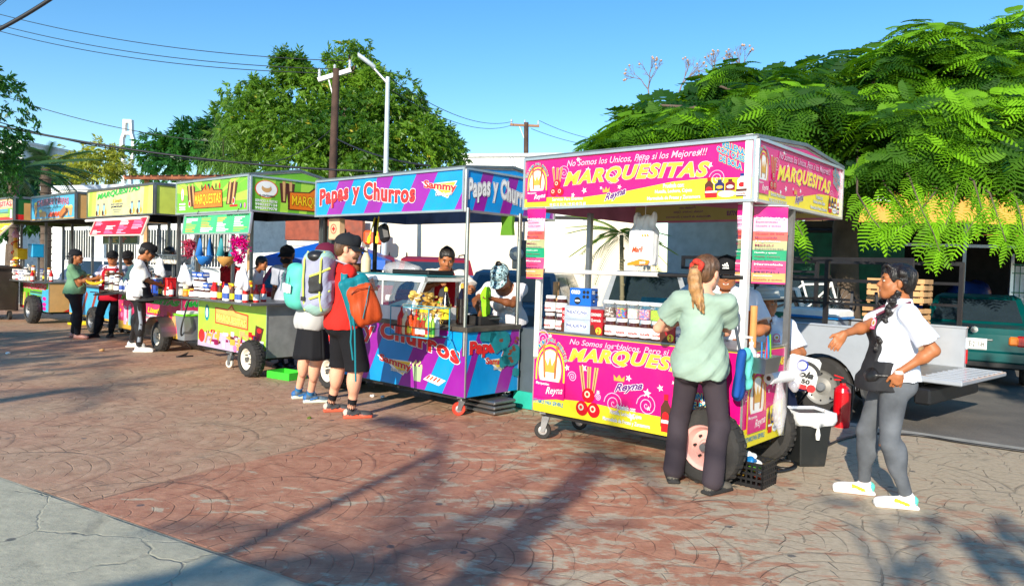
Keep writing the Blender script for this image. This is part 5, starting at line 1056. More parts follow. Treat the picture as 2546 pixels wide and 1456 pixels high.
# --- green t-shirt woman with bananas
F_ = Person('woman in a sage green t-shirt, black trousers and black cap, holding bananas', (-7.66, 13.0), 72, 1.6, 1.2, feet=(G(182, 838), G(192, 842)), lean=0, hands=(atY(232, 694, 13.3), atY(238, 692, 13.0)), hints=((-.3, -.7, -1), (.3, -.7, -1)),
   head=(4, -2, 0), res=.0105, bust=1.1, belly=.9, skin=SK_M, curl=(.6, .6), toe=(0, 8), hip=(-7.7, 12.98))
F_.hair('long', H_BLK, .1); F_.cap(cloth('black_cap', (28, 28, 32)), back=True); F_.shirt(cloth('sage_cotton', (106, 146, 112)), sleeve=.72, hem=-.02, sloose=.02, seed=8); F_.pants(cloth('black_leggings', (22, 24, 32), .7), upto=1.9, inf=.014); F_.shoes(M('sandal_pink', (196, 140, 126), .6), M('sandal_sole', (150, 96, 80), .7))
# --- red apron woman facing us
G_ = Person('woman in a long red apron and black cap facing the camera between the carts', (-7.28, 13.4), 176, 1.6, 1.22, feet=(G(268, 838)+np.array([0, .1, 0]), G(238, 838)), hands=(atY(272, 680, 13.0), atY(240, 695, 13.1)), hints=((-1, -.5, -.6), (1, -.5, -.6)),
   head=(-6, -2, 0), res=.0105, bust=1.1, belly=.9, skin=SK_M, curl=(.7, .7), toe=(-10, 20), hip=(-7.28, 13.42))
G_.hair('short', H_BLK); G_.cap(cloth('black_cap', (28, 28, 32))); G_.shirt(cloth('pale_lilac', (206, 206, 226)), sleeve=.8, hem=-.02, seed=12); G_.pants(cloth('black_leggings', (22, 24, 32), .7), upto=1.9, inf=.012); G_.apron(cloth('crimson_apron', (176, 14, 40)), .30, .72, .2, strapm=M('crimson_strap', (160, 10, 40), .6)); G_.shoes(BLK, M('dark_sole', (60, 40, 40), .7))
# --- behind the chips cart
Hh = Person('woman with tied-back dark hair, white t-shirt and red apron behind the fryer case', (-.80, 8.78), 176, 1.76, 1.1, lean=6, hands=(atY(1165, 722, 8.3), atY(1085, 705, 8.3)), hints=((-1, -.5, -.8), (1, -.5, -.8)), head=(-6, 20, -4), res=.0078, bust=1., belly=.7, skin=SK_M)
Hh.hair('bun', H_BLK); Hh.shirt(cloth('cream_cotton', (232, 226, 218)), sleeve=.85, sloose=.035, boxy=.03, inf=.016, seed=13, fold=.006); Hh.pants(NVD); Hh.apron(REDA, .30, .8, .2); Hh.shoes(BLK)
I_ = Person('woman in a camouflage cap and white t-shirt bending over the frying pan', (-.02, 8.5), 196, 1.68, 1.2, lean=34, hands=(atY(1222, 742, 7.95), atY(1192, 778, 7.95)), hints=((-1, -.3, -.7), (1, -.5, .3)), head=(10, 38, 0), res=.0078, bust=1.15, belly=.8, skin=SK_D, curl=(.8, .8), hdir=((-.9, -.3, -.2), (.1, -.3, -1)))
I_.wr
CAMO = M('camo_cloth', (120, 150, 160), .8)
def camo():
 t = CAMO.node_tree; X.t = t; tc = t.nodes.new('ShaderNodeTexCoord'); n = xnoise(34., 2, .5, tc.outputs['Object'], 1.2); n2 = xnoise(22., 2, .5, tc.outputs['Object'], 2.)
 c = xmix(xramp(n, .49, .5), lin((24, 34, 42)), lin((150, 186, 196))); c = xmix(xramp(n2, .56, .57), c, lin((196, 220, 224))); t.links.new(c, t.nodes['Principled BSDF'].inputs['Base Color'])
camo(); I_.hair('topbun', H_BLK); I_.cap(CAMO, sc=1.06); I_.shirt(cloth('white_knit', (236, 232, 236)), sleeve=.68, neck='wide', hem=-.0, seed=15, sloose=.012); I_.pants(NVD, inf=.008); I_.shoes(BLK)
p = MB(); p.tube([I_.nb+I_.Rt@np.array([sx*.06*(1-abs(t_)), .06+.075*(1-abs(t_)) , .03-.2*(1-abs(t_))]) if 0 else I_.nb+I_.Rt@np.array([.062*t_, .05+.06*(1-t_*t_), .02-.16*(1-t_*t_)]) for t_ in np.linspace(-1, 1, 9) for sx in (1,)], .003, M('gold_chain', (224, 180, 70), .25, 1), 6); p.build('necklace', I_.e)
# --- behind the pink cart
J_ = Person('smiling vendor in a black cap and white polo behind the pink cart', (1.86, 6.42), 200, 1.67, 1.26, lean=2, hands=(np.array([1.96, 6.12, .99]), np.array([1.72, 6.1, 1.0])), hints=((-1, -.5, -.6), (1, -.5, -.6)), head=(-4, 8, 0), res=.007, fem=0, belly=1., skin=SK_M, headsc=1.08)
J_.hair('short', H_BLK); J_.cap(cloth('black_cap', (28, 28, 32)), pitch=-6, sc=1.04); J_.shirt(POLO, sleeve=.8, sloose=.03, neck='v', collar=True, boxy=.01, seed=17, inf=.014); J_.pants(NVD); J_.shoes(BLK); J_.teeth()
K_ = Person('seated woman in a white hat and white polo, writing beside the silver pickup', (2.50, 7.1), 200, 1.68, 1.16, drop=.29, feet=((2.65, 6.67, 0), (2.29, 6.6, 0)), hip=(2.47, 7.1), lean=6, hands=(np.array([2.52, 6.78, .80]), np.array([2.33, 6.72, .84])), hints=((-1, -.4, -.8), (1, -.4, -.8)), head=(-8, -2, 4), res=.0075, bust=1.1, belly=.8, skin=SK_M)
K_.hair('short', H_BLK); K_.shirt(POLO, sleeve=.85, sloose=.03, neck='v', collar=True, boxy=.0, seed=18, inf=.014); K_.pants(NVD); K_.shoes(BLK)
p = MB(); HAT = M('hat_straw', (196, 200, 196), .8, bump=.5, bs=160)
hp = [(.17, .052), (.165, .046), (.13, .040), (.098, .046), (.096, .075), (.09, .115), (.075, .142), (.045, .150), (.001, .146)]
p.lathe([(r*K_.hs*1.12, z*K_.hs*1.1) for r, z in hp], HAT, K_.hc, 28, K_.Rh, capb=False, capt=False); p.lathe([(.111*K_.hs, .052*K_.hs), (.109*K_.hs, .07*K_.hs)], M('hat_band', (170, 174, 172), .7), K_.hc, 28, K_.Rh, capb=False, capt=False)
o = p.build('hat', K_.e); o.modifiers.new('thick', 'SOLIDIFY').thickness = .004
for q_, sx in ((A, -1), (J_, -1), (K_, -1)):
 c_ = q_.chest+q_.Rt@np.array([sx*.055*q_.H, .098*q_.H*q_.g**.6, .02*q_.H]); n_ = unit(q_.Rt@np.array([sx*.25, 1, .15])); u__ = unit(np.cross((0, 0, 1), n_)); v__ = np.cross(n_, u__)
 a = Art(c_-u__*.03-v__*.04, u__, v__, .06, .08); a.step = .0015; a.disc(.03, .045, .032, MAG, 0, .034); a.disc(.03, .045, .025, WHT, 1, .027); a.disc(.03, .043, .013, GOLD, 2); a.rect(.0, .0, .06, .02, MAG, 2); a.text('Reyna', .008, .004, .052, .016, WHT, 3, off=.02, shear=.3); a.mb.build('chest_badge', q_.e)
a = Art(J_.hv((-.04, .115, .055)), J_.Rh@np.array([1., 0, 0]), J_.Rh@np.array([0, -.35, 1]), .08, .06); 
a.U = -a.U; a.O = J_.hv((.04, .121, .052)); a.N = unit(np.cross(a.U, a.V)); a.step = .002
for i, (x0, hh) in enumerate(((.018, .018), (.034, .028), (.05, .038))): a.poly([(x0+.004, .018), (x0+.014, .018), (x0+.0, .018+hh), (x0-.008, .018+hh*.75)][::1], WHT, 1)
a.text('adidas', .014, 0, .066, .014, WHT, 1, off=.03); a.mb.build('cap_logo', J_.e)
# --- people further back
BG = [('person in a grey t-shirt and black face mask behind the pink tinsel heart', (-3.2, 10.5), 190, 1.74, 1.05, cloth('grey_tee', (168, 172, 186)), 'cap', SK_D, (-1, 0)),
      ('person in a lilac cap shading their eyes, behind the man in red', (-2.0, 9.35), 150, 1.68, 1., cloth('mauve_tee', (150, 130, 160)), 'lcap', SK_D, (1, 0)),
      ('person in a white t-shirt and khaki trousers, behind the green cart', (-4.75, 13.2), 95, 1.66, 1.05, WSH, None, SK_M, (0, 0)),
      ('vendor in a red apron and dark cap at the right end of the yellow cart', (-5.0, 13.1), 200, 1.66, 1.1, cloth('red_tee', (180, 30, 36)), 'cap', SK_D, (0, 0)),
      ('dark-haired person behind the yellow cart, under its red price board', (-6.35, 13.6), 30, 1.72, 1., cloth('dark_tee', (40, 44, 56)), None, SK_D, (0, 0)),
      ('person in a dark cap directly behind the woman in the long red apron', (-7.6, 14.6), 190, 1.62, 1., cloth('teal_tee', (60, 90, 100)), 'cap', SK_D, (0, 0))]
for (lb, ps, fa, H_, g_, mt, cp, skn, hh) in BG:
 q = Person(lb, ps, fa, H_, g_, res=.013, skin=skn, lean=(28 if 'khaki' in lb else 0), hands=((None, None) if hh[0] != 1 else (None, np.array([ps[0]+.02, ps[1]-.2, 1.66]))), hints=((None, None) if hh[0] != 1 else (None, (1, .2, -.3))), head=(0, 8, 0))
 q.hair('short', H_BLK)
 if cp: q.cap(cloth('black_cap', (28, 28, 32)) if cp == 'cap' else cloth('lilac_cap', (120, 110, 140)))
 q.shirt(mt, sleeve=.75, sloose=.02, seed=3); q.pants(cloth('khaki', (130, 112, 80)) if 'khaki' in lb else NVD); q.shoes(BLK)
 if 'mask' in lb: sdf('face_mask', [ell(q.hv((0, .05, -.055)), np.array([.068, .062, .05])*q.hs, q.Rh)], [BKC], .01, q.e)
 if 'apron' in lb and 'vendor' in lb: q.apron(REDA, .3, .8, .18)
# ================================================================ rucksacks
def follow(P_, name, label, cat): 
 return thing(name, label, cat, P_.o, P_.e.rotation_euler[2])
LAV = cloth('lavender_nylon', (152, 154, 178), .6, bump=.2, bs=90); MNT = cloth('pale_mint_nylon', (150, 186, 176), .6); LIM = M('lime_webbing', (206, 214, 90), .6); MESH = M('black_mesh', (46, 46, 46), .7, bump=.5, bs=200, var=.3)
t_ = follow(Cc, 'hiking_rucksack', 'large lavender hiking rucksack with lime straps on the back of the man in red', 'rucksack')
c_ = Cc.chest+np.array([.0, -.24, .0]); c_[2] = 1.34; FZ = rz(R(48)); q = c_; g_ = lambda *v: q+FZ@np.array(v, float)
o = sdf('pack_body', [rbox(c_+[0, 0, -.02], (.14, .125, .25), FZ@rx(-.04), .06, 0, .03), ell(g_(0, 0, .225), (.145, .13, .065), FZ, 1, .03), ell(g_(0, -.01, -.25), (.14, .125, .085), FZ, 1, .03), rbox(g_(.13, .0, -.1), (.03, .07, .1), FZ, .025, 0, .02), rbox(g_(-.13, .0, -.1), (.03, .07, .1), FZ, .025, 0, .02)], [LAV, MNT], .007, t_, disp=folds(.005, 26, 21, .8))
for sx in (-.085, .085): p = MB(); p.tube([g_(sx, -.06, .27), g_(sx, -.128, .19), g_(sx*1.02, -.142, .0), g_(sx*.98, -.14, -.15), g_(sx, -.1, -.28)], .010, LIM, 6); p.build('webbing', o)
for z_ in (.07, -.14): p = MB(); p.tube([g_(-.02, -.142, z_-.03), g_(.07, -.14, z_), g_(.15, -.07, z_+.05)], .012, LIM, 6); p.build('side_strap', o)
sdf('mesh_pocket', [rbox(g_(.035, -.13, -.03), (.07, .022, .085), FZ, .02, 0)], [MESH], .007, o, disp=folds(.006, 50, 4))
sdf('helmet', [ell(g_(0, -.05, .225), (.10, .09, .06), FZ, 0)], [M('helmet_black', (36, 36, 38), .35)], .008, o)
p = MB(); p.box(g_(-.085, -.145, -.17), (.035, .012, .04), BLK, FZ); p.build('buckle', o)
for sx in (-1, 1):
 p = MB(); p.loft([[np.array(v)+d for d in ([-.03, 0, 0], [.03, 0, 0], [.03, .004, .012], [-.03, .004, .012])] for v in (c_+[sx*.09, .13, .19], Cc.sh[0 if sx < 0 else 1]*[.8, 1, 1]+[0, .0, .062], Cc.chest+[sx*.10, .125, .06], Cc.chest+[sx*.13, .07, -.09])], M('strap_grey', (170, 172, 186), .6)); p.build('shoulder_strap', t_)
TEN = cloth('teal_nylon', (20, 120, 132), .5); ORN = cloth('rust_nylon', (190, 76, 34), .5)
t_ = follow(Cc, 'day_pack', 'orange and teal day pack slung from the right shoulder of the man in red', 'day pack')
c_ = np.array([.31, -.03, 1.15]); F = rx(.35)
o = sdf('pack_body', [rbox(c_+F@np.array([.01, .01, -.02]), (.075, .13, .19), F, .06, 0, .03), ell(c_+F@np.array([.03, .0, -.07]), (.08, .14, .13), F, 0, .03), rbox(c_+F@np.array([-.04, -.01, .03]), (.05, .145, .225), F, .045, 1, .01)], [ORN, TEN], .007, t_, disp=folds(.004, 30, 8))
p = MB(); sh = Cc.sh[1]
p.loft([[np.array(v)+d for d in ([-.02, -.025, 0], [.02, .025, 0], [.028, .02, .01], [-.012, -.03, .01])] for v in (sh*[.75, 1, 1]+[0, .0, .06], sh+[.045, -.05, -.03], sh+[.08, -.06, -.14], c_+[-.02, 0, .2])], TEN); p.build('shoulder_strap', o)
for i, (dx, l_) in enumerate(((0, .62), (-.03, .42))):
 p = MB(); p.tube([c_+[.04, -.1+dx, -.1], c_+[.05, -.08+dx, -.25], c_+[.05, -.07+dx*1.5, -.1-l_*.6], c_+[.05, -.06+dx, -.1-l_]], .009, TEN, 6); p.build('hanging_strap', o)
p = MB(); p.tube([c_+F@np.array(v) for v in ((.085, -.1, .12), (.1, -.03, .15), (.1, .06, .13), (.085, .12, .08))], .004, M('rust_dark', (110, 40, 20), .6), 5); p.build('zip', o); p = MB(); p.tube([c_+F@np.array(v) for v in ((.088, .09, .14), (.118, .0, .0), (.112, -.07, -.12))], .005, TEN, 5); p.build('lash_cord', o)
t_ = follow(D_, 'mint_rucksack', 'mint green rucksack on the back of the woman in the maroon cap', 'rucksack')
MN2 = cloth('mint_nylon', (88, 190, 172), .55); c_ = D_.chest+np.array([.0, -.245, 0]); c_[2] = 1.26
o = sdf('pack_body', [rbox(c_, (.145, .085, .235), rx(-.06), .08, 0, .03), ell(c_+[0, -.06, -.08], (.12, .07, .13), None, 0, .03), ell(c_+[0, -.03, .1], (.11, .085, .13), None, 0, .03)], [MN2], .007, t_, disp=folds(.004, 26, 31))
p = MB()
for i in range(3): p.tube([c_+[-.09+.06*i, -.095, .17], c_+[-.1+.07*i, -.125, .03], c_+[-.1+.07*i, -.135, -.05]], .004, M('mint_dark', (40, 120, 112), .6), 5)
p.build('piping', o); sdf('clear_bag', [rbox(c_+[.03, -.135, -.02], (.07, .012, .045), ry(.1), .01, 0)], [M('zip_bag', (226, 232, 232), .2)], .006, o, disp=folds(.004, 60, 3))
for sx in (-1, 1):
 p = MB(); p.loft([[np.array(v)+d for d in ([-.025, 0, 0], [.025, 0, 0], [.025, .004, .01], [-.025, .004, .01])] for v in (c_+[sx*.08, .08, .17], D_.sh[0 if sx < 0 else 1]*[.75, 1, 1]+[0, .0, .045], D_.chest+[sx*.09, .1, .06], D_.chest+[sx*.12, .05, -.1])], MN2); p.build('shoulder_strap', t_)
t_ = follow(B, 'cloth_bag', 'blue cloth bag with mint fabric at the hip of the woman with the ponytail', 'bag')
c_ = np.array([.27, .10, .83]); o = sdf('bag', [rbox(c_, (.028, .12, .17), ry(.1), .025, 0, .03), ell(c_+[.0, .02, -.09], (.04, .10, .1), None, 0, .03)], [cloth('royal_cloth', (22, 74, 148), .7)], .008, t_, disp=folds(.008, 26, 5))
sdf('mint_fabric', [ell(c_+[.05, .06, .03], (.03, .07, .14), rx(.1), 0, .02), ell(c_+[.03, .0, .13], (.03, .07, .05), None, 0, .02)], [cloth('aqua_cloth', (100, 196, 184), .7)], .008, o, disp=folds(.01, 34, 6))
p = MB(); p.tube([c_+[0, -.05, .14], c_+[-.06, -.03, .4], B.sh[1]+[.0, 0, .05]], .011, M('strap_dark', (60, 70, 80), .7), 6); p.build('strap', o)
# ================================================================ vehicles
CHR = M('chrome', (214, 216, 218), .18, 1); DGL = M('dark_glass', (40, 52, 60), .06, spec=.9, coat=.6); TAIL = M('tail_lamp_red', (180, 16, 22), .15, coat=.6); AMB = M('amber_lamp', (226, 120, 30), .2, coat=.6); LMP = M('clear_lamp', (226, 228, 230), .1, coat=.6)
def car(label, pos, head, paint, L=4.4, Wd=1.72, Hh_=1.6, belt=.95, hood=.95, cab=(.16, .62), slope=(.35, .5), name='parked_car', group='cars parked behind the food carts', plate=None, rack=False, rearw=True, pillar=.06):
 """local +y is forward, origin under the middle of the rear bumper"""
 t = thing(name, label, 'car', (pos[0], pos[1], ZR), -R(head), group); hw = Wd/2; zb = .28
 secs = [(0, .86, .42, belt-.12), (.06, .96, .3, belt-.03), (.25, 1., zb, belt), (cab[1]*L, 1., zb, belt), (cab[1]*L+.2, .99, zb, hood-.02), (L-.35, .95, zb, hood-.16), (L-.08, .88, .32, hood-.3), (L, .76, .42, hood-.42)]
 rings = []
 for y, f, z0, z1 in secs:
  w = hw*f; m_ = (z0+z1)/2
  rings.append([(-w*.9, y, z0), (w*.9, y, z0), (w*.99, y, z0+.1), (w, y, m_), (w*.97, y, z1-.1), (w*.88, y, z1), (-w*.88, y, z1), (-w*.97, y, z1-.1), (-w, y, m_), (-w*.99, y, z0+.1)])
 b = MB(); b.loft(rings, paint); o = b.build('body', t); o.modifiers.new('edge', 'EDGE_SPLIT').split_angle = R(40)
 y0, y1 = cab[0]*L, cab[1]*L; ry0, ry1 = y0+slope[0], y1-slope[1]; bw, rw = hw*.93, hw*.74
 base = [(-bw, y0, belt-.02), (bw, y0, belt-.02), (bw, y1, belt-.02), (-bw, y1, belt-.02)]; top = [(-rw, ry0, Hh_-.05), (rw, ry0, Hh_-.05), (rw, ry1, Hh_-.05), (-rw, ry1, Hh_-.05)]; tt = [(-rw*.86, ry0+.12, Hh_), (rw*.86, ry0+.12, Hh_), (rw*.86, ry1-.15, Hh_), (-rw*.86, ry1-.15, Hh_)]
 g = MB(); g.loft([base, top, tt], paint, False); g.build('cabin', t)
 def pane(i, u0, u1, v0, v1, nm, k=.006):
  A, B_, C_, D2 = [np.array(q) for q in (base[i], base[(i+1) % 4], top[(i+1) % 4], top[i])]; n = unit(np.cross(B_-A, D2-A))
  f = lambda u, v: (A+(B_-A)*u)*(1-v)+(D2+(C_-D2)*u)*v+n*k
  p = MB(); p.add([f(u0, v0), f(u1, v0), f(u1, v1), f(u0, v1)], [(0, 1, 2, 3)], DGL); p.build(nm, t)
 pane(0, .07, .93, .12, .92, 'rear_window'); pane(2, .07, .93, .1, .93, 'windscreen')
 for i in (1, 3): pane(i, .1, .48, .12, .9, 'side_window'); pane(i, .51, .88, .12, .9, 'side_window')
 for sx in (-1, 1):
  for wy in (.82, L-.85):
   w_ = MB(); ro = np.array([[0, 0, sx], [0, 1, 0], [-sx, 0, 0]], float)@np.diag([1, 1, 1.]); cx = sx*(hw-.09)
   w_.lathe([(.2, -.1), (.3, -.1), (.325, -.05), (.325, .07), (.3, .1), (.2, .1)], RUB, (cx, wy, .325), 24, ro, capb=False, capt=False); wo = w_.build('wheel', t)
   w_ = MB(); w_.lathe([(.001, .08), (.06, .085), (.08, .06), (.17, .07), (.2, .1)], ALU, (cx, wy, .325), 20, ro, capb=False, capt=False); w_.build('rim', wo)
  p = MB(); p.box((sx*(hw*.80), .03, belt-.2), (.22, .1, .16), TAIL, bev=.02); p.box((sx*(hw*.62), .0, belt-.2), (.12, .1, .13), AMB if plate else LMP, bev=.02); p.build('tail_lamp', t)
  p = MB(); p.box((sx*(hw*.66), L-.1, hood-.36), (.3, .16, .15), LMP, bev=.03); p.build('headlight', t)
  p = MB(); p.box((sx*(hw+.07), y1-.12, belt+.07), (.16, .08, .12), paint, bev=.02); p.build('mirror', t)
 p = MB(); p.box((0, -.02, .48), (Wd*.94, .14, .18), paint, bev=.03); p.box((0, -.015, .36), (Wd*.9, .12, .1), BLK, bev=.02); p.build('rear_bumper', t)
 p = MB(); p.box((0, L, .46), (Wd*.9, .14, .2), BLK, bev=.03); p.build('front_bumper', t)
 if plate is not None:
  p = MB(); p.box((0, -.055, .66), (.34, .02, .17), WHT, bev=.004); a = Art((-.165, -.067, .58), (1, 0, 0), (0, 0, 1), .33, .16, p); a.rect(.0, .0, .33, .015, M('plate_grey', (150, 160, 160), .5), 1); a.text(plate, .03, .04, .3, .12, M('plate_ink', (40, 50, 50), .5), 1, off=.02); p.build('number_plate', t)
  p = MB(); p.box((0, -.005, belt-.2), (Wd*.3, .03, .03), CHR, bev=.005); p.lathe([(.001, .012), (.05, .01), (.055, 0)], CHR, (0, .02, belt-.06), 16, rx(R(90)), capb=False, capt=False); p.build('trim', t)
 if rack:
  for sx in (-1, 1):
   p = MB(); p.tube([(sx*rw*.85, ry0+.1, Hh_+.0), (sx*rw*.85, ry0+.2, Hh_+.06), (sx*rw*.85, ry1-.3, Hh_+.06), (sx*rw*.85, ry1-.2, Hh_)], .014, BLK, 8); p.build('roof_rail', t)
 return t
def paint(n, c, met=.3): return M('paint_'+n, c, .28, met, coat=.8, var=.03, dirt=.12)
P_GRN = paint('green', (0, 84, 84)); P_RED = paint('red', (150, 22, 34)); P_MAR = paint('maroon', (120, 30, 50)); P_SIL = paint('silver', (176, 182, 190), .15); P_GRY = paint('grey', (104, 108, 112)); P_WHT = paint('white', (216, 218, 220), 0); P_BLU = paint('steel_blue', (90, 120, 160)); P_BLK = paint('black', (34, 36, 40))
car('dark green saloon with plate UTE-211-H parked tail towards us under the tree', (7.05, 11.2), 33, P_GRN, 4.2, 1.62, 1.39, .93, .9, (.2, .68), (.45, .55), plate='UTE-211-H', group=None)
car('bright red sport utility car with roof rails behind the fryer case', (-1.45, 14.0), -8, P_RED, 4.4, 1.8, 1.75, 1.05, 1.05, (.03, .66), (.25, .5), rack=True)
car('maroon sport utility car with roof rails, left of the bright red one', (-3.25, 16.0), -10, P_MAR, 4.4, 1.8, 1.78, 1.05, 1.05, (.03, .66), (.25, .5), rack=True)
car('grey hatchback with a round red tail lamp behind the power meter post', (-.1, 11.1), 14, P_GRY, 4.3, 1.75, 1.55, 1.0, .95, (.05, .66), (.35, .5))
car('silver car facing us just left of the pickup cab', (2.95, 16.3), 190, P_SIL, 4.3, 1.75, 1.6, 1.0, .95, (.1, .66), (.35, .6))
car('dark sport utility car behind the pickup, with a bicycle carrier on its back', (4.5, 11.9), 22, P_BLK, 4.3, 1.8, 1.62, 1.05, 1.0, (.03, .66), (.25, .5), rack=True)
car('white car at the far left beyond the first cart', (-13.2, 21.0), 80, P_WHT, 4.4, 1.75, 1.5, .98, .9, (.12, .66), (.45, .6))
car('red hatchback behind the green cart and its white bags', (-4.3, 14.2), 6, paint('bright_red', (200, 24, 30)), 4.0, 1.7, 1.5, 1.0, .95, (.05, .66), (.35, .5))
car('steel blue car behind the woman bending over the pan', (-1.0, 12.3), 12, P_BLU, 4.2, 1.75, 1.42, .95, .9, (.15, .66), (.4, .5))
TK = thing('pickup_truck', 'silver pickup with a black tube rack, open tailgate and goods in its bed', 'pickup truck', (3.57, 8.42, ZR), math.atan2(-.75, .661))
b = MB(); Wt = 1.62
def side(y, sgn, x0, x1):
 n = 16; R_ = .40; top = .97+.07; arch = [(R_*math.cos(math.pi-math.pi*i/n), .34+R_*.95*math.sin(math.pi*i/n)) for i in range(n+1)]
 for (xa, za), (xb, zb_) in zip(arch, arch[1:]):
  b.add([(xa, y, za), (xb, y, zb_), (xb, y, top), (xa, y, top)], [(0, 1, 2, 3) if sgn < 0 else (3, 2, 1, 0)], P_SIL)
 for xa, xb in ((x0, -R_), (R_, x1)): b.add([(xa, y, .46), (xb, y, .40), (xb, y, top), (xa, y, top)], [(0, 1, 2, 3) if sgn < 0 else (3, 2, 1, 0)], P_SIL)
 for (xa, za), (xb, zb_) in zip(arch, arch[1:]): b.add([(xa, y, za), (xb, y, zb_), (xb, y-sgn*.12, zb_), (xa, y-sgn*.12, za)], [(0, 1, 2, 3)], BLK)
side(0, -1, -.95, .98); side(Wt, 1, -.95, .98); side(.07, -1, -.95, .98); side(Wt-.07, 1, -.95, .98)
for y in (.035, Wt-.035): b.box((.015, y, 1.045), (1.95, .09, .03), P_SIL, bev=.01)
b.box((-.92, Wt/2, .8), (.05, Wt, .5), P_SIL); b.box((.02, Wt/2, .56), (1.9, Wt-.16, .03), M('bed_floor', (150, 152, 150), .5, .4, dirt=.5)); b.box((.02, Wt/2, .46), (1.9, .9, .14), BLK)
for y in (.034, Wt-.034): b.box((.965, y, .76), (.03, .066, .56), P_SIL)
b.build('cargo_bed', TK)
p = MB(); p.box((1.2, Wt/2, .555), (.44, Wt-.16, .05), P_SIL, bev=.01)
for i in range(9): p.box((1.2, .16+i*(Wt-.32)/8, .583), (.4, .05, .012), P_SIL, bev=.004)
p.build('tailgate', TK)
p = MB(); p.box((1.06, Wt/2, .38), (.16, Wt-.1, .17), BLK, bev=.02); p.build('rear_bumper', TK)
for y in (.02, Wt-.02):
 p = MB(); s_ = -1 if y < 1 else 1; p.box((.93, y+s_*.012, .86), (.13, .03, .14), LMP, bev=.008); p.box((.93, y+s_*.012, .70), (.13, .03, .17), TAIL, bev=.008); p.build('tail_lamp', TK)
p = MB()
def sec(x, w0, w1, z0, z1): return [(x, Wt/2-w0, z0), (x, Wt/2+w0, z0), (x, Wt/2+w0, (z0+z1)/2), (x, Wt/2+w1, z1), (x, Wt/2-w1, z1), (x, Wt/2-w0, (z0+z1)/2)]
p.loft([sec(-.97, .81, .78, .42, 1.06), sec(-2.5, .81, .78, .42, 1.06), sec(-2.6, .81, .76, .42, 1.02), sec(-3.45, .79, .7, .42, .93), sec(-3.6, .74, .6, .5, .8)], P_SIL, False); p.build('body', TK)
p = MB(); base = [(-.99, .04, 1.04), (-.99, Wt-.04, 1.04), (-2.62, Wt-.06, 1.0), (-2.62, .06, 1.0)]; top = [(-1.06, .16, 1.44), (-1.06, Wt-.16, 1.44), (-1.96, Wt-.18, 1.46), (-1.96, .18, 1.46)]
p.loft([base, top], P_SIL, False); cabo = p.build('cab', TK)
def pane(q4, u0, u1, v0, v1, nm):
 A, B_, C_, D2 = [np.array(q) for q in q4]; n = unit(np.cross(B_-A, D2-A)); f = lambda u, v: (A+(B_-A)*u)*(1-v)+(D2+(C_-D2)*u)*v+n*.006
 p = MB(); p.add([f(u0, v0), f(u1, v0), f(u1, v1), f(u0, v1)], [(0, 1, 2, 3)], DGL); p.build(nm, cabo)
pane((base[3], base[0], top[0], top[3]), .12, .93, .1, .88, 'side_window'); pane((base[0], base[1], top[1], top[0]), .08, .92, .1, .9, 'rear_window'); pane((base[2], base[3], top[3], top[2]), .06, .94, .08, .92, 'windscreen')
p = MB(); p.box((-2.4, -.1, 1.12), (.12, .16, .14), BLK, bev=.03); p.build('mirror', TK)
for x in (0, -2.72):
 for y, s_ in ((.1, 1), (Wt-.1, -1)):
  w_ = MB(); ro = np.array([[1, 0, 0], [0, 0, s_], [0, s_, 0]], float)@np.eye(3)
  w_.lathe([(.2, -.1), (.3, -.1), (.335, -.06), (.335, .06), (.3, .1), (.2, .1)], RUB, (x, y, .335), 32, ro, capb=False, capt=False); wo = w_.build('wheel', TK)
  w_ = MB(); w_.lathe([(.001, -.1), (.045, -.1), (.05, -.06), (.1, -.045), (.16, -.06), (.185, -.075), (.205, -.1)], M('steel_wheel', (164, 162, 156), .45, .4, dirt=.4), (x, y, .335), 28, ro, capb=False, capt=False)
  w_.lathe([(.001, -.115), (.045, -.11), (.05, -.08)], GREYP, (x, y, .335), 16, ro, capb=False, capt=False)
  for i in range(8): a_ = i*math.pi/4; w_.lathe([(.011, -.078), (.001, -.079)], BLK, (x+.155*math.cos(a_), y, .335+.155*math.sin(a_)), 8, ro, capb=False, capt=False)
  w_.build('rim', wo)
p = MB(); p.box((.5, .06, .3), (.03, .2, .34), M('mudflap', (70, 70, 70), .7), ry(-.25)); p.build('mudflap', TK)
IRN = M('rack_black', (30, 30, 34), .5, .2, bump=.1, dirt=.15)
for y, x0 in ((.04, -2.0), (Wt-.04, -2.0)):
 p = MB()
 for z, w_ in ((1.80, .045), (1.56, .035), (1.30, .03)): p.box(((x0 if z > 1.6 else -.9)/2+.46, y, z), (.92-(x0 if z > 1.6 else -.9), .035, w_), IRN)
 p.box((x0+.02, y, 1.73), (.04, .034, .15), IRN); p.box((x0/2-.45, y, 1.66), (abs(x0)-.9, .034, .03), IRN)
 for x in (.9, .0, -.88): p.box((x, y, 1.42), (.045, .045, .78), IRN)
 p.build('side_rack', TK)
p = MB(); 
for z in (1.80, 1.56, 1.30): p.box((-.9, Wt/2, z), (.035, Wt-.12, .035), IRN)
p.box((-2.0, Wt/2, 1.8), (.035, Wt-.12, .035), IRN); p.build('front_rack', TK)
def tk(x, y, z): return np.array([3.57, 8.42, ZR])+rz(math.atan2(-.75, .661))@np.array([x, y, z])
TR_ = math.atan2(-.75, .661)
t = thing('cool_box', 'grey cool box with a white lid and blue stripe in the pickup bed', 'cool box', tk(-.35, .62, .58), TR_)
p = MB(); p.box((0, 0, .27), (.62, .4, .5), M('coolbox_grey', (132, 142, 152), .5), bev=.03); p.build('tub', t); p = MB(); p.box((0, 0, .575), (.66, .44, .11), WHT, bev=.02); p.box((0, 0, .53), (.664, .444, .03), BLU); p.build('lid', t)
t = thing('plastic_crate', 'green plastic crate beside the cool box in the pickup bed', 'crate', tk(-.78, .3, .58), TR_)
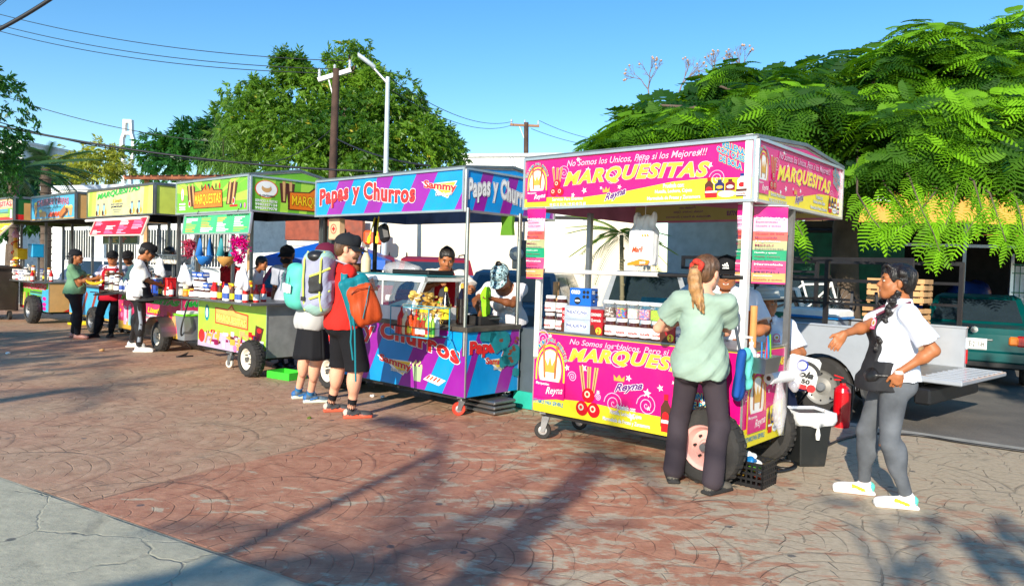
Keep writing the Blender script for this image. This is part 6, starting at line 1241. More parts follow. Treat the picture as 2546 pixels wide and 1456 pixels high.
GPL = M('green_plastic', (16, 104, 76), .5); p = MB()
for i in range(4): p.box((0, -.15, .3+.08*i), (.3, .012, .04), GPL); p.box((.15, 0, .3+.08*i), (.012, .3, .04), GPL); p.box((-.15, 0, .3+.08*i), (.012, .3, .04), GPL); p.box((0, .15, .3+.08*i), (.3, .012, .04), GPL)
for sx in (-.15, 0, .15):
 for sy in (-.15, .15): p.box((sx, sy, .32), (.02, .02, .48), GPL)
p.box((0, 0, .09), (.3, .3, .02), GPL); p.build('crate_body', t)
WOOD = M('crate_wood', (196, 150, 100), .75, bump=.2, bs=50, var=.2)
def wcrate(lb, loc, rot, n=4, w=.62, d=.4, h=.3):
 t = thing('wooden_crate', lb, 'crate', loc, rot, 'wooden crates in the pickup'); p = MB()
 for i in range(n):
  z = .05+i*h/n
  for sy in (-1, 1): p.box((0, sy*d/2, z), (w, .014, h/n*.72), WOOD)
  for sx in (-1, 1): p.box((sx*w/2, 0, z), (.014, d-.02, h/n*.72), WOOD)
 for sx in (-1, 1):
  for sy in (-1, 1): p.box((sx*(w/2-.02), sy*(d/2-.02), h/2), (.03, .02, h), WOOD)
 p.build('slats', t); return t
wcrate('wooden slatted crate at the top of the pile in the pickup bed', tk(.35, 1.2, 1.3), TR_+.1); wcrate('wooden slatted crate in the middle of the pile in the pickup bed', tk(.33, 1.18, .95), TR_-.1); wcrate('wooden slatted crate at the bottom of the pile in the pickup bed', tk(.35, 1.18, .6), TR_)
t = thing('folding_rack', 'black folded metal rack leaning in the pickup bed before the wooden crates', 'rack', tk(.2, .75, .58), TR_)
p = MB()
for sx in (-.2, .2): p.bar((sx, -.12, 0), (sx*.7-.12, .1, .85), .03, IRN, .03)
for k in range(4): z = .1+.2*k; p.bar((-.2-.03*k, -.1+.05*k, z), (.17-.04*k, -.1+.05*k, z), .02, IRN, .02)
p.build('rails', t)
def bike(lb, x, y, z, ro, c_):
 t = thing('bicycle', lb, 'bicycle', (x, y, z), ro); p = MB()
 for wx in (-.4, .4):
  w_ = MB(); w_.tube([(wx+.26*math.cos(a), 0, .26*math.sin(a)) for a in np.linspace(0, 2*math.pi, 25)], .014, RUB, 6, False); 
  for i in range(8): a = math.pi*i/8; w_.tube([(wx-.25*math.cos(a), 0, -.25*math.sin(a)), (wx+.25*math.cos(a), 0, .25*math.sin(a))], .002, ALU, 4)
  w_.build('wheel', t)
 for a_, b_ in (((-.4, 0, 0), (0, 0, -.05)), ((0, 0, -.05), (-.12, 0, .35)), ((-.4, 0, 0), (-.1, 0, .28)), ((-.1, 0, .28), (.3, 0, .3)), ((0, 0, -.05), (.3, 0, .28)), ((.3, 0, .34), (.4, 0, 0))): p.tube([a_, b_], .018, c_, 8)
 p.build('frame', t); p = MB(); p.tube([(.28, -.2, .42), (.3, 0, .4), (.28, .2, .42)], .012, BLK, 6); p.build('handlebar', t); p = MB(); p.box((-.13, 0, .38), (.2, .1, .04), BLK, bev=.01); p.build('saddle', t)
bike('white bicycle hanging on the carrier of the dark car behind the pickup', 4.62, 11.45, 1.12, R(-25), M('bike_white', (226, 226, 226), .3))
# ================================================================ walls and buildings behind
def tarp(name, label, cat, x0, y0, x1, y1, z0, z1, m, amp=.05, seed=0, n=60):
 r = np.random.default_rng(seed); ph = r.uniform(0, 6, 6); d = np.array([x1-x0, y1-y0]); L = np.hypot(*d); nn = np.array([d[1], -d[0]])/L
 p = MB()
 for s_ in (0, 1):
  def fn(u, v):
   w = amp*(math.sin(u*L*2.1+ph[0]+1.3*v)*.5+math.sin(u*L*5.3+ph[1]+3*v)*.25+math.sin(v*5+u*L*1.1+ph[2])*.35)*(.35+.65*math.sin(math.pi*min(1, max(0, v)))); q = np.array([x0, y0])+d*u+nn*(w+.02*s_)
   return (q[0], q[1], z0+(z1-z0)*v+(.0 if v < 1 else .03*math.sin(u*L*2)))
  p.grid(fn, n, 16, m)
 t = thing(name, label, cat, ((x0+x1)/2, (y0+y1)/2, z0)); o = p.build('sheet', None); o.parent = t; o.matrix_parent_inverse = Matrix.Translation(t.location).inverted()
 f = MB(); f.tube([(x0, y0, z1+.05), (x1, y1, z1+.05)], .04, DRK, 8); o = f.build('top_rail', None); o.parent = t; o.matrix_parent_inverse = Matrix.Translation(t.location).inverted(); return t
tarp('tarpaulin_wall', 'long cream tarpaulin wall behind the parked cars', 'tarpaulin', -4.2, 19.6, 3.25, 17.4, ZR, 2.72, M('cream_tarp', (232, 220, 196), .55, bump=.15, bs=6, var=.07, vs=1.5), .07, 3, 90)
tarp('grey_tarpaulin', 'grey tarpaulin in the tree shade behind the smiling vendor', 'tarpaulin', 3.3, 15.8, 5.3, 14.6, ZR, 2.75, M('grey_tarp_shaded', (176, 186, 190), .5, bump=.2, bs=5, var=.08), .07, 5)  # blue-grey base colour includes the tree's shade on the sheet
tarp('green_netting', 'dark green shade netting hung on a wire fence right of the grey tarpaulin', 'netting', 5.35, 14.4, 7.2, 13.6, ZR, 2.35, M('net_green', (0, 92, 66), .6, bump=.4, bs=150, var=.2), .05, 8)
def bwall(name, label, cat, corners, z0, z1, m, extra=None, roofm=None, over=.12):
 t = thing(name, label, cat, (corners[0][0], corners[0][1], ZR)); x0, y0 = corners[0]; p = MB(); C_ = [(x-x0, y-y0) for x, y in corners]; n = len(C_)
 p.add([(x, y, z0) for x, y in C_]+[(x, y, z1) for x, y in C_], [(i, (i+1) % n, n+(i+1) % n, n+i) for i in range(n)]+[tuple(range(n, 2*n))], m); w_ = p.build('wall', t)
 cx, cy = np.mean([c[0] for c in C_]), np.mean([c[1] for c in C_])
 p = MB(); Q = [(cx+(x-cx)*(1+over*.2), cy+(y-cy)*(1+over*.2)) for x, y in C_]; p.add([(x, y, z1+.004) for x, y in Q]+[(x, y, z1+.16) for x, y in Q], [(i, (i+1) % n, n+(i+1) % n, n+i) for i in range(n)]+[tuple(range(n, 2*n)), tuple(range(n))[::-1]], roofm or m); p.build('roof', t)
 if extra: extra(t, C_)
 return t
PLW = M('white_plaster', (222, 224, 220), .8, bump=.2, bs=20, var=.06, dirt=.4); YWL = M('ochre_plaster', (226, 160, 72), .8, bump=.15, bs=14, var=.05, dirt=.12); PAV = M('grey_plaster', (150, 148, 142), .8, bump=.2, bs=14, dirt=.4)
def wins(pos, m=DGL):
 def f(t, C_):
  a, b_ = np.array(C_[0]), np.array(C_[1]); d = unit(b_-a); n = np.array([d[1], -d[0]])
  for u, z, w, h in pos:
   q = a+(b_-a)*u; p = MB(); ro = rz(math.atan2(d[1], d[0])); p.box((*(q+n*.03), z), (w, .06, h), WHT, ro); o = p.build('window', t)
   p = MB(); p.box((*(q+n*.05), z), (w-.12, .04, h-.12), m, ro)
   p.build('pane', o); p = MB()
   for k in range(int(w/.13)): qq = q+d*(-w/2+.08+k*.13)+n*.09; p.box((*qq, z), (.02, .02, h), WHT)
   p.build('bars', o)
 return f
bwall('white_building', 'white plaster building with stained top behind the left edge of the pink sign', 'building', [(-2.9, 36), (3.2, 34.5), (4.8, 42), (-2, 43)], 0, 6.85, PLW, None)
bwall('ochre_building', 'ochre yellow building behind the hanging branches of the right-hand tree', 'building', [(9.2, 21.5), (26, 17.5), (27, 26), (11, 28)], 0, 6.4, YWL, wins([(.06, 4.3, 1.1, 1.0), (.3, 4.3, 1.1, 1.0), (.5, 4.3, 1.1, 1.0)]))
t = thing('market_shed', 'dark open shed with blue tarpaulins inside, behind the pickup', 'shed', (7.3, 14.6, ZR)); SH = M('shed_dark', (36, 34, 34), .9, var=.2)
p = MB(); p.box((3.9, 4.6, 1.4), (9.6, .15, 2.8), SH, rz(-.2)); p.box((-.6, 2.6, 1.4), (.15, 4.4, 2.8), SH); p.build('wall', t)
p = MB(); p.box((3.8, 2.2, 2.78), (9.8, 5.2, .12), M('shed_roof', (92, 84, 78), .8, dirt=.5), rz(-.2)@rx(.04)); p.build('roof', t)
for x, y in ((-.5, .3), (1.6, .0), (3.9, -.4), (6.1, -.85)): p = MB(); p.box((x, y, 1.38), (.07, .07, 2.7), STEELD); p.build('post', t)
p = MB(); p.box((2.7, -.15, 2.3), (6.6, .05, .06), STEELD, rz(-.19)); p.build('beam', t)
for i, (x, y, z, sx, sz) in enumerate(((1.3, 2.2, .9, .8, .7), (2.9, 2.0, 1.0, .7, .8), (4.4, 1.5, .8, .8, .6), (.2, 2.3, .7, .6, .6))):
 t2 = thing('covered_goods', f'heap under a blue tarpaulin in the dark shed, {ordn(i)} from the left', 'covered goods', (7.3+x, 14.6+y, ZR), 0, 'blue covered heaps in the shed') if i != 3 else thing('covered_goods', 'smallest heap under a blue tarpaulin, at the left end of the dark shed', 'covered goods', (7.3+x, 14.6+y, ZR), 0, 'blue covered heaps in the shed')
 sdf('cover', [ell((0, 0, z*.6), (sx, .5, sz+.2), None, 0), ell((.3, .1, z*.9), (sx*.5, .4, sz), None, 0, .1)], [M('blue_tarp', (20, 60, 140), .4, bump=.3, bs=12)], .05, t2, disp=folds(.04, 8, i, 1), sub=[rbox((0, 0, -1), (3, 3, 1), None, .01)])
a = Art((9.9, 14.05, 2.0), (.98, -.19, 0), (0, 0, 1), 1.2, .5); a.rect(0, 0, 1.2, .5, DMAG, 0); a.rect(.05, .05, 1.15, .45, M('menu_mixed', (120, 90, 40), .5, var=.5, vs=8), 1)
a.mb.box((10.5, 14.0, 2.25), (1.24, .03, .54), DRK, rz(-.19)); tag(a.mb.build('hanging_board'), 'small magenta framed board hanging at the front of the dark shed', 'sign')
t = thing('board_fence', 'white boards on a tall wire fence behind the green saloon', 'fence', (10.4, 15.4, ZR)); p = MB(); p.box((2.2, 0, 1.62), (4.4, .04, .78), WHM, rz(-.22)@ry(.0)); 
p = MB(); ro = rz(-.22); p.box(ro@np.array([2.3, 0, 1.55]), (4.5, .03, .8), M('fence_board', (226, 228, 230), .6, bump=.3, bs=8, dirt=.1), ro); p.build('board', t); p = MB()
GW = M('fence_green_wire', (30, 120, 80), .5)
for i in range(46): q = ro@np.array([.05+i*.1, -.05, 0]); p.box((*q[:2], 1.0), (.01, .01, 2.0), GW if i % 1 == 0 else ALU)
for z in (.2, .6, 1.0, 1.4, 1.8, 1.98): p.box((*(ro@np.array([2.3, -.055, 0]))[:2], z), (4.6, .012, .02), GW, ro)
p.build('wire_mesh', t)
for x in (0, 2.2, 4.4): q = ro@np.array([x, -.02, 0]); p = MB(); p.box((*q[:2], 1.1), (.06, .06, 2.2), ALU, ro); p.build('post', t)
bwall('long_white_building', 'long low white building with barred windows behind the left-hand carts', 'building', [(-17.5, 27.5), (-6.2, 22.5), (-4.2, 27), (-15.5, 32)], 0, 3.9, PLW, wins([(.16, 1.9, 1.6, 1.2), (.34, 1.9, 1.6, 1.2), (.52, 1.9, 1.9, 1.3), (.68, 1.9, 1.6, 1.3)]), roofm=M('pale_roof', (214, 222, 232), .5))
RST = M('rusty_sheet', (140, 84, 56), .8, .2, bump=.4, bs=30, var=.35, vs=3)
t = thing('rusty_lean_to', 'rusty corrugated lean-to roof over the yellow cart and its neighbour', 'lean-to', (-9.2, 20.2, ZR)); p = MB(); p.box((1.0, 0, 3.75), (3.6, 2.6, .06), RST, rz(-.3)@rx(.1)); 
for i in range(17): p.tube([rz(-.3)@np.array([-1.8+i*.22, -1.3, 3.66])+[1.0, 0, 0], rz(-.3)@np.array([-1.8+i*.22, 1.3, 3.92])+[1.0, 0, 0]], .035, RST, 6)
p.build('roof', t)
for x in (-.6, 1.0, 2.5): p = MB(); p.box((x, -.7-x*.3, 1.85), (.09, .09, 3.7), WOOD); p.build('post', t)
bwall('orange_band_building', 'low white kiosk with a wide orange-red band behind the green cart', 'kiosk', [(-6.1, 20.0), (-3.95, 19.2), (-3.4, 22), (-5.5, 23)], 0, 2.0, PLW, lambda t, C_: (lambda p: (p.box((1.08, -.44, 2.45), (2.4, .12, .6), M('band_orange_shaded', (140, 66, 44), .6, var=.15, dirt=.3), rz(-.356)), p.build('sign_band', t)))(MB()))  # band colour darkened and dulled to include its shade
bwall('small_white_house', 'small white house corner behind the palm at the left edge', 'house', [(-33.5, 46), (-30, 45), (-29, 50), (-33, 51)], 0, 8.2, PLW, wins([(.5, 6, 1, 1.2)]))
t = thing('cross_monument', 'tall white concrete cross monument rising above the roofs at the left', 'monument', (-26.2, 50.0, ZR)); p = MB(); WC = M('white_concrete', (232, 232, 228), .7, dirt=.15)
for sx in (-1, 1): p.loft([[(sx*a+dx, dy, z) for dx, dy in ((-.09, -.16), (.09, -.16), (.09, .16), (-.09, .16))] for a, z in ((.27, 0), (.22, 7.6), (.38, 8.5), (.38, 9.4), (.24, 9.8), (.2, 10.6))], WC, False)
for z in (.2, 3, 6.0, 7.5, 9.8, 10.6): p.box((0, 0, z), (.58, .34, .22), WC)
p.box((0, 0, 1.2), (1.3, 1.3, 2.4), WC); p.build('cross_shaft', t)
t = thing('pop_up_tent', 'bright blue pop-up tent roof behind the two backpackers', 'tent', (-4.0, 16.8, ZR-.36)); p = MB(); BT = M('tent_blue', (10, 92, 190), .5, bump=.1)
p.add([(-1.3, -1.2, 2.02), (1.3, -1.2, 2.02), (1.3, 1.2, 2.02), (-1.3, 1.2, 2.02), (0, 0, 2.5), (-1.3, -1.2, 1.82), (1.3, -1.2, 1.82), (1.3, 1.2, 1.82), (-1.3, 1.2, 1.82)], [(0, 1, 4), (1, 2, 4), (2, 3, 4), (3, 0, 4), (5, 6, 1, 0), (6, 7, 2, 1), (7, 8, 3, 2), (8, 5, 0, 3)], BT); p.build('canopy', t)
for x in (-1.25, 1.25):
 for y in (-1.15, 1.15): p = MB(); p.box((x, y, .95), (.03, .03, 1.9), ALU); p.build('leg', t)
t = thing('refuse_container', 'dark brown refuse container on wheels at the far left edge', 'container', (-11.9, 16.6, 0), R(-41)); p = MB(); DB = M('container_brown', (52, 42, 36), .7, bump=.2, dirt=.3)
p.loft([[(-.75*k, -.5*k, z), (.75*k, -.5*k, z), (.75*k, .5*k, z), (-.75*k, .5*k, z)] for k, z in ((.86, .22), (1, 1.15))], DB, False); p.box((0, 0, 1.17), (1.6, 1.06, .06), DB, bev=.01); p.box((.72, -.2, 1.0), (.12, .3, .05), DB); p.build('tub', t)
for x in (-.55, .55):
 for y in (-.35, .35): p = MB(); p.lathe([(.10, -.03), (.10, .03)], RUB, (x, y, .1), 14, rx(R(90))); p.build('wheel', t)
# ================================================================ poles, lamps, meters, wires
PWD = M('pole_wood', (74, 54, 44), .85, bump=.4, bs=30, var=.25, vs=3)
def pole(name, lb, base, top, r0, r1, m, extra=None):
 t = thing(name, lb, 'utility pole' if 'utility' in name else 'pole', base); p = MB(); d = np.array(top)-np.array(base); p.tube([(0, 0, 0), d*.5, d], [r0, (r0+r1)/2, r1], m, 12); p.build('shaft', t)
 if extra: extra(t, d)
 return t
def xarm(m, w, dirv, ins=3, z=-.15):
 def f(t, d):
  p = MB(); dv = unit(dirv); a = d+np.array([0, 0, z])-dv*w*.55; b_ = a+dv*w; p.bar(a, b_, .11, m, .11); p.bar(a+dv*w*.3+[0, 0, 0], d*[1, 1, 1]-[0, 0, 1.0], .03, WHM, .03); o = p.build('crossarm', t)
  for i in range(ins): c = a+dv*w*(.04+.92*i/(ins-1)); p = MB(); p.lathe([(.02, .05), (.05, .1), (.03, .13), (.05, .17), (.03, .2), (.045, .26), (.0, .3)], M('insulator', (190, 196, 200), .3), c, 10); p.build('insulator', o)
 return f
b1 = atY(818, 640, 20.5); b1[2] = ZR; t1 = atY(836, 172, 20.5); pole('utility_pole', 'brown wooden utility pole with a white crossarm in front of the large tree', b1, t1, .13, .1, PWD, xarm(WHM, 1.05*1.0*.9+.0, (.85, .1, .32)))
b2 = atY(1310, 600, 38); b2[2] = ZR; t2 = atY(1308, 305, 38); pole('utility_pole', 'distant dark utility pole with a wooden crossarm above the white building', b2, t2, .15, .12, PWD, xarm(M('arm_wood', (150, 110, 80), .8), 1.5, (1, .1, .0)))
b3 = atY(588, 600, 26); b3[2] = ZR; t3 = atY(590, 376, 26); pole('wooden_post', 'short weathered wooden post above the green cart sign', b3, t3, .14, .12, PWD)
def lampx(t, d):
 p = MB(); q = d; e = atY(918, 158, 17.5)-b4; p.tube([q-[0, 0, .15], q*.35+e*.65+[0, 0, -.05], e], [.035, .03, .03], ALU, 8); a = p.build('arm', t)
 p = MB(); dv = unit(e-q); p.loft([[e+dv*s_*.5+[0, y*w_, z] for y, z in ((-.12, 0), (-.08, .06), (.08, .06), (.12, 0), (.06, -.05), (-.06, -.05))] for s_, w_ in ((-.35, .3), (-.1, .9), (.3, 1), (.65, .5))], M('lamp_grey', (178, 190, 196), .4), True); p.build('lamp_head', a)
b4 = atY(955, 640, 17.5); b4[2] = ZR; t4 = atY(964, 192, 17.5); tt = pole('street_lamp', 'tall pale street lamp with an arm to the left, in front of the large tree', b4, t4, .075, .05, M('lamp_pole', (190, 202, 208), .4), lampx); tt['category'] = 'street lamp'
b5 = atY(928, 690, 18.6); b5[2] = ZR; t5 = atY(930, 556, 18.6)
def orr(t, d):
 p = MB(); p.box(d-[0, 0, .35], (.5, .2, .35), ORG, bev=.05); p.build('orange_cover', t)
pole('marker_post', 'white and orange post at the left end of the cream tarpaulin', b5, t5, .09, .09, WHM, orr)
mp_ = atY(1288, 760, 10.2); mp_[2] = ZR; t = thing('meter_post', 'grey electricity meter post with a round glass meter beside the blue cart', 'meter post', mp_, R(-12))
p = MB(); p.tube([(.02, .05, 0), (.02, .05, 2.5)], .03, STEELD, 10); p.build('pipe', t); p = MB(); p.box((.13, 0, 1.72), (.2, .12, .5), M('meter_box', (84, 88, 92), .5, .3, dirt=.2), bev=.01); p.box((.12, .0, 1.3), (.24, .14, .36), M('meter_box2', (118, 124, 128), .5, .3), bev=.01); p.build('fuse_box', t)
p = MB(); p.box((-.03, -.02, 1.72), (.13, .08, .3), STEELD, bev=.01); p.lathe([(.10, 0), (.10, .05), (.085, .09), (.03, .1), (.001, .1)], M('meter_glass', (190, 194, 196), .1, coat=1), (-.03, -.06, 1.78), 24, rx(R(90)), capb=False, capt=False); p.build('meter', t)
WIR = M('wire', (30, 34, 40), .6)
def wire(lb, pts, r=.012, g=None, n=24):
 (xa, ya, Ya), (xb, yb, Yb), sag = pts; a, b_ = atY(xa, ya, Ya), atY(xb, yb, Yb); P = [a+(b_-a)*t_-np.array([0, 0, 4*sag*t_*(1-t_)]) for t_ in np.linspace(0, 1, n)]
 p = MB(); p.tube(P, r, WIR, 5); tag(p.build('overhead_wire'), lb, 'wire', g)
gw = 'thin wires to the wooden utility pole'
wire('topmost of three thin wires running to the crossarm of the wooden utility pole', ((-60, 20, 26), (856, 152, 20.5), .35), .012, gw); wire('middle one of three thin wires running to the crossarm of the wooden utility pole', ((-60, 47, 26), (826, 172, 20.5), .35), .012, gw); wire('lowest of three thin wires running to the crossarm of the wooden utility pole', ((-60, 62, 26), (802, 182, 20.5), .35), .012, gw)
wire('single thin wire sagging from the left edge to behind the dark green tree', ((-30, 225, 26), (560, 355, 26), .3), .013)
wire('thick black cable crossing low in front of the large tree', ((-30, 308, 18), (1000, 428, 19), .25), .028); wire('thin black cable just above the thick one at the left', ((-30, 296, 18), (640, 402, 24), .3), .014)
wire('thin wire from the street lamp towards the distant utility pole, the upper one', ((975, 200, 20), (1275, 302, 38), .5), .012); wire('thin wire from the street lamp towards the distant utility pole, the lower one', ((975, 226, 20), (1270, 312, 38), .5), .012)
wire('wire leaving the distant utility pole towards the right-hand tree, the upper one', ((1340, 300, 38), (1470, 345, 38), .1), .014); wire('wire leaving the distant utility pole towards the right-hand tree, the lower one', ((1320, 320, 38), (1470, 362, 38), .1), .014)
wire('white cable from the wooden utility pole down behind the blue sign', ((836, 345, 20.4), (1070, 412, 17), .12), .022)
wire('thin wire from the short wooden post up to the utility pole', ((592, 390, 26), (828, 318, 20.4), .5), .012)
g2 = 'bundle of wires at the top left corner'
for i in range(7): wire(f'{ordn(i)} thin wire, counted from above, of the bundle at the top left corner', ((-60, 4+i*9, 9.5), (60+i*4, -50-i*2, 8.5+.2*i), .03), .006, g2)
wire('thick black cable crossing the top left corner', ((-40, 92, 8), (175, -36, 8), .03), .022)
# ================================================================ foliage
def leafm(name, c0, c1, tcol, tf=.45, rough=.4, spec=.35):
 if name in MATS: return MATS[name]
 m = bpy.data.materials.new(name); m.use_nodes = True; t = m.node_tree; X.t = t; b = t.nodes['Principled BSDF']; b.inputs['Roughness'].default_value = rough; b.inputs['Specular IOR Level'].default_value = spec
 a = t.nodes.new('ShaderNodeAttribute'); a.attribute_name = 'rnd'; c = xmix(X(a.outputs['Fac']), lin(c0), lin(c1)); t.links.new(c, b.inputs['Base Color'])
 tr = t.nodes.new('ShaderNodeBsdfTranslucent'); tr.inputs['Color'].default_value = lin(tcol); ms = t.nodes.new('ShaderNodeMixShader'); ms.inputs[0].default_value = tf
 t.links.new(b.outputs[0], ms.inputs[1]); t.links.new(tr.outputs[0], ms.inputs[2]); t.links.new(ms.outputs[0], t.nodes['Material Output'].inputs[0]); MATS[name] = m; return m
def frames(d, upv):
 """stack of frames: x along d, z near upv"""
 d = d/np.linalg.norm(d, axis=1, keepdims=True); y = np.cross(upv, d); y /= np.linalg.norm(y, axis=1, keepdims=True)+1e-9; z = np.cross(d, y); return np.stack([d, y, z], 2)
def stamp(name, TV, TF, pos, F, scale, mat, rnd, parent=None, smooth=False):
 n = len(pos); V = np.einsum('nij,vj->nvi', F, TV)*scale[:, None, None]+pos[:, None, :]; k = len(TV)
 Q = (TF[None]+(np.arange(n)*k)[:, None, None]).reshape(-1, TF.shape[1]); me = mesh_np(name, V.reshape(-1, 3), Q, [mat], None, smooth)
 at = me.attributes.new('rnd', 'FLOAT', 'FACE'); at.data.foreach_set('value', np.repeat(rnd, len(TF)).astype(np.float32)); return link(name, me, parent)
def frond_tpl(pairs=10, bend=.38, wd=.30, pw=.62, fold=.25, tip=.25):
 V, F = [], []; zx = lambda x: -bend*x*x
 for i in range(pairs):
  x = .1+.9*i/(pairs-1)*.97; L_ = wd*math.sin(math.pi*min(1, (x*.86+.12)))**.7*(1 if x < .8 else 1-(x-.8)*1.6); hw = .5*.9/pairs*pw*1.15
  for s_ in (-1, 1):
   b = len(V); e = (x+.06+tip*L_*.5, s_*L_, zx(x)-fold*L_); V += [(x-hw*.6, 0, zx(x)), (x+hw*.6, 0, zx(x)), (e[0]+hw*.7, e[1], e[2]), (e[0]-hw*.7, e[1]*.94, e[2])]; F.append((b, b+1, b+2, b+3))
 for i in range(4):
  x0, x1 = i/4, (i+1)/4; b = len(V); V += [(x0, -.008, zx(x0)+.004), (x1, -.005, zx(x1)+.004), (x1, .005, zx(x1)+.004), (x0, .008, zx(x0)+.004)]; F.append((b, b+1, b+2, b+3))
 return np.array(V), np.array(F)
def leaf_tpl(): return np.array([(0, 0, 0), (.35, -.2, .03), (1, 0, -.14), (.35, .2, .03)], float), np.array([(0, 1, 2, 3)])
def cluster_tpl(r, n=7, droop=.6, w=.17):
 """a hanging spray of leaflets"""
 V, F = [], []
 for i in range(n):
  a = i*2.4; t0 = .15+.85*i/n; base = np.array([t0*.6, 0, -.12*t0]); d = unit(np.array([.7, math.sin(a)*.8, math.cos(a)*.3-droop])); s_ = unit(np.cross(d, (r.uniform(-1, 1), r.uniform(-1, 1), 1))); L_ = .5*r.uniform(.8, 1.2); b = len(V)
  V += [base, base+d*L_*.45-s_*w*.5, base+d*L_, base+d*L_*.45+s_*w*.5]; F.append((b, b+1, b+2, b+3))
 return np.array(V), np.array(F)
def limbs(mb, base, targets, r0, m, fork=.45, sag=0., rg=rng, n=5):
 base = np.array(base, float)
 for t in targets:
  t = np.array(t, float); P = []
  for i in range(n+1):
   u = i/n; q = base*(1-u)+t*u; q = q+np.array([0, 0, .12*np.linalg.norm(t-base)*math.sin(math.pi*u)])+rg.normal(0, .04, 3)*np.linalg.norm(t-base)*.35*(0 < u < 1); P.append(q)
  mb.tube(P, [r0*(1-.85*i/n)+.006 for i in range(n+1)], m, 7)
def clump(P, f=1.6, s=0): return np.sin(P[:, 0]*f+s+1.7*np.sin(P[:, 2]*f*1.1+s))+np.sin(P[:, 1]*f*1.2+s*2+1.3*np.sin(P[:, 0]*f*.9))+np.sin(P[:, 2]*f*1.7+s*3)
def blob_points(blobs, dens, rg, up_bias=.2, zs=.6, gap=0., f=2.2):
 P, N = [], []
 for (c, r) in blobs:
  n = int(dens*r*r*6)+3; d = rg.normal(size=(n, 3)); d /= np.linalg.norm(d, axis=1, keepdims=True); d[:, 2] = np.where(d[:, 2] < -up_bias, -d[:, 2], d[:, 2])
  rr = r*rg.uniform(.72, 1.08, n)[:, None]; P.append(np.array(c)+d*rr*[1, 1, zs]); N.append(d)
 P, N = np.concatenate(P), np.concatenate(N)
 if gap: P = P+N*(.16*clump(P, f)[:, None]); k = clump(P, f*1.3, 2.) > -3+gap; P, N = P[k], N[k]
 return P, N
BARK = M('bark', (92, 78, 66), .9, bump=.6, bs=24, var=.25, vs=3)
# --- flamboyant tree on the right
def bl(x, y, Y, r): return (atY(x, y, Y), r)
rg = np.random.default_rng(11)
top_ = [bl(*q) for q in ((1535, 345, 12, .75), (1600, 300, 12.3, .8), (1640, 262, 12.5, .6), (1710, 262, 12, .9), (1790, 215, 12.3, .8), (1835, 172, 12.8, .45), (1925, 235, 12, .95), (1975, 190, 12.6, .5), (2010, 215, 12.5, .7), (2090, 205, 12, .85), (2185, 170, 12, .85), (2250, 115, 12.5, .75), (2325, 92, 12.6, .7), (2400, 145, 12, .8), (2470, 130, 12, .7), (2570, 95, 12, 1.), (2660, 150, 12, 1.2), (2540, 175, 12.3, .8))]
mid_ = [bl(*q) for q in ((1550, 420, 11.2, .7), (1620, 375, 11.4, .8), (1720, 345, 11.2, .9), (1820, 310, 11.2, .9), (1930, 320, 11, 1.), (2050, 290, 11, 1.), (2180, 265, 11, 1.), (2300, 220, 11.3, 1.), (2420, 240, 11, 1.), (2540, 250, 11, 1.1), (2680, 270, 11, 1.3), (1740, 420, 10.8, .7), (1900, 400, 10.7, .8), (2000, 390, 10.6, .8))]
low_ = [bl(*q) for q in ((2130, 375, 10.4, .8), (2240, 345, 10.4, .9), (2360, 330, 10.4, .9), (2490, 335, 10.2, 1.), (2620, 360, 10., 1.2), (2150, 460, 10.6, .65), (2260, 430, 10, .75), (2380, 425, 9.8, .8), (2500, 420, 9.7, .85), (2620, 440, 9.6, 1.), (1500, 395, 12, .45), (2090, 470, 11.2, .5))]
fill_ = [bl(*q) for q in ((1650, 370, 13.5, 1.), (1800, 330, 13.8, 1.2), (1950, 320, 13.8, 1.3), (2100, 300, 13.8, 1.4), (2250, 270, 13.8, 1.4), (2400, 260, 13.8, 1.4), (2550, 270, 13.8, 1.5), (2200, 390, 13., 1.), (2350, 390, 13, 1.), (2500, 395, 13, 1.1), (2700, 380, 12, 1.3))]
FT = thing('flame_tree', 'large spreading tree with feathery bright green leaves filling the right of the picture', 'tree', (5.9, 12.9, ZR))
FL = np.array([5.9, 12.9, ZR])
P, N = blob_points([(c-[0, 0, .52+.18*math.sin(i_*2.1)], r*.78) for i_, (c, r) in enumerate(top_)]+[(c-[0, 0, .12], r*.88) for c, r in mid_+low_], 21, rg, .1, .85, 2.1, 2.4); P2, N2 = blob_points(fill_, 6, rg, .5, .8)
def rosettes(P, N, k0, k1, L0, L1, rg, droopb=0.):
 pos, dr, up__, sc, rn = [], [], [], [], []
 for p, n in zip(P, N):
  ax = unit(n*.8+np.array([0, -.25, .6])); k = rg.integers(k0, k1+1); a0 = rg.uniform(0, 6.28); x = unit(np.cross(ax, (.3, .9, .1))); y = np.cross(ax, x); shade_tone = rg.uniform(0, 1)**2.4  # tone per rosette, skewed dark to paint shadow clumps into the crown
  for i in range(k):
   a = a0+2*math.pi*i/k+rg.normal(0, .2); el = rg.uniform(.0, .55)-droopb; d = unit((x*math.cos(a)+y*math.sin(a))*math.cos(el)+ax*math.sin(el)); pos.append(p+rg.normal(0, .03, 3)); dr.append(d); up__.append(ax); sc.append(rg.uniform(L0, L1)); rn.append(np.clip(shade_tone*.85+rg.uniform(0, .15), 0, 1))
 return np.array(pos), np.array(dr), np.array(up__), np.array(sc), np.array(rn)
TV, TF_ = frond_tpl(8, .6, .36, .95, .3); FM = leafm('flame_tree_leaf', (6, 46, 24), (128, 186, 28), (146, 204, 24), .28, .6, .15)  # leaf colours run from painted shadow green to sunlit and new-frond green
pos, dr, uu, sc, rn = rosettes(P, N, 5, 7, .24, .38, rg)
o = stamp('foliage', TV, TF_, pos-FL, frames(dr, uu), sc, FM, rn, FT)
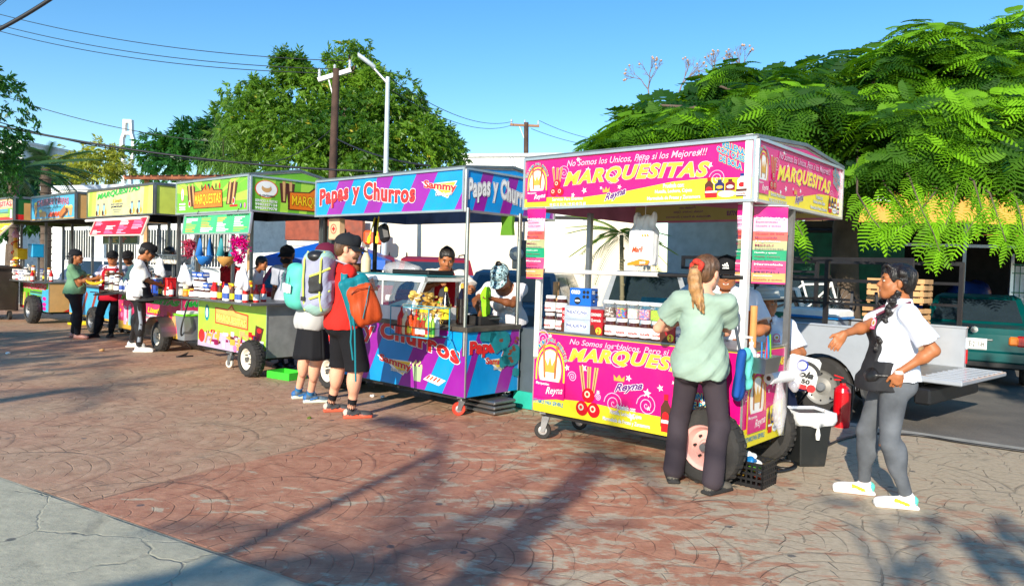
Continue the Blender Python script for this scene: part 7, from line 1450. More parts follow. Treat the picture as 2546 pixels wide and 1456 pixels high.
pos, dr, uu, sc, rn = rosettes(P2, N2, 5, 6, .42, .62, rg); TVf, TFf = frond_tpl(6, wd=.36, pw=1.0); stamp('foliage', TVf, TFf, pos-FL, frames(dr, uu), sc, FM, rn*.5, FT)  # interior filler fronds coloured darker for shaded depth
def spray(pts, n, L0, L1, tpl, fm, rg_):
 P_ = np.array([atY(*q) for q in pts]); ts = np.linspace(0, len(P_)-1.001, n); i = ts.astype(int); f = ts-i; Q = P_[i]*(1-f[:, None])+P_[i+1]*f[:, None]; d = P_[i+1]-P_[i]; d /= np.linalg.norm(d, axis=1, keepdims=True)
 sd = np.where(np.arange(n) % 2 == 0, 1, -1)[:, None]*np.cross(d, [0.2, -.9, .3]); dr = d*.7+sd*.8+rg_.normal(0, .15, (n, 3))+[0, 0, -.25]; dr[-1] = d[-1]; dr /= np.linalg.norm(dr, axis=1, keepdims=True)
 return Q, dr, np.tile([0, -.75, .65], (n, 1))+rg_.normal(0, .2, (n, 3)), rg_.uniform(L0, L1, n), rg_.uniform(.5, 1, n), P_
S = [spray(q, n, .2, .32, None, FM, rg) for q, n in ((((1960, 520, 8.6), (1975, 545, 8.5), (1995, 585, 8.4)), 8), (((2130, 480, 9.4), (2165, 540, 9.2), (2190, 570, 9.1)), 12), (((2260, 440, 9.2), (2290, 520, 9), (2320, 580, 8.9), (2335, 625, 8.8)), 18), (((2330, 470, 9.2), (2270, 545, 9), (2225, 575, 9)), 14), (((2420, 450, 9), (2440, 520, 8.8), (2400, 580, 8.7)), 14), (((2460, 480, 9), (2480, 540, 8.8), (2500, 600, 8.7)), 14), (((2520, 480, 9), (2540, 550, 8.8), (2545, 590, 8.7)), 12), (((2200, 460, 9.6), (2230, 500, 9.5), (2250, 530, 9.4)), 10), (((2380, 460, 9.1), (2365, 520, 9), (2350, 560, 9)), 12))]
cat_ = lambda i: np.concatenate([s_[i] for s_ in S]); stamp('foliage', TV, TF_, cat_(0)-FL, frames(cat_(1), cat_(2)), cat_(3), FM, cat_(4), FT)
b = MB()
tk0 = atY(2100, 560, 12.9); tk0 = tk0-FL; b.tube([(0, 0, 0), tk0*[.6, .6, .5], tk0, tk0+[.1, -.1, .6]], [.3, .24, .2, .17], BARK, 12); b.build('trunk', FT)
b = MB(); cen = tk0+np.array([.1, -.1, .6]); limbs(b, cen, [c-FL for c, r in (top_+mid_+low_)[::2]], .09, BARK, rg=rg)
for s_ in S: b.tube([s_[5][0]-FL+(cen-(s_[5][0]-FL))*.35+[0, 0, .5]]+[p-FL for p in s_[5]], [.02, .012]+[.006]*(len(s_[5])-1), BARK, 5)
b.build('limbs', FT)
# --- broadleaf trees
def tree(name, lb, cat, base, blobs, fm, dens, size, tpl=None, seed=1, zs=.85, trunk_r=.25, group=None, limb=True, ub=.6, yel=None, gap=1.8, fq=2.):
 rg_ = np.random.default_rng(seed); t = thing(name, lb, cat, base, 0, group); B0 = np.array(base, float); P, N = blob_points([(c, r*.92) for c, r in blobs], dens, rg_, ub, zs, gap, fq); n = len(P)
 d = N*.6+rg_.normal(0, .5, (n, 3))+[0, 0, -.35]; up__ = rg_.normal(0, .35, (n, 3))+[0, 0, 1]; r2 = random.Random(seed); TVc, TFc = tpl or cluster_tpl(r2)
 cl = .3+.16*clump(P, 1.3, 5.); stamp('foliage', TVc, TFc, P-B0, frames(d, up__), rg_.uniform(size*.7, size*1.3, n), fm, np.clip(cl+rg_.uniform(0, .45, n), 0, 1), t)
 if yel is not None:
  k = rg_.random(n) < .02; 
  if k.any(): stamp('yellow_leaves', TVc, TFc, P[k]-B0, frames(d[k], up__[k]), rg_.uniform(size*.7, size*1.2, k.sum()), yel, rg_.random(k.sum()), t)
 b = MB(); cz = np.mean([c for c, r in blobs], 0)-B0; fork = np.array([cz[0]*.5, cz[1]*.5, max(cz[2]*.5, .6)]); b.tube([(0, 0, 0), fork*.5+[.05, 0, 0], fork], [trunk_r, trunk_r*.8, trunk_r*.65], BARK, 10); b.build('trunk', t)
 if limb: b = MB(); limbs(b, fork, [c-B0 for c, r in blobs[::2]], trunk_r*.4, BARK, rg=rg_); b.build('limbs', t)
 return t
LM1 = leafm('broad_leaf_green', (20, 66, 24), (112, 150, 40), (150, 196, 50), .33); LM2 = leafm('dark_leaf', (16, 58, 26), (58, 116, 44), (100, 160, 50), .3); LYE = leafm('yellow_leaf', (170, 160, 40), (214, 200, 70), (220, 206, 70), .4); LMY = leafm('yellowish_leaf', (90, 110, 40), (176, 180, 60), (210, 210, 70), .35)
def gp(x, Y): q = atY(x, 640, Y); q[2] = ZR; return tuple(q)
cen_ = [bl(*q) for q in ((720, 165, 28, .75), (705, 150, 28, .4), (745, 160, 28, .45), (738, 205, 28, .8), (830, 160, 28, .5), (822, 145, 28.2, .3), (868, 128, 28, .35), (905, 130, 28, .4), (885, 150, 28, .35), (925, 165, 28, .3), (930, 200, 28, .8), (640, 215, 28, .7), (610, 250, 28, .7), (690, 240, 28, 1.), (770, 240, 28, 1.1), (850, 225, 28, 1.1), (930, 240, 28, 1.1), (1000, 250, 28, .9), (1030, 285, 28, .8), (640, 300, 27, 1.2), (720, 310, 26.5, 1.2), (800, 310, 26.5, 1.2), (880, 300, 26.5, 1.2), (960, 310, 26.5, 1.2), (1040, 340, 27, 1.1), (1090, 350, 27.5, .8), (1115, 385, 28, .7), (650, 380, 26, 1.2), (740, 390, 25.5, 1.2), (830, 380, 25.5, 1.2), (920, 385, 25.5, 1.2), (1010, 390, 26, 1.2), (1080, 410, 27, .9), (600, 330, 28, .9), (785, 190, 28.5, .6), (560, 280, 29, .5), (870, 195, 29, .6), (680, 350, 29, 1.5), (850, 350, 29, 1.6), (1000, 350, 29, 1.5), (900, 420, 25, 1.), (760, 430, 25, 1.))]
tree('broadleaf_tree', 'large green and yellowish tree behind the utility pole and the street lamp', 'tree', gp(820, 28), cen_, LM1, 62, .40, seed=4, yel=LYE, trunk_r=.35)
tree('dark_green_tree', 'dark green tree at the left foot of the large tree', 'tree', gp(470, 30), [bl(*q) for q in ((395, 385, 30, .6), (430, 395, 30, .8), (450, 365, 30, .7), (490, 350, 30, .9), (530, 330, 30.5, .9), (500, 390, 29.5, 1.2), (560, 380, 30, 1.2), (420, 420, 29.5, .9), (540, 310, 31, .5), (380, 370, 30.5, .35))], LM2, 48, .5, seed=6)
tree('weeping_tree', 'light green weeping bamboo-like clump between the dark tree and the large tree', 'tree', gp(560, 26), [bl(*q) for q in ((555, 345, 25, .6), (540, 385, 25, .6), (580, 400, 25, .7), (600, 420, 24.8, .7), (545, 420, 25, .7))], leafm('weeping_leaf', (60, 100, 34), (120, 156, 60), (150, 190, 70), .3), 70, .5, tpl=(np.array([(0, -.015, 0), (.5, -.025, -.4), (.7, 0, -1.), (.5, .025, -.4)]), np.array([(0, 1, 2, 3)])), seed=8, trunk_r=.1)
tree('yellow_flowering_tree', 'small yellow-green flowering tree beside the white cross', 'tree', gp(240, 40), [bl(*q) for q in ((170, 420, 40, .9), (205, 405, 40, 1.), (250, 392, 40, 1.), (285, 410, 40, .9), (230, 425, 39, 1.2), (300, 430, 39, .8), (160, 440, 39, .8))], LMY, 22, .55, seed=9, yel=LYE)
tree('edge_tree', 'dark leafy tree cut off by the left edge of the picture', 'tree', gp(-60, 13), [bl(*q) for q in ((-30, 230, 13, .25), (8, 225, 13, .1), (-35, 290, 13, .3), (0, 262, 13, .1), (-20, 340, 13.4, .3), (10, 360, 13.4, .16), (-40, 400, 13.4, .45), (10, 410, 14, .22), (-10, 450, 13.6, .35), (-60, 300, 13, .6), (-80, 380, 13, .8), (-40, 180, 13.2, .3))], LM2, 130, .2, seed=12, trunk_r=.12)
t = thing('leafless_tree', 'leafless tree with pale seed pods behind the left shoulder of the large right-hand tree', 'tree', gp(1690, 20)); b = MB(); rb = np.random.default_rng(5); B0 = np.array(gp(1690, 20)); pods = MB(); POD = M('seed_pod', (206, 170, 140), .8)
def branch(p, d, L_, r, k):
 q = p+d*L_; b.tube([p, (p+q)/2+rb.normal(0, .03, 3)*L_, q], [r, r*.8, r*.6], M('grey_twig', (130, 112, 104), .9), 5)
 if k == 0:
  if rb.random() < .16: c = q; pods.lathe([(0, -.04), (.035, 0), (0, .04)], POD, c, 6, capb=False, capt=False)
  return
 for i in range(3): branch(q, unit(d+rb.normal(0, .42, 3)+[0, 0, .06]), L_*.74, r*.6, k-1)
for x_, y_ in ((1620, 260), (1680, 250), (1760, 240), (1840, 230)):
 e = atY(x_, y_, 20)-B0; b.tube([(0, 0, 0), e*[.3, .3, .5], e], [.15, .1, .05], BARK, 6); branch(e, unit(np.array([rb.normal(0, .35), 0, 1.])), .42, .03, 4)
b.build('branches', t); tag(pods.build('seed_pods', t), kind='stuff')
# --- palms
def palm(lb, base, H_, nf, L_, fm, r=.12, seed=0, droop=.75, name='palm_tree', cat='palm tree', trunkm=BARK, pairs=26, group=None, wd=.2):
 rg_ = np.random.default_rng(seed); t = thing(name, lb, cat, base, 0, group); b = MB(); b.tube([(0, 0, 0), (.05, 0, H_*.5), (0, .03, H_)], [r, r*.8, r*.75], trunkm, 10)
 for i in range(int(H_/.22)): b.lathe([(r*.9, 0), (r*.95, .02), (r*.88, .04)], trunkm, (.05*math.sin(math.pi*i*.22/H_), 0, i*.22), 10, capb=False, capt=False)
 b.build('trunk', t); V, F = [], []
 for k in range(pairs):
  x = .12+.88*k/pairs; L2 = wd*math.sin(math.pi*min(1, x*.8+.16))**.5
  for s_ in (-1, 1): z = -droop*x**1.8; i = len(V); V += [(x-.01, 0, z), (x+.014, 0, z), (x+.09, s_*L2, z-.10-L2*.35)]; F.append((i, i+1, i+2))
 for k in range(6):
  x0, x1 = k/6, (k+1)/6; i = len(V); V += [(x0, -.006, -droop*x0**1.8), (x1, -.004, -droop*x1**1.8), (x1, .004, -droop*x1**1.8)]; F.append((i, i+1, i+2))
 a = rg_.uniform(0, 6.28)+np.arange(nf)*2.4; el = rg_.uniform(-.15, 1.15, nf); d = np.stack([np.cos(a)*np.cos(el), np.sin(a)*np.cos(el), np.sin(el)], 1)
 stamp('fronds', np.array(V), np.array(F), np.tile([0, 0.03, H_], (nf, 1)), frames(d, np.tile([0, 0, 1.], (nf, 1))), rg_.uniform(L_*.8, L_*1.1, nf), fm, rg_.random(nf), t); return t
PM1 = leafm('palm_leaf', (44, 92, 34), (130, 160, 60), (170, 196, 60), .3); PM2 = leafm('palm_leaf_dark', (18, 48, 26), (40, 84, 40), (60, 100, 40), .2)
q = gp(1543, 13.5); palm('small palm with a thin trunk in front of the cream tarpaulin, under the pink sign', q, 2.25, 20, .8, PM1, .05, 3, 1.0, trunkm=M('thin_trunk', (120, 112, 84), .8, bump=.3))
q = gp(110, 24); palm('dark palm with a low crown above the far left carts', q, 4.3, 26, 1.35, PM2, .2, 5, .75); q = gp(30, 19); palm('dark palm at the left edge below the leafy tree', q, 3.6, 22, 1.3, PM2, .15, 7, .8)
tree('dark_hedge_tree', 'dark dense tree behind the two left-edge palms', 'tree', gp(20, 30), [bl(*q) for q in ((-20, 470, 30, 1.2), (40, 455, 30, 1.1), (90, 470, 30, 1.), (-10, 520, 29, 1.4), (60, 530, 29, 1.3))], LM2, 26, .55, seed=14)
# --- palms, a lamp and trees that stand behind the viewer and throw the shadows on the plaza
def shade(x, y, h): g_ = G(x, y); k = h/math.tan(SUN_EL); return (g_[0]-math.sin(SUN_AZ)*k, g_[1]-math.cos(SUN_AZ)*k, 0)
palm('tall palm behind the viewer whose trunk shadow crosses the plaza', shade(1500, 1140, 6.4), 6.4, 11, .85, PM1, .15, 21, .7, pairs=22, wd=.26)
palm('shorter palm behind the viewer shading the lower left of the plaza', shade(880, 1420, 5.2), 5.2, 18, 1.15, PM1, .17, 22, .7, pairs=22, wd=.28)
palm('palm behind the viewer shading the left of the plaza', shade(200, 965, 7.2), 7.2, 10, 1.1, PM1, .15, 23, .6, pairs=20, wd=.24)
def st(x, y, h, r, seed, lb, dens=14, nb=5):
 b_ = shade(x, y, h); rr = np.random.default_rng(seed); bs_ = [(np.array(b_)+[rr.normal(0, r*.6), rr.normal(0, r*.6), h+rr.normal(0, r*.1)], r*rr.uniform(.3, .55)) for _ in range(nb)]; tree('shade_tree', lb, 'tree', b_, bs_, LM1, dens, .4, seed=seed, trunk_r=.12, zs=.3)
st(60, 842, 7.5, 1.8, 31, 'large tree behind the viewer shading the two left-hand customers', 16, 9); st(-300, 870, 7.5, 2.2, 33, 'second large tree further left behind the viewer', 16, 9)
st(2300, 1345, 5.4, .5, 35, 'small tree behind the viewer throwing the blotchy shade at the lower right', 20, 5); st(2560, 960, 7, 1.1, 37, 'tree behind the viewer shading the road at the right', 16, 7)
b_ = np.array(shade(1135, 1102, 7.2)); t = thing('street_lamp', 'street lamp behind the viewer casting the thin long shadow', 'street lamp', b_); p = MB(); p.tube([(0, 0, 0), (0, 0, 7.1)], [.07, .045], M('lamp_pole', (190, 202, 208), .4), 10); p.build('shaft', t); p = MB(); p.tube([(0, 0, 7.0), (-.1, .1, 7.2), (-.5, .4, 7.3)], .03, ALU, 6); p.box((-.7, .55, 7.3), (.6, .25, .1), M('lamp_grey', (178, 190, 196), .4), rz(2.5), bev=.03); p.build('lamp_head', t)
LIT = M('scrap_paper', (226, 224, 218), .7); sc_ = [(18, 880, .05, WHT), (252, 873, .06, TAN), (950, 990, .06, LIT), (925, 986, .04, LIT), (1190, 1005, .05, LIT), (1395, 1010, .05, LIT), (768, 1040, .03, LMY), (1690, 1108, .08, M('blue_rag', (20, 130, 160), .8))]
for i, (x, y, s_, m_) in enumerate(sc_):
 q = G(x, y); sdf('litter', [ell((0, 0, s_*.3), (s_*.7, s_*.5, s_*.35), rz(i), 0), ell((s_*.3, .1*s_, s_*.4), (s_*.4, s_*.5, s_*.3), None, 0)], [m_], s_*.14, None, disp=folds(s_*.12, 2.2/s_, i)).location = q
 o = bpy.context.scene.collection.objects[-1]; tag(o, ['crumpled white scrap on the shaded ground at the far left', 'crushed tan paper cup near the young vendor in track trousers', 'crumpled paper under the blue and purple cart', 'smaller scrap left of the crumpled paper under the blue cart', 'scrap of paper in front of the steel trays', 'scrap of paper right of the red casters', 'dry leaf in front of the woman with the mint rucksack', 'balled blue rag under the pink cart'][i], 'litter')
# ================================================================ goods on and around the carts
def onp(c, px, py, yl):
 """picture point -> (x, z) in the cart's plane y = yl"""
 n = c.R@np.array([0, 1., 0]); o = c.w(0, yl, 0); d = ray(px, py); t = ((o-C0)@n)/(d@n); q = c.R.T@(C0+d*t-c.o); return q[0], q[2]
PT = {}
def put(key, fn, loc, rot, label, group=None):
 """first use builds the thing, later ones copy it with its parts"""
 if key not in PT: o = fn(loc, rot, label, group); PT[key] = o; return o
 o = dup(PT[key], loc, rot, label)
 if group: o['group'] = group
 elif 'group' in o: del o['group']
 return o
SPR = M('hazelnut_spread', (76, 36, 18), .15, coat=.8)
def jar_fn(r, h, body, lidm, labm, word=None, wm=None, name='spread_jar', cat='jar', lab=(.1, .62), fill=None, lid=.16, shoulder=.82):
 def f(loc, rot, label, group):
  t = thing(name, label, cat, loc, rot, group); p = MB(); p.lathe([(r*.86, 0), (r, h*.05), (r*1.0, h*.34), (r*.95, h*.45), (r*.98, h*.66), (r*.8, h*shoulder)], body, n=16); p.build('jar_body', t)
  if fill: p = MB(); p.lathe([(r*.8, h*.04), (r*.9, h*.1), (r*.9, h*.5), (r*.3, h*.6)], fill, n=12); p.build('filling', t)
  p = MB(); p.lathe([(r*.84, h*(shoulder+.002)), (r*.86, h*(shoulder+.01)), (r*.86, h*(shoulder+lid)), (r*.78, h*(shoulder+lid+.02))], lidm, n=16); p.build('lid', t)
  if labm:
   p = MB(); p.lathe([(r*1.02, h*lab[0]), (r*1.02, h*lab[1])], labm, n=16, capb=False, capt=False)
   if word:
    V, F = text2d(word, .03); mn, mx = V.min(0), V.max(0); V = (V-mn)/(mx-mn); p.add([(r*1.05*math.sin((u-.5)*1.5), -r*1.05*math.cos((u-.5)*1.5), h*(lab[0]+.12+.16*v)) for u, v in V], F, wm)
    p.add([(r*1.04*math.sin(a), -r*1.04*math.cos(a), z) for a, z in ((-.7, h*(lab[1]-.1)), (.7, h*(lab[1]-.1)), (.7, h*(lab[1]-.03)), (-.7, h*(lab[1]-.03)))], [(0, 1, 2, 3)], BLK)
   p.build('label', t)
  return t
 return f
nut = jar_fn(.052, .150, SPR, WHT, WHT, 'nutella', REDM, shoulder=.84)
def box_fn(w, d, h, m, words, name='carton', cat='box', band=None):
 def f(loc, rot, label, group):
  t = thing(name, label, cat, loc, rot, group); p = MB(); p.box((0, 0, h/2), (w, d, h), m, bev=.003)
  for a, s_ in ((Art((-w/2, -d/2-.001, 0), (1, 0, 0), (0, 0, 1), w, h, p), 1), (Art((w/2+.001, -d/2, 0), (0, 1, 0), (0, 0, 1), d, h, p), d/w)):
   if band: band(a)
   for (wd, x0, y0, x1, y1, wm, o) in words: a.text(wd, x0*a.w, y0*a.h, x1*a.w, y1*a.h, wm, 2, off=o)
  p.build('box_body', t); return t
 return f
PHB = M('philadelphia_blue', (20, 60, 140), .4); SLV = M('silver_card', (186, 196, 210), .35, .3)
phil = box_fn(.27, .2, .115, SLV, [('PHILADELPHIA', .1, .4, .9, .66, PHB, .03)], band=lambda a: a.disc(.5*a.w, .52*a.h, .42*a.w, WHT, 1, .36*a.h))
cor = box_fn(.13, .1, .21, M('carton_red', (170, 22, 34), .35), [('CORONADO', .1, .74, .9, .86, WHT, .03), ('Quemada', .12, .5, .88, .64, WHT, .01), ('2', .62, .06, .78, .28, REDM, .05)], band=lambda a: (a.poly([(0, 0), (.6, 0), (.3, .4), (0, .35)], BRN, 1, True), a.disc(.72*a.w, .17*a.h, .22*a.w, YEL, 1)))
oreo = box_fn(.21, .12, .15, M('carton_blue', (16, 96, 190), .35), [('OREO', .08, .66, .5, .88, WHT, .06)], band=lambda a: (a.disc(.38*a.w, .28*a.h, .15*a.w, BLK, 1), a.disc(.38*a.w, .28*a.h, .12*a.w, M('cream', (236, 236, 236), .5), 2, .05*a.h), [a.disc((.68+.17*(i % 2))*a.w, (.78-.26*(i//2))*a.h, .07*a.w, BLK, 1) for i in range(4)]))
ZC = .981
def pkp(px, yl=.07, z=ZC): return pk.w(onp(pk, px, 850, yl)[0], yl, z)
RC = ROTC
for lv in (0, 1):
 for i, px in enumerate((1366, 1394)): put('nut', nut, pkp(px, .08, ZC+.152*lv), RC+.1*i, f'{["left", "right"][i]} chocolate spread jar of the {["lower", "upper"][lv]} pair at the left end of the pink cart', 'chocolate spread jars on the pink cart')
put('cor', cor, pkp(1417, .08), RC, 'red caramel carton right of the four stacked spread jars on the pink cart', 'red cartons on the pink cart')
for i in (0, 1): put('phil', phil, pkp(1449, .12, ZC+.116*i), RC, f'silver cream cheese box, {["bottom", "top"][i]} of the stack under the blue biscuit box', 'silver boxes on the pink cart')
put('oreo', oreo, pkp(1447, .12, ZC+.232), RC+.1, 'blue OREO biscuit box on top of the silver boxes')
put('cor', cor, pkp(1488, .08), RC, 'red caramel carton in the middle of the pink cart counter', 'red cartons on the pink cart')
FIL = [('speckled brown', M('fill_rolls', (150, 130, 120), .6, var=.6, vs=60)), ('rainbow', M('fill_mixed', (120, 90, 160), .5, var=1., vs=90)), ('pastel', M('fill_pastel', (220, 180, 190), .5, var=.5, vs=90)), ('pink and blue', M('fill_pinkblue', (190, 110, 130), .5, var=.5, vs=90)), ('lime green', M('fill_lime', (170, 220, 50), .5, var=.2, vs=90))]
def fillmix(m, cs):
 t = m.node_tree; X.t = t; tc = t.nodes.new('ShaderNodeTexCoord'); v = t.nodes.new('ShaderNodeTexVoronoi'); v.inputs['Scale'].default_value = 95; t.links.new(tc.outputs['Object'], v.inputs['Vector']); s = t.nodes.new('ShaderNodeSeparateColor'); t.links.new(v.outputs['Color'], s.inputs[0]); c = lin(cs[0])
 for i, q in enumerate(cs[1:]): c = xmix(X(s.outputs[0]).gt((i+1)/len(cs)), c, lin(q))
 t.links.new(c, t.nodes['Principled BSDF'].inputs['Base Color'])
fillmix(FIL[1][1], [(220, 40, 60), (40, 120, 210), (240, 200, 40), (60, 170, 70), (150, 60, 160)]); fillmix(FIL[2][1], [(240, 190, 200), (190, 220, 240), (240, 230, 180), (200, 230, 190)]); fillmix(FIL[3][1], [(226, 120, 140), (110, 120, 190), (240, 190, 190)]); fillmix(FIL[0][1], [(120, 90, 80), (220, 210, 200), (90, 70, 60)])
for i, px in enumerate((1517, 1546, 1575, 1604, 1633)):
 put('nut', nut, pkp(px, .06), RC+.13*i, f'chocolate spread jar in the row under the sprinkle jars, {ordn(i)} from the left', 'chocolate spread jars on the pink cart')
 w_ = pkp(px, .07, ZC+.152); t = thing('sprinkle_jar', f'clear square jar of {FIL[i][0]} sprinkles with a white lid', 'jar', w_, RC, 'sprinkle jars on the pink cart'); p = MB(); p.box((0, 0, .06), (.098, .098, .118), GLS, bev=.012); p.build('jar_body', t); p = MB(); p.box((0, 0, .045), (.088, .088, .08), FIL[i][1], bev=.008); p.build('sprinkles', t); p = MB(); p.box((0, 0, .13), (.1, .1, .028), WHT, bev=.008); p.build('lid', t)
put('cor', cor, pkp(1666, .06), RC, 'red caramel carton right of the sprinkle jars, beside the ponytailed woman', 'red cartons on the pink cart')
for i in (0, 1): put('phil', phil, pkp(1708, .12, ZC+.116*i), RC, f'{["lower", "upper"][i]} silver cream cheese box behind the left arm of the ponytailed woman', 'silver boxes on the pink cart')
put('swj', jar_fn(.055, .15, M('jar_orange', (226, 110, 50), .3), WHT, M('label_blue', (60, 90, 170), .4), name='sweet_jar'), pkp(1683, .3, ZC+.10), RC, 'orange sweet jar with a blue label behind the right-hand red carton')
p = MB(); p.lathe([(.03, 0), (.03, .22)], WOOD, pkp(1378, .35, ZC+.2), 10); tag(p.build('rolling_stick'), 'short wooden rolling stick standing behind the left stack of spread jars', 'rolling stick')
p = MB(); p.box((0, 0, .03), (.5, .34, .05), DRK, bev=.01); o = p.build('griddle'); o.location = pk.w(-.75, .5, ZC); o.rotation_euler = (0, 0, RC); tag(o, 'dark wafer griddle on the pink cart behind the jars', 'griddle')
def banner(lb, c, x, y, z0, z1, w, rot, seed):
 t = thing('price_banner', lb, 'banner', c.w(x, y, 0), c.e.rotation_euler[2]+rot, 'price banners on the pink cart'); h = z1-z0
 bands = [(1, .86, MAG), (.86, .68, LPK), (.68, .56, M('coral', (232, 96, 84), .4)), (.56, .44, M('sage_print', (176, 178, 130), .4)), (.44, .30, M('emerald_print', (20, 150, 104), .4)), (.30, .14, M('rose_print', (222, 70, 120), .4)), (.14, .02, M('peach2', (236, 160, 96), .4)), (.02, 0, MAG)]
 p = MB()
 for f0, f1, m in bands:
  p.grid(lambda u, v: (-w/2+w*u, .008*math.sin(9*(f0+(f1-f0)*v)+4*u+seed), z0+h*(f0+(f1-f0)*v)), 4, 4, m)
 for k in range(17):
  f = .84-.05*k; wd = [.8, .6, .7, .5][k % 4]; a = Art((-w/2, -.011, z0), (1, 0, 0), (0, 0, 1), w, h, p); a.text(['MENU', 'Especialidades', 'Nutella y queso', 'Cajeta, Lechera', 'Queso de bola', 'Mermelada', '2 ingredientes'][k % 7], .06*w, f*h, (.1+wd)*w, (f+.025)*h, [WHT, DMAG, NAVY][k % 3], 3, off=.01)
 p.build('sheet', t); p = MB(); p.tube([(-w/2, 0, z1+.01), (w/2, 0, z1+.01)], .008, ALU, 6); p.build('rod', t)
banner('long striped price banner at the left post of the pink cart', pk, -1.92, -.06, 1.43, 2.04, .2, .0, 1); banner('striped price banner facing us just right of the white corner post', pk, .05, .25, 1.46, 2.02, .24, .55, 2); banner('crinkled striped price banner left of the white corner post', pk, -.10, .10, 1.46, 2.03, .08, -.3, 3)
t = thing('napkin_bag', 'white plastic bag of napkins printed Marli, hanging from the pink cart roof', 'bag', pk.w(-1.13, .45, 0), RC); z0 = 1.60
sdf('bag_body', [rbox((0, 0, z0+.13), (.12, .07, .16), ry(.05), .03, 0, .03), ell((0, 0, z0+.33), (.10, .05, .08), None, 0, .06), ell((-.08, 0, z0+.38), (.03, .025, .05), None, 0, .03), ell((.08, 0, z0+.38), (.03, .025, .05), None, 0, .03)], [M('bag_white', (238, 238, 240), .3)], .008, t, disp=folds(.006, 34, 3)); a = Art((-.11, -.082, z0-.03), (1, 0, .05), (0, 0, 1), .22, .3); a.step = .003
a.text('Marli', .04, .11, .15, .16, ORG, 1, off=.02, shear=.3); a.poly([(0, .0), (.2, .0), (.22, .035), (.12, .05), (0, .02)], M('bag_orange', (240, 140, 30), .4), 1); a.text('300', .12, .008, .18, .03, WHT, 2, off=.03); [a.disc(.14+.025*i, .25, .009, GOLD, 1) for i in range(3)]; a.text('servilletas para manos', .04, .09, .17, .1, ORG, 1); a.mb.build('print', t)
p = MB(); p.tube([(0, 0, z0+.4), (0, 0, 2.1)], .003, WHT, 5); p.build('string', t)
t = thing('steel_pan', 'deep steel pan hung on the right end of the pink cart', 'pan', pk.w(.08, .10, .83), RC); p = MB()
for s_, q in ((1, .0), (-1, .006)): p.loft([[(sx*k, sy*k*1.35, z+q*(s_ < 0)) for sx, sy in ((-1, -1), (1, -1), (1, 1), (-1, 1))] for k, z in ((.085-q, .0), (.10-q, .11))], STEEL, False, s_ > 0 and False or (s_ < 0 and False))
p.box((0, 0, .003), (.17, .23, .004), STEEL); p.box((0, -.135, .112), (.22, .014, .006), STEEL); p.box((.1, 0, .112), (.014, .28, .006), STEEL); p.box((-.1, 0, .112), (.014, .28, .006), STEEL); p.box((0, .135, .112), (.22, .014, .006), STEEL); p.build('pan_body', t)
t = thing('sanitizer_bottle', 'clear pump bottle of hand gel standing in the hanging steel pan', 'bottle', pk.w(.04, .03, .845), RC); p = MB(); p.lathe([(.036, 0), (.038, .02), (.038, .13), (.014, .165), (.014, .18)], M('gel_bottle', (222, 228, 230), .15, alpha=.75), n=14); p.build('bottle_body', t); p = MB(); p.lathe([(.016, .18), (.016, .2), (.006, .2), (.006, .225)], WHT, n=10); p.box((-.015, -.01, .232), (.05, .018, .014), WHT); p.build('pump', t); p = MB(); p.lathe([(.039, .03), (.039, .12)], WHT, n=14, capb=False, capt=False); p.build('label', t)
for i in range(6):
 c_ = [BLU, CYA, CYA, REDM, BLU, GRN][i]; p = MB(); p.tube([(0, 0, 0), (.02*math.sin(i), .012*math.cos(i*2), .2+.012*i)], .006, c_, 6); o = p.build('plastic_spoon'); o.location = pk.w(.09+.012*i, .10+.012*(i % 3), .845); tag(o, f'plastic spoon handle in the hanging steel pan beside the gel bottle, {["tall blue", "cyan leaning left", "cyan upright", "red", "short blue", "green"][i]}', 'spoon', 'spoon handles in the hanging pan')
for i, (m_, hh, x_) in enumerate(((CHURRO, .34, -.07), (M('orange_stick', (236, 110, 30), .5), .30, -.12))):
 p = MB(); p.tube([(0, 0, 0), (.01*i, .0, hh)], .028 if i == 0 else .014, M('wood_roll', (222, 150, 84), .6, bump=.2) if i == 0 else m_, 12); o = p.build('rolling_pin' if i == 0 else 'orange_paddle'); o.location = pk.w(x_, .3, ZC-.03); tag(o, ['thick wooden wafer roller standing at the right end of the pink cart', 'thin orange paddle standing beside the thick wooden roller'][i], ['roller', 'paddle'][i])
p = MB(); p.lathe([(.045, -.14), (.045, .14)], M('roll_white', (232, 232, 234), .4), n=16, rot=rx(R(90))); p.lathe([(.018, -.145), (.018, .145)], BRN, n=10, rot=rx(R(90))); o = p.build('plastic_roll'); o.location = pk.w(.09, .45, .76); o.rotation_euler = (0, 0, RC-.2); tag(o, 'white roll of plastic bags under the hanging steel pan', 'roll')
CLB = M('clear_bag', (226, 226, 230), .15, alpha=.34, spec=.9, bump=.4, bs=20)
for i, (q, r_a, lb) in enumerate((((.10, .42, .60), (.035, .06, .2), 'long clear plastic bag hanging at the right end of the pink cart'), ((.12, .62, .80), (.07, .05, .13), 'bulging clear plastic bag with wrappers inside, at the back corner of the pink cart'))):
 w_ = pk.w(*q); o = sdf('plastic_bag', [ell((0, 0, 0), r_a, None, 0), ell((.02, 0, -r_a[2]*.6), np.array(r_a)*.8, None, 0, .05)], [CLB], .012, None, disp=folds(.012, 26, i)); o.location = w_; o.rotation_euler = (0, 0, RC); tag(o, lb, 'plastic bag')
t = thing('serviette_pack', 'white pack of serviettes with the letters ola and 50, hanging behind the pink cart', 'serviettes', tuple(atY(1992, 955, 6.35)), RC+.42); p = MB(); p.box((0, 0, .11), (.27, .06, .27), WHT, rz(0)@ry(.18), bev=.025); p.build('pack', t); a = Art((-.13, -.037, -.03), (1, 0, -.18), (.18, 0, 1), .28, .29); a.step = .002
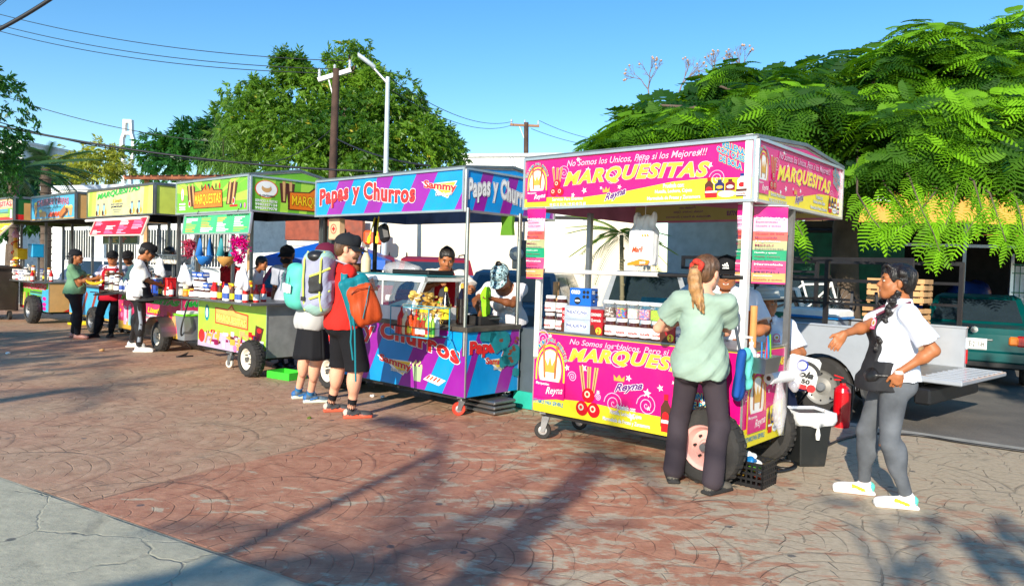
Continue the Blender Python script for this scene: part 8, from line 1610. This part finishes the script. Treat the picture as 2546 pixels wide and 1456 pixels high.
a.disc(.09, .22, .05, M('royal', (40, 60, 160), .4), 2); a.disc(.09, .22, .035, WHT, 3); a.arc(.12, .12, .13, .03, BLK, 1, 20, 120); a.text('ola', .08, .12, .2, .18, BLK, 2, off=.04, shear=.3); a.text('50', .11, .07, .18, .11, BLK, 2, off=.05); a.disc(.06, .04, .03, DPB, 2); a.rect(.1, .02, .16, .06, REDM, 2); a.disc(.2, .04, .035, REDM, 2); a.mb.build('print', t)
t = thing('waste_bin', 'black square waste bin lined with a white bag right of the pink cart', 'bin', (2.44, 5.98, 0), .15); p = MB(); p.loft([[(sx*k, sy*k, z) for sx, sy in ((-1, -1), (1, -1), (1, 1), (-1, 1))] for k, z in ((.108, 0), (.112, .02), (.142, .42))], M('bin_black', (34, 36, 36), .45, dirt=.15), False); p.build('bin_body', t, .01)
p = MB(); n = 48
def fn(u, v):
 a = 2*math.pi*u; s_ = max(abs(math.cos(a)), abs(math.sin(a))); r0 = .147/s_*.97; rr = [r0*.9, r0*1.02, r0*1.1, r0*1.1+.008*math.sin(7*a), r0*1.07+.012*math.sin(11*a)][int(v*4+.01)]; zz = [.36, .435, .44, .38, .33+.012*math.sin(5*a)][int(v*4+.01)]; return (rr*math.cos(a), rr*math.sin(a), zz)
p.grid(fn, n, 4, M('liner_white', (236, 238, 240), .3, bump=.4, bs=30)); o = p.build('bag_liner', t); o.modifiers.new('s', 'SOLIDIFY').thickness = .003; p = MB(); p.lathe([(.014, -.04), (.02, 0), (.01, .05)], WHT, (0, -.165, .27), 8); p.build('bag_knot', t)
t = thing('fire_extinguisher', 'red fire extinguisher standing at the kerb beside the pickup wheel', 'extinguisher', G(2090, 1060)); p = MB(); p.lathe([(.078, 0), (.082, .015), (.082, .36), (.07, .40), (.03, .43), (.028, .45)], M('extinguisher_red', (206, 12, 26), .25, coat=.6), n=24); p.build('cylinder', t); p = MB(); p.box((0, 0, .47), (.05, .04, .05), BLK); p.bar((0, 0, .5), (-.1, -.02, .53), .014, REDM, .014); p.bar((0, 0, .48), (-.1, -.02, .485), .014, REDM, .014); p.build('valve', t); p = MB(); p.tube([(.03, 0, .46), (.11, .02, .42), (.115, .02, .25), (.10, .02, .06)], .012, BLK, 8); p.build('hose', t)
t = thing('black_crate', 'black plastic crate of wrapped goods under the right end of the pink cart', 'crate', G(1878, 1152), RC+.0); p = MB(); t.location = pk.w(.02, .16, 0); w, d, h = .27, .24, .18
for z in (.02, .06, .1, .14, .175):
 for y in (-d/2, d/2): p.box((0, y, z), (w, .014, .016), BLK)
 for x in (-w/2, w/2): p.box((x, 0, z), (.014, d, .016), BLK)
for i in range(8):
 for y in (-d/2, d/2): p.box((-w/2+w*i/7, y, h/2), (.012, .012, h), BLK)
 for x in (-w/2, w/2): p.box((x, -d/2+d*i/7, h/2), (.012, .012, h), BLK)
p.box((0, 0, .008), (w, d, .012), BLK); p.build('crate_body', t)
r = random.Random(2)
for i in range(7): p = MB(); sdf('wrapped_goods', [ell((r.uniform(-.07, .07), r.uniform(-.06, .06), .05+.025*i), (.06, .045, .03), rz(i), 0)], [[ORG, GOLD, WHT, GRN, WHT, BLU, WHT][i]], .01, t, disp=folds(.006, 50, i))
def cable(lb, pts, r=.011, m=None):
 P = [G(*q) if len(q) == 2 else np.array(q, float) for q in pts]; P = [np.array([q[0], q[1], max(q[2], 0)+r]) if len(pts[i]) == 2 else q for i, q in enumerate(P)]; Q = []
 for i in range(len(P)-1):
  p0, p1, p2, p3 = P[max(i-1, 0)], P[i], P[i+1], P[min(i+2, len(P)-1)]
  for k in range(6): t_ = k/6; Q.append(.5*((2*p1)+(-p0+p2)*t_+(2*p0-5*p1+4*p2-p3)*t_**2+(-p0+3*p1-3*p2+p3)*t_**3))
 p = MB(); p.tube(Q+[P[-1]], r, m or BLK, 7); tag(p.build('cable'), lb, 'cable')
cable('black cable crossing the paving from the bin to the right edge', [(2010, 1128), (2050, 1112), (2090, 1095), (2140, 1083), (2200, 1080), (2290, 1086), (2400, 1104), (2600, 1132)], .012)
cable('coiled black cable between the crate and the waste bin', [(1900, 1170), (1935, 1175), (1975, 1165), (1970, 1150), (1935, 1150), (1925, 1162), (1960, 1168), (1980, 1150), (1950, 1120)], .013)
cable('dark cable hanging from the green cart down to the paving', [tuple(gc.w(-2.0, -.1, .9)), tuple(gc.w(-2.02, -.2, .4)), (478, 868), (455, 884), (440, 888), (480, 886)], .012)
t = thing('folding_chair', 'black folding chair under the seated woman in the white hat', 'chair', (2.68, 7.22, 0), .3); p = MB(); p.box((0, 0, .43), (.38, .36, .03), NAVY, bev=.01); p.build('seat', t)
for sx in (-.18, .18):
 for sy in (-1, 1): p = MB(); p.tube([(sx, -.2*sy, 0), (sx, .17*sy, .42)], .012, BLK, 6); p.build('leg', t)
p = MB(); p.box((0, .2, .72), (.38, .02, .2), NAVY, bev=.008); p.tube([(-.19, .17, .42), (-.19, .22, .82)], .012, BLK, 6); p.tube([(.19, .17, .42), (.19, .22, .82)], .012, BLK, 6); p.build('backrest', t)
t = thing('teal_ice_box', 'open teal ice box behind the left half of the pink cart', 'ice box', pk.w(-1.75, 1.6, 0), RC); p = MB(); p.box((0, 0, .6), (.62, .5, .5), TEAL); p.box((0, 0, .17), (.66, .5, .34), DRK); p.build('box_body', t); p = MB(); p.box((0, .28, 1.06), (.62, .04, .4), TEAL, rx(-.5)); p.box((0, .25, 1.06), (.5, .02, .3), M('ice_lid_inner', (60, 130, 160), .4), rx(-.5)); p.build('lid', t)
t = thing('grey_cabinet', 'grey and turquoise metal cabinet between the blue cart and the pink cart', 'cabinet', pp.w(.12, 1.1, 0), RC); p = MB(); p.box((.1, 0, .5), (.5, .5, .74), M('cabinet_grey', (84, 96, 104), .5, .3, dirt=.2)); p.build('cabinet_body', t); p = MB(); p.box((.12, .0, .1), (.62, .56, .18), M('cabinet_turquoise', (40, 170, 150), .5)); p.build('base', t)
# ---- blue cart goods
t = thing('condiment_rack', 'turquoise wire rack of sauces hung on the front of the blue cart', 'rack', pp.w(-.46, -.22, .80), RC); p = MB(); W_, D_r, H_r = .58, .28, .17; TQ = M('wire_turquoise', (20, 150, 180), .4)
for z in (0, H_r*.55, H_r+.12): p.tube([(-W_/2, D_r/2, z), (-W_/2, -D_r/2, z), (W_/2, -D_r/2, z), (W_/2, D_r/2, z), (-W_/2, D_r/2, z)], .006, TQ if z != H_r*.55 else DRK, 6)
for i in range(7): p.tube([(-W_/2+W_*i/6, -D_r/2, 0), (-W_/2+W_*i/6, D_r/2, 0)], .004, DRK, 5)
for x in (-W_/2, W_/2):
 for y in (-D_r/2, D_r/2): p.tube([(x, y, 0), (x, y, H_r+.12)], .006, TQ, 6)
p.tube([(W_/2, D_r/2, 0), (W_/2+.1, .22, -.25)], .008, TQ, 6); p.build('wire_frame', t)
def bot(r, h, m, capm, lab=None, neck=.35, sq=.62):
 r, h = r*1.18, h*1.12
 def f(loc, rot, label, group):
  t = thing('bottle', label, 'bottle', loc, rot, group); p = MB(); p.lathe([(r*.9, 0), (r, h*.04), (r, h*sq), (r*neck, h*.85), (r*neck, h*.9)], m, n=14); p.build('bottle_body', t); p = MB(); p.lathe([(r*neck*1.2, h*.88), (r*neck*1.2, h*.97), (r*neck*.5, h)], capm, n=10); p.build('cap', t)
  if lab: p = MB(); p.lathe([(r*1.03, h*.12), (r*1.03, h*.45)], lab, n=14, capb=False, capt=False); p.build('label', t)
  return t
 return f
HOT = M('hot_sauce', (206, 70, 14), .15, coat=.7); KET = M('ketchup', (190, 20, 20), .3); MAY = M('mayo', (236, 222, 180), .35); DKS = M('soy_black', (26, 14, 12), .08, coat=1); SAL = M('salsa_brown', (150, 60, 24), .2, coat=.5)
g3 = 'sauce bottles in the wire rack'; rk = lambda x, y: pp.w(-.46+x, -.22+y, .81)
for i, (x, y, k, f, lb) in enumerate([(-.25, -.03, 'ket2', bot(.036, .25, KET, KET, None, .22, .6), 'dark red ketchup squeeze bottle at the left end of the wire rack'), (-.19, -.08, 'ket', bot(.036, .24, M('ket_bright', (226, 40, 34), .3), REDM, None, .22, .6), 'bright red squeeze bottle beside the cream squeeze bottle'), (-.12, -.08, 'may', bot(.033, .23, MAY, WHT, None, .3, .6), 'cream squeeze bottle in the wire rack'),
 (-.06, -.1, 'hot', bot(.027, .17, HOT, ORG, None), 'orange hot sauce bottle right of the cream squeeze bottle'), (-.01, -.11, 'hoty', bot(.03, .18, HOT, ORG, YEL), 'orange hot sauce bottle with a yellow label'), (.045, -.1, 'hot', None, 'orange hot sauce bottle right of the yellow-labelled one'), (.095, -.1, 'sal', bot(.026, .165, SAL, M('cap_green', (90, 200, 50), .4), WHT), 'salsa bottle with a green cap, left one of two'), (.14, -.08, 'redl', bot(.026, .165, M('red_salsa', (180, 40, 30), .2), ORG, WHT), 'red salsa bottle with an orange cap and white label'),
 (.18, -.1, 'sal', None, 'salsa bottle with a green cap, right one of two'), (.225, -.09, 'lim', bot(.022, .19, M('lime_juice', (170, 210, 80), .3), GRN, REDM), 'slim lime juice bottle with a red label at the right end of the rack'), (.26, -.06, 'limy', bot(.022, .19, M('lime_juice', (170, 210, 80), .3), YEL, M('label_green', (60, 160, 60), .4)), 'slim lime juice bottle with a yellow cap at the right end of the rack'),
 (-.2, .06, 'spik', bot(.033, .22, M('ket_bright', (226, 40, 34), .3), REDM, None, .15, .55), 'red pointed squeeze bottle at the back of the wire rack'), (-.13, .07, 'spik', None, 'second red pointed squeeze bottle at the back of the wire rack'), (-.02, .05, 'yel', bot(.032, .23, GLS, YEL, M('label_orange', (220, 120, 60), .4), .6), 'clear jar with a yellow cap behind the hot sauces, left of its twin'), (.05, .05, 'yel', None, 'clear jar with a yellow cap behind the hot sauces, right of its twin'),
 (.12, .04, 'sq', bot(.032, .2, WHT, WHT, None, .2, .6), 'white squeeze bottle at the back right of the rack, left one of two'), (.2, .04, 'sq', None, 'white squeeze bottle at the back right of the rack, right one of two')]):
 put(k, f, rk(x, y), RC, lb, g3)
put('grncap', bot(.03, .2, M('lemon_salt', (206, 150, 90), .3), M('cap_green', (90, 200, 50), .4), WHT), pp.w(-.55, .12, .915), RC, 'green-capped seasoning bottle in front of the chips bags'); put('soy', bot(.045, .34, DKS, YEL, YEL, .3, .45), pp.w(-.42, .1, .915), RC, 'black sauce bottle with a yellow cap and label beside the chips'); put('cola', bot(.052, .38, DKS, GOLD, None, .28, .62), pp.w(-.28, .2, .915), RC, 'large dark brown sauce bottle right of the yellow-capped bottle')
CHI = M('potato_chip', (236, 196, 104), .55, bump=.2, var=.2)
for b_ in range(4):
 t = thing('chips_bag', f'clear bag of golden potato chips on the blue cart, {ordn(b_)} from the left', 'bag of chips', pp.w(-.83+.125*b_, .06+.03*(b_ % 2), .91), RC, 'bags of chips on the blue cart'); p = MB()
 for i in range(44):
  x, y, z = r.uniform(-.058, .058), r.uniform(-.05, .05), r.uniform(.02, .31); ro = rz(r.uniform(0, 6))@rx(r.uniform(-1.4, 1.4)); n = 9; V = [np.array([x, y, z])+ro@np.array([.036*math.cos(2*math.pi*k/n), .03*math.sin(2*math.pi*k/n), .008*math.cos(4*math.pi*k/n)]) for k in range(n)]; p.add(V+[np.array([x, y, z])], [(k, (k+1) % n, n) for k in range(n)], CHI, True)
 p.build('chips', t)
put('sq2', bot(.05, .27, M('sauce_cream', (226, 208, 170), .35), M('clear_nozzle', (226, 226, 214), .3), None, .3, .5), pp.w(-2.05, .3, 1.41), RC, 'large clear squeeze bottle of cream sauce on top of the display case')
t = thing('tray_stack', 'dark plastic tray wrapped in clear film on top of the display case', 'tray', pp.w(-1.15, .42, 1.41), RC); p = MB(); p.box((0, 0, .025), (.62, .4, .05), BLK, bev=.01); p.build('tray_body', t); sdf('film', [ell((-.35, 0, .05), (.28, .18, .09), None, 0)], [CLB], .015, t, disp=folds(.015, 20, 4)); 
t = thing('frying_pan', 'square dark frying pan with handle on the right end of the blue cart', 'pan', pp.w(-.22, .42, .915), RC); p = MB()
for q in ((0, -.14, .28, .008), (0, .14, .28, .008), (-.14, 0, .008, .28), (.14, 0, .008, .28)): p.box((q[0], q[1], .045), (q[2], q[3], .09), DRK)
p.box((0, 0, .006), (.28, .28, .012), DRK); p.box((0, 0, .05), (.26, .26, .01), M('frying_oil', (120, 80, 34), .1)); p.tube([(.14, 0, .06), (.3, 0, .08)], .012, STEEL, 6); p.build('pan_body', t)
p = MB(); q = I_.wr[0]+I_.hd[0]*.06
sdf('green_cloth', [ell(q+[0, .02, .06], (.05, .04, .08), None, 0), ell(q+[.0, .0, -.08], (.05, .035, .12), None, 0, .04)], [cloth('lime_cloth', (150, 220, 40))], .008, I_.e, disp=folds(.01, 40, 3))
o = bpy.context.scene.collection.objects[-1]; o.parent = None; o.location = I_.e.location; o.rotation_euler = I_.e.rotation_euler; tag(o, 'lime green cloth held by the woman in the camouflage cap', 'cloth')
p = MB(); q = I_.e.matrix_basis@Vector(tuple(I_.wr[1]+I_.hd[1]*.07)); e = pp.w(-.25, .42, .96); p.tube([tuple(q), e], .005, STEEL, 6); p.tube([tuple(q), e+[.03, .03, 0]], .005, STEEL, 6); tag(p.build('tongs'), 'steel tongs reaching into the frying pan', 'tongs')
t = thing('oven_trays', 'stack of shallow steel trays on the ground behind the red casters', 'tray', pp.w(-.1, .45, 0), RC); p = MB()
for i in range(3): p.box((0, 0, .03+.05*i), (.5, .34, .035), STEELD, bev=.012)
p.build('trays', t)
t = thing('first_aid_box', 'beige first aid box with a red cross hanging under the blue roof', 'first aid box', pp.w(-2.38, .1, 0), RC); p = MB(); p.box((0, 0, 1.92), (.22, .09, .26), M('aid_beige', (216, 178, 140), .6), bev=.01); p.build('box_body', t); a = Art((-.11, -.047, 1.79), (1, 0, 0), (0, 0, 1), .22, .26); a.arc(.11, .13, .055, .009, REDM, 1); a.rect(.1, .1, .12, .16, REDM, 1); a.rect(.08, .12, .14, .14, REDM, 2); a.mb.build('cross_mark', t)
t = thing('loudspeaker', 'dark grey loudspeaker hanging between the green cart and the blue cart', 'loudspeaker', pp.w(-2.72, .3, 0), RC+.3); p = MB(); p.box((0, 0, 1.76), (.26, .24, .42), M('speaker_grey', (56, 66, 64), .5), bev=.04); p.build('speaker_body', t); p = MB(); p.tube([(0, 0, 1.95), (0, 0, 2.1)], .01, BLK, 6); p.build('hook', t)
for i, (x, m_, lb) in enumerate(((-2.0, YEL, 'yellow plastic ladle hanging under the blue roof, left one'), (-1.85, YEL, 'yellow plastic spatula hanging under the blue roof, right one'), (-1.7, BLK, 'black bag hanging under the blue roof beside the yellow spatula'))):
 p = MB(); (p.bar((0, 0, 0), (0, .02, .26), .014, m_, .01), p.box((0, 0, -.02), (.05, .02, .09), m_, bev=.008)) if i < 2 else p.box((0, 0, .06), (.16, .1, .22), m_, bev=.04); o = p.build(['ladle', 'spatula', 'hanging_bag'][i]); o.location = pp.w(x, .3, 1.82); o.rotation_euler = (0, .3*(1-i), RC); tag(o, lb, ['ladle', 'spatula', 'bag'][i])
p = MB(); p.loft([[(sx*.08*k, sy*.02, z) for sx, sy in ((-1, -1), (1, -1), (1, 1), (-1, 1))] for k, z in ((1.1, 0), (.9, .1), (1, .2))], cloth('moss_towel', (90, 140, 40)), False); o = p.build('towel'); o.location = pp.w(-.05, .62, 1.86); o.rotation_euler = (0, 0, RC); tag(o, 'moss green towel hanging at the right end of the blue roof', 'towel')
# ---- generic clutter for the far carts
KINDS = [('spread_jar', 'jar', jar_fn(.05, .14, SPR, WHT, WHT, None), 'chocolate spread jar'), ('jam_jar', 'jar', jar_fn(.045, .12, M('jam', (140, 20, 30), .2), GOLD, WHT), 'red jam jar'), ('sugar_jar', 'jar', jar_fn(.05, .17, GLS, WHT, None, fill=M('fill_sugar', (226, 214, 190), .6)), 'clear jar with a pale filling'),
         ('syrup_bottle', 'bottle', bot(.032, .21, KET, REDM, WHT), 'red syrup bottle'), ('milk_bottle', 'bottle', bot(.034, .2, WHT, DPB, M('label_blue', (60, 90, 170), .4)), 'white bottle with a blue label'), ('caramel_bottle', 'bottle', bot(.032, .2, BRN, YEL, YEL), 'brown caramel bottle'), ('orange_pot', 'pot', jar_fn(.05, .1, M('pot_orange', (236, 130, 40), .4), YEL, None), 'orange pot with a yellow lid'), ('white_box', 'box', box_fn(.2, .12, .09, WHT, [('QUESO', .1, .3, .9, .7, PHB, .03)]), 'white cheese box'), ('blue_packet', 'packet', box_fn(.16, .1, .07, M('packet_blue', (20, 80, 170), .4), [('OREO', .1, .3, .9, .7, WHT, .04)]), 'blue biscuit packet')]
def clutter(c, where, grp, x0, x1, y, z, seq, dx):
 x = x0; cnt = {}
 for i, k in enumerate(seq):
  if x > x1: break
  lvl = 0
  for kk in (k if isinstance(k, tuple) else (k,)):
   nm, cat, fn, lb = KINDS[kk]; cnt[kk] = cnt.get(kk, 0)+1; h_ = {0: .143, 1: .122, 2: .17, 7: .092, 8: .072, 6: .1}.get(kk, .2)
   put('k%d' % kk, lambda *a, fn=fn, nm=nm: (lambda o: (setattr(o, 'name', nm), o)[1])(fn(*a)), c.w(x, y+.015*((i*7) % 3-1), z+lvl), RC+.1*((i % 3)-1), f'{ordn(cnt[kk]-1)} {lb} from the left, {where}', grp); lvl += h_
  x += dx
clutter(gc, 'the green cart', 'goods on the green cart', -1.98, .1, -.2, .961, [2, (6, 2), 5, 1, (0, 0, 8), (0, 0, 8), (0, 0, 8), (0, 8), 3, 3, 5, 4, 4, 5, 4, 4, 3], .112)
clutter(gc, 'back row of the green cart', 'goods on the green cart', -1.7, .0, .12, .961, [(6, 6), 2, (7, 7), (7, 6), 2, (2, 6), (6,), 3], .2)
clutter(yc, 'left half of the yellow cart', 'goods on the yellow cart', -2.5, -1.2, -.18, .90, [(0, 0), (2, 2), (2, 7), (0, 0), 4, 4, 2, (7, 7)], .15)
clutter(yc, 'right half of the yellow cart', 'goods on the yellow cart', -.5, .05, -.1, .90, [5, (2,), 0, 3], .13)
clutter(yc, 'back row of the yellow cart', 'goods on the yellow cart', -2.4, .0, .2, .90, [(7, 7), (2, 6), 5, (0, 0), (6, 6), 2, (1, 1), (7, 8), (2,), (6, 1), 4], .22)
clutter(gc, 'middle row of the green cart', 'goods on the green cart', -1.8, .0, -.04, .961, [(1, 1), (6, 6), (2,), 5, 3, (1, 6), 2, (1, 1), 5, 3], .18)
clutter(fc, 'back row of the first cart', 'goods on the first cart', -1.8, -.1, .15, .912, [(2, 2), (6, 6, 1), 4, (7, 7, 8), 5, (2, 1), 3], .25)
clutter(fc, 'the first cart', 'goods on the first cart', -2.0, .0, -.18, .912, [(2, 7), (0, 7, 2), (2, 2), (0, 7, 6), 3, 3, (0, 7), (7, 7), (0, 0), 2, 2, 5, 3], .135)
clutter(cc_, 'the churros cart', 'goods on the churros cart', -2.2, -.2, .1, .912, [2, (7, 7), (6, 6), 2, 3, (7,), 4], .27)
def menu(name, lb, c, x0, x1, y, z0, z1, tilt, m, cols, title, seed=1, rim=ALU):
 t = thing(name, lb, 'menu board', c.w((x0+x1)/2, y, z1), RC); w, h = x1-x0, z1-z0; F = rx(tilt); U = F@np.array([1., 0, 0]); V = F@np.array([0, 0, 1.]); p = MB(); p.box(F@np.array([0, 0.012, -h/2]), (w, .02, h), WHT, F)
 a = Art(F@np.array([-w/2, 0, -h]), U, V, w, h, p); a.rect(0, 0, w, h, m, 1); rr = random.Random(seed)
 for k, (tt, fx) in enumerate(title): a.text(tt, fx*w, .87*h, (fx+.022*len(tt))*w, .95*h, BLK, 3, off=.03)
 for j in range(4):
  for i in range(9): x_ = .04+.245*j; y_ = .78-.085*i; a.rect(x_*w, y_*h, (x_+rr.uniform(.08, .19))*w, (y_+.045)*h, cols[(j+i//3) % len(cols)], 2)
 p.build('board', t); f = MB()
 for q in (((-w/2, 0, 0), (w/2, 0, 0)), ((-w/2, 0, -h), (w/2, 0, -h)), ((-w/2, 0, 0), (-w/2, 0, -h)), ((w/2, 0, 0), (w/2, 0, -h))): f.bar(F@np.array(q[0]), F@np.array(q[1]), .025, rim, .02)
 f.build('frame', t); p = MB(); p.tube([(-w*.3, 0, 0), (-w*.3, .02, .06)], .006, DRK, 5); p.tube([(w*.3, 0, 0), (w*.3, .02, .06)], .006, DRK, 5); p.build('hanger', t)
menu('menu_board', 'green menu board headed ESPECIALIDADES under the lime green sign', gc, -1.6, .22, -.36, 1.84, 2.10, -.12, M('menu_green', (70, 190, 120), .4, var=.1), [WHT, LGR, GOLD, WHT], [('MENU MARQUESITAS', .03), ('ESPECIALIDADES', .66)], 2)
menu('menu_board', 'red price board under the pale yellow sign', yc, -2.2, -.05, -.5, 1.82, 2.12, -.35, M('menu_red', (214, 30, 60), .4, var=.1), [LPK, M('menu_crimson', (160, 10, 40), .4), WHT, LILM], [('MENU', .1), ('PRECIOS', .6)], 3, M('rim_cream', (226, 210, 190), .5))
menu('menu_board', 'tilted yellow menu board on the first cart', fc, -1.9, -.2, -.6, 1.62, 2.12, -.7, M('menu_yellow', (206, 204, 60), .4, var=.15), [ORG, M('olive_print', (120, 130, 30), .4), GRN, WHT], [('MENU', .4)], 4, M('rim_cream', (226, 210, 190), .5))
menu('menu_board', 'dark green menu board hanging under the churros sign', cc_, -2.0, -.2, .5, 1.75, 2.12, 0, M('menu_dark', (40, 84, 44), .4, var=.2), [GOLD, REDM, M('olive_print', (120, 130, 30), .4)], [('CHURROS', .3)], 5)
def heart(lb, c, x, z, s, m, seed):
 rr = np.random.default_rng(seed); t = thing('tinsel_heart', lb, 'decoration', c.w(x, -.34, z), RC); n = 620; a = rr.uniform(0, 2*math.pi, n); P = np.stack([s*16*np.sin(a)**3/16, rr.normal(0, .02, n), s*(13*np.cos(a)-5*np.cos(2*a)-2*np.cos(3*a)-np.cos(4*a))/16], 1)+rr.normal(0, s*.11, (n, 3))
 d = rr.normal(size=(n, 3)); TVl, TFl = leaf_tpl(); stamp('tinsel', TVl, TFl, P, frames(d, rr.normal(size=(n, 3))), np.full(n, .05), m, rr.random(n), t); p = MB(); p.tube([(0, 0, s*.4), (0, 0, s*.9+.1)], .003, WHT, 4); p.build('string', t)
heart('magenta tinsel heart hanging at the right end of the green cart', gc, -.12, 1.66, .15, M('tinsel_magenta', (236, 10, 150), .2, .6), 1); heart('pink tinsel ornament hanging at the left end of the green cart', gc, -1.5, 1.66, .10, M('tinsel_pink', (216, 90, 120), .2, .6), 2)
BAN = M('banana', (236, 190, 40), .45, var=.12)
def bananas(name, lb, loc, rot, net=None, s=1.):
 t = thing(name, lb, 'bananas', loc, rot)
 for i in range(5):
  a = -.5+.25*i; P = [np.array([.13*s*math.sin(q)-.0, .03*s*(i-2), -.09*s*math.cos(q)])@rx(a*.5) for q in np.linspace(-1.2, 1.2, 7)]; p = MB(); p.tube(P, [.006*s, .015*s, .019*s, .02*s, .019*s, .015*s, .007*s], BAN, 8); p.build('banana', t)
 return t
for i, (x, m_, c2, lb) in enumerate(((-1.12, M('net_blue', (20, 110, 190), .7), M('net_blue', (20, 110, 190), .7), 'blue'), (-.52, M('net_teal', (40, 140, 150), .7), M('net_ochre', (190, 140, 70), .7), 'teal and ochre'))):
 w_ = gc.w(x, -.3, 1.52); bananas('bananas', f'bunch of bananas in the {lb} hammock of the green cart', w_+[0, 0, .04], RC+.3, s=.9)
 t = thing('net_hammock', f'{lb} string hammock holding bananas under the green menu board', 'hammock', w_, RC); p = MB(); ring = lambda k, z, n=12: [(.17*k*math.cos(2*math.pi*j/n), .09*k*math.sin(2*math.pi*j/n), z+.05*abs(math.cos(2*math.pi*j/n))) for j in range(n)]
 p.loft([ring(.3, -.11), ring(.8, -.08), ring(1., -.02)], c2, True); 
 for sx in (-1, 1): p.loft([[(sx*.16, -.06, .03), (sx*.165, .0, .04), (sx*.16, .06, .03)], [(sx*.14, -.004, .32), (sx*.142, 0, .32), (sx*.14, .004, .32)]], m_, True, False)
 o = p.build('net', t)
bananas('bananas', 'bunch of bananas held by the woman in the sage green t-shirt', atY(236, 690, 12.95), .4, s=1.1)
for i, (c, x, z, lb) in enumerate(((gc, -.02, 1.30, 'bunch of white plastic bags hanging under the magenta tinsel heart'), (gc, -1.62, 1.3, 'white plastic bag hanging at the left end of the green cart'), (yc, -.0, 1.38, 'white and red plastic bag hanging at the right post of the yellow cart'))):
 o = sdf('bag_bunch', [cap((0, 0, .13), (0, 0, -.1), .02, .062, 0, .02), cap((.03, 0, .1), (.05, .02, -.14), .02, .045, 0, .02), cap((-.03, 0, .1), (-.045, .0, -.1), .015, .04, 0, .02)], [M('bag_white', (238, 238, 240), .3)], .012, None, disp=folds(.008, 60, i, .3)); o.location = c.w(x, -.35, z); tag(o, lb, 'plastic bag')
t = thing('water_bucket', 'grey lidded bucket with a lime rim beside the cable of the green cart', 'bucket', gc.w(-2.12, -.05, .3), RC); p = MB(); p.loft([[(sx*k, sy*k, z) for sx, sy in ((-1, -1), (1, -1), (1, 1), (-1, 1))] for k, z in ((.11, 0), (.14, .36))], GREYP, False); p.build('tub', t, .015); p = MB(); p.box((0, 0, .37), (.31, .31, .03), M('lime_rim', (120, 220, 30), .4), bev=.01); p.box((0, 0, .4), (.26, .26, .05), WHT, bev=.015); p.build('lid', t)
t = thing('green_tray', 'bright green cardboard tray on the ground right of the green cart wheel', 'tray', gc.w(.25, .15, 0), RC+.15); p = MB(); LT = M('tray_green', (60, 190, 50), .5); p.box((0, 0, .006), (.42, .28, .01), LT)
for q in ((0, -.14, .42, .008), (0, .14, .42, .008), (-.21, 0, .008, .28), (.21, 0, .008, .28)): p.box((q[0], q[1], .05), (q[2], q[3], .09), LT)
p.build('tray_body', t)
for nm, lb, c, q, d, m, cat in (('plastic_tub', 'clear blue plastic tub on the yellow cart beside the reaching vendor', yc, (-.75, .1, .905), (.5, .32, .24), M('blue_tub', (30, 80, 190), .25, alpha=.85), 'tub'), ('red_box', 'red and white box right of the blue tub on the yellow cart', yc, (-.32, -.02, .905), (.16, .22, .26), REDM, 'box'), ('yellow_caddy', 'bright yellow napkin box raised on the first cart', fc, (-1.55, -.1, 1.36), (.24, .2, .22), M('caddy_yellow', (246, 200, 20), .4), 'napkin box'), ('blue_caddy', 'bright blue napkin box raised on the first cart beside its post', fc, (-.5, -.1, 1.42), (.3, .22, .26), M('caddy_blue', (20, 150, 206), .4), 'napkin box'), ('egg_tray', 'long white shelf box with brown pots above the yellow cart counter', yc, (-1.1, .3, 1.40), (1.1, .2, .14), M('shelf_mixed', (200, 190, 180), .5, var=.5, vs=18), 'shelf')):
 t = thing(nm, lb, cat, c.w(*q), RC); p = MB(); p.box((0, 0, d[2]/2), d, m, bev=.012); p.build('box_body', t); p = MB(); p.box((0, 0, d[2]+.01), (d[0]*1.03, d[1]*1.03, .022), M('lid_pale', (210, 216, 220), .4) if 'tub' in nm or 'egg' in nm else m, bev=.006); p.build('lid', t)
 if q[2] > 1.1: p = MB(); p.box((0, .05, -(q[2]-.93)/2), (.04, .04, q[2]-.93), STEELD); p.build('stand', t)
t = thing('churro_column', 'yellow column wound with an orange spiral on the first cart', 'decoration', fc.w(-1.95, -.1, .912), RC); p = MB(); p.tube([(0, 0, 0), (.0, 0, .95)], [.06, .04], M('column_yellow', (246, 180, 20), .4), 12); p.tube([(.075*math.cos(a), .075*math.sin(a), .05+a*.032) for a in np.linspace(0, 26, 90)], .016, ORG, 6); p.lathe([(.06, .93), (.08, 1.0), (.03, 1.1), (.0, 1.16)], LPK, n=12); p.build('column', t)
for i, (x, lb) in enumerate(((-1.9, 'wide dark pan lid propped on the left of the yellow cart counter'), (-.15, 'wide dark pan lid propped on the right of the yellow cart counter'))):
 t = thing('pan_cover', lb, 'pan lid', yc.w(x, -.36, .86), RC); p = MB(); p.lathe([(.001, .03), (.16, .01), (.26, .0), (.262, .012), (.16, .03)], DRK, n=24, rot=rx(.12), capb=False, capt=False); p.build('lid_plate', t); p = MB(); p.tube([(0, -.2, .02), (0, -.32, .03)], .01, BRN, 6); p.build('handle', t)
p = MB(); p.tube([(0, 0, 0), (-.14, .04, .34)], .007, WOOD, 6); o = p.build('brush'); o.location = yc.w(-.6, -.2, .93); o.rotation_euler = (0, 0, RC); tag(o, 'thin wooden stick standing by the reaching hand of the young vendor', 'stick')
t = thing('yellow_hose', 'coil of yellow hose on the ground under the first cart', 'hose', fc.w(.35, .5, 0)); p = MB(); p.tube([(.25*math.cos(a), .16*math.sin(a), .015+.004*a) for a in np.linspace(0, 15, 50)], .012, M('hose_yellow', (220, 200, 20), .5), 6); p.build('coil', t)
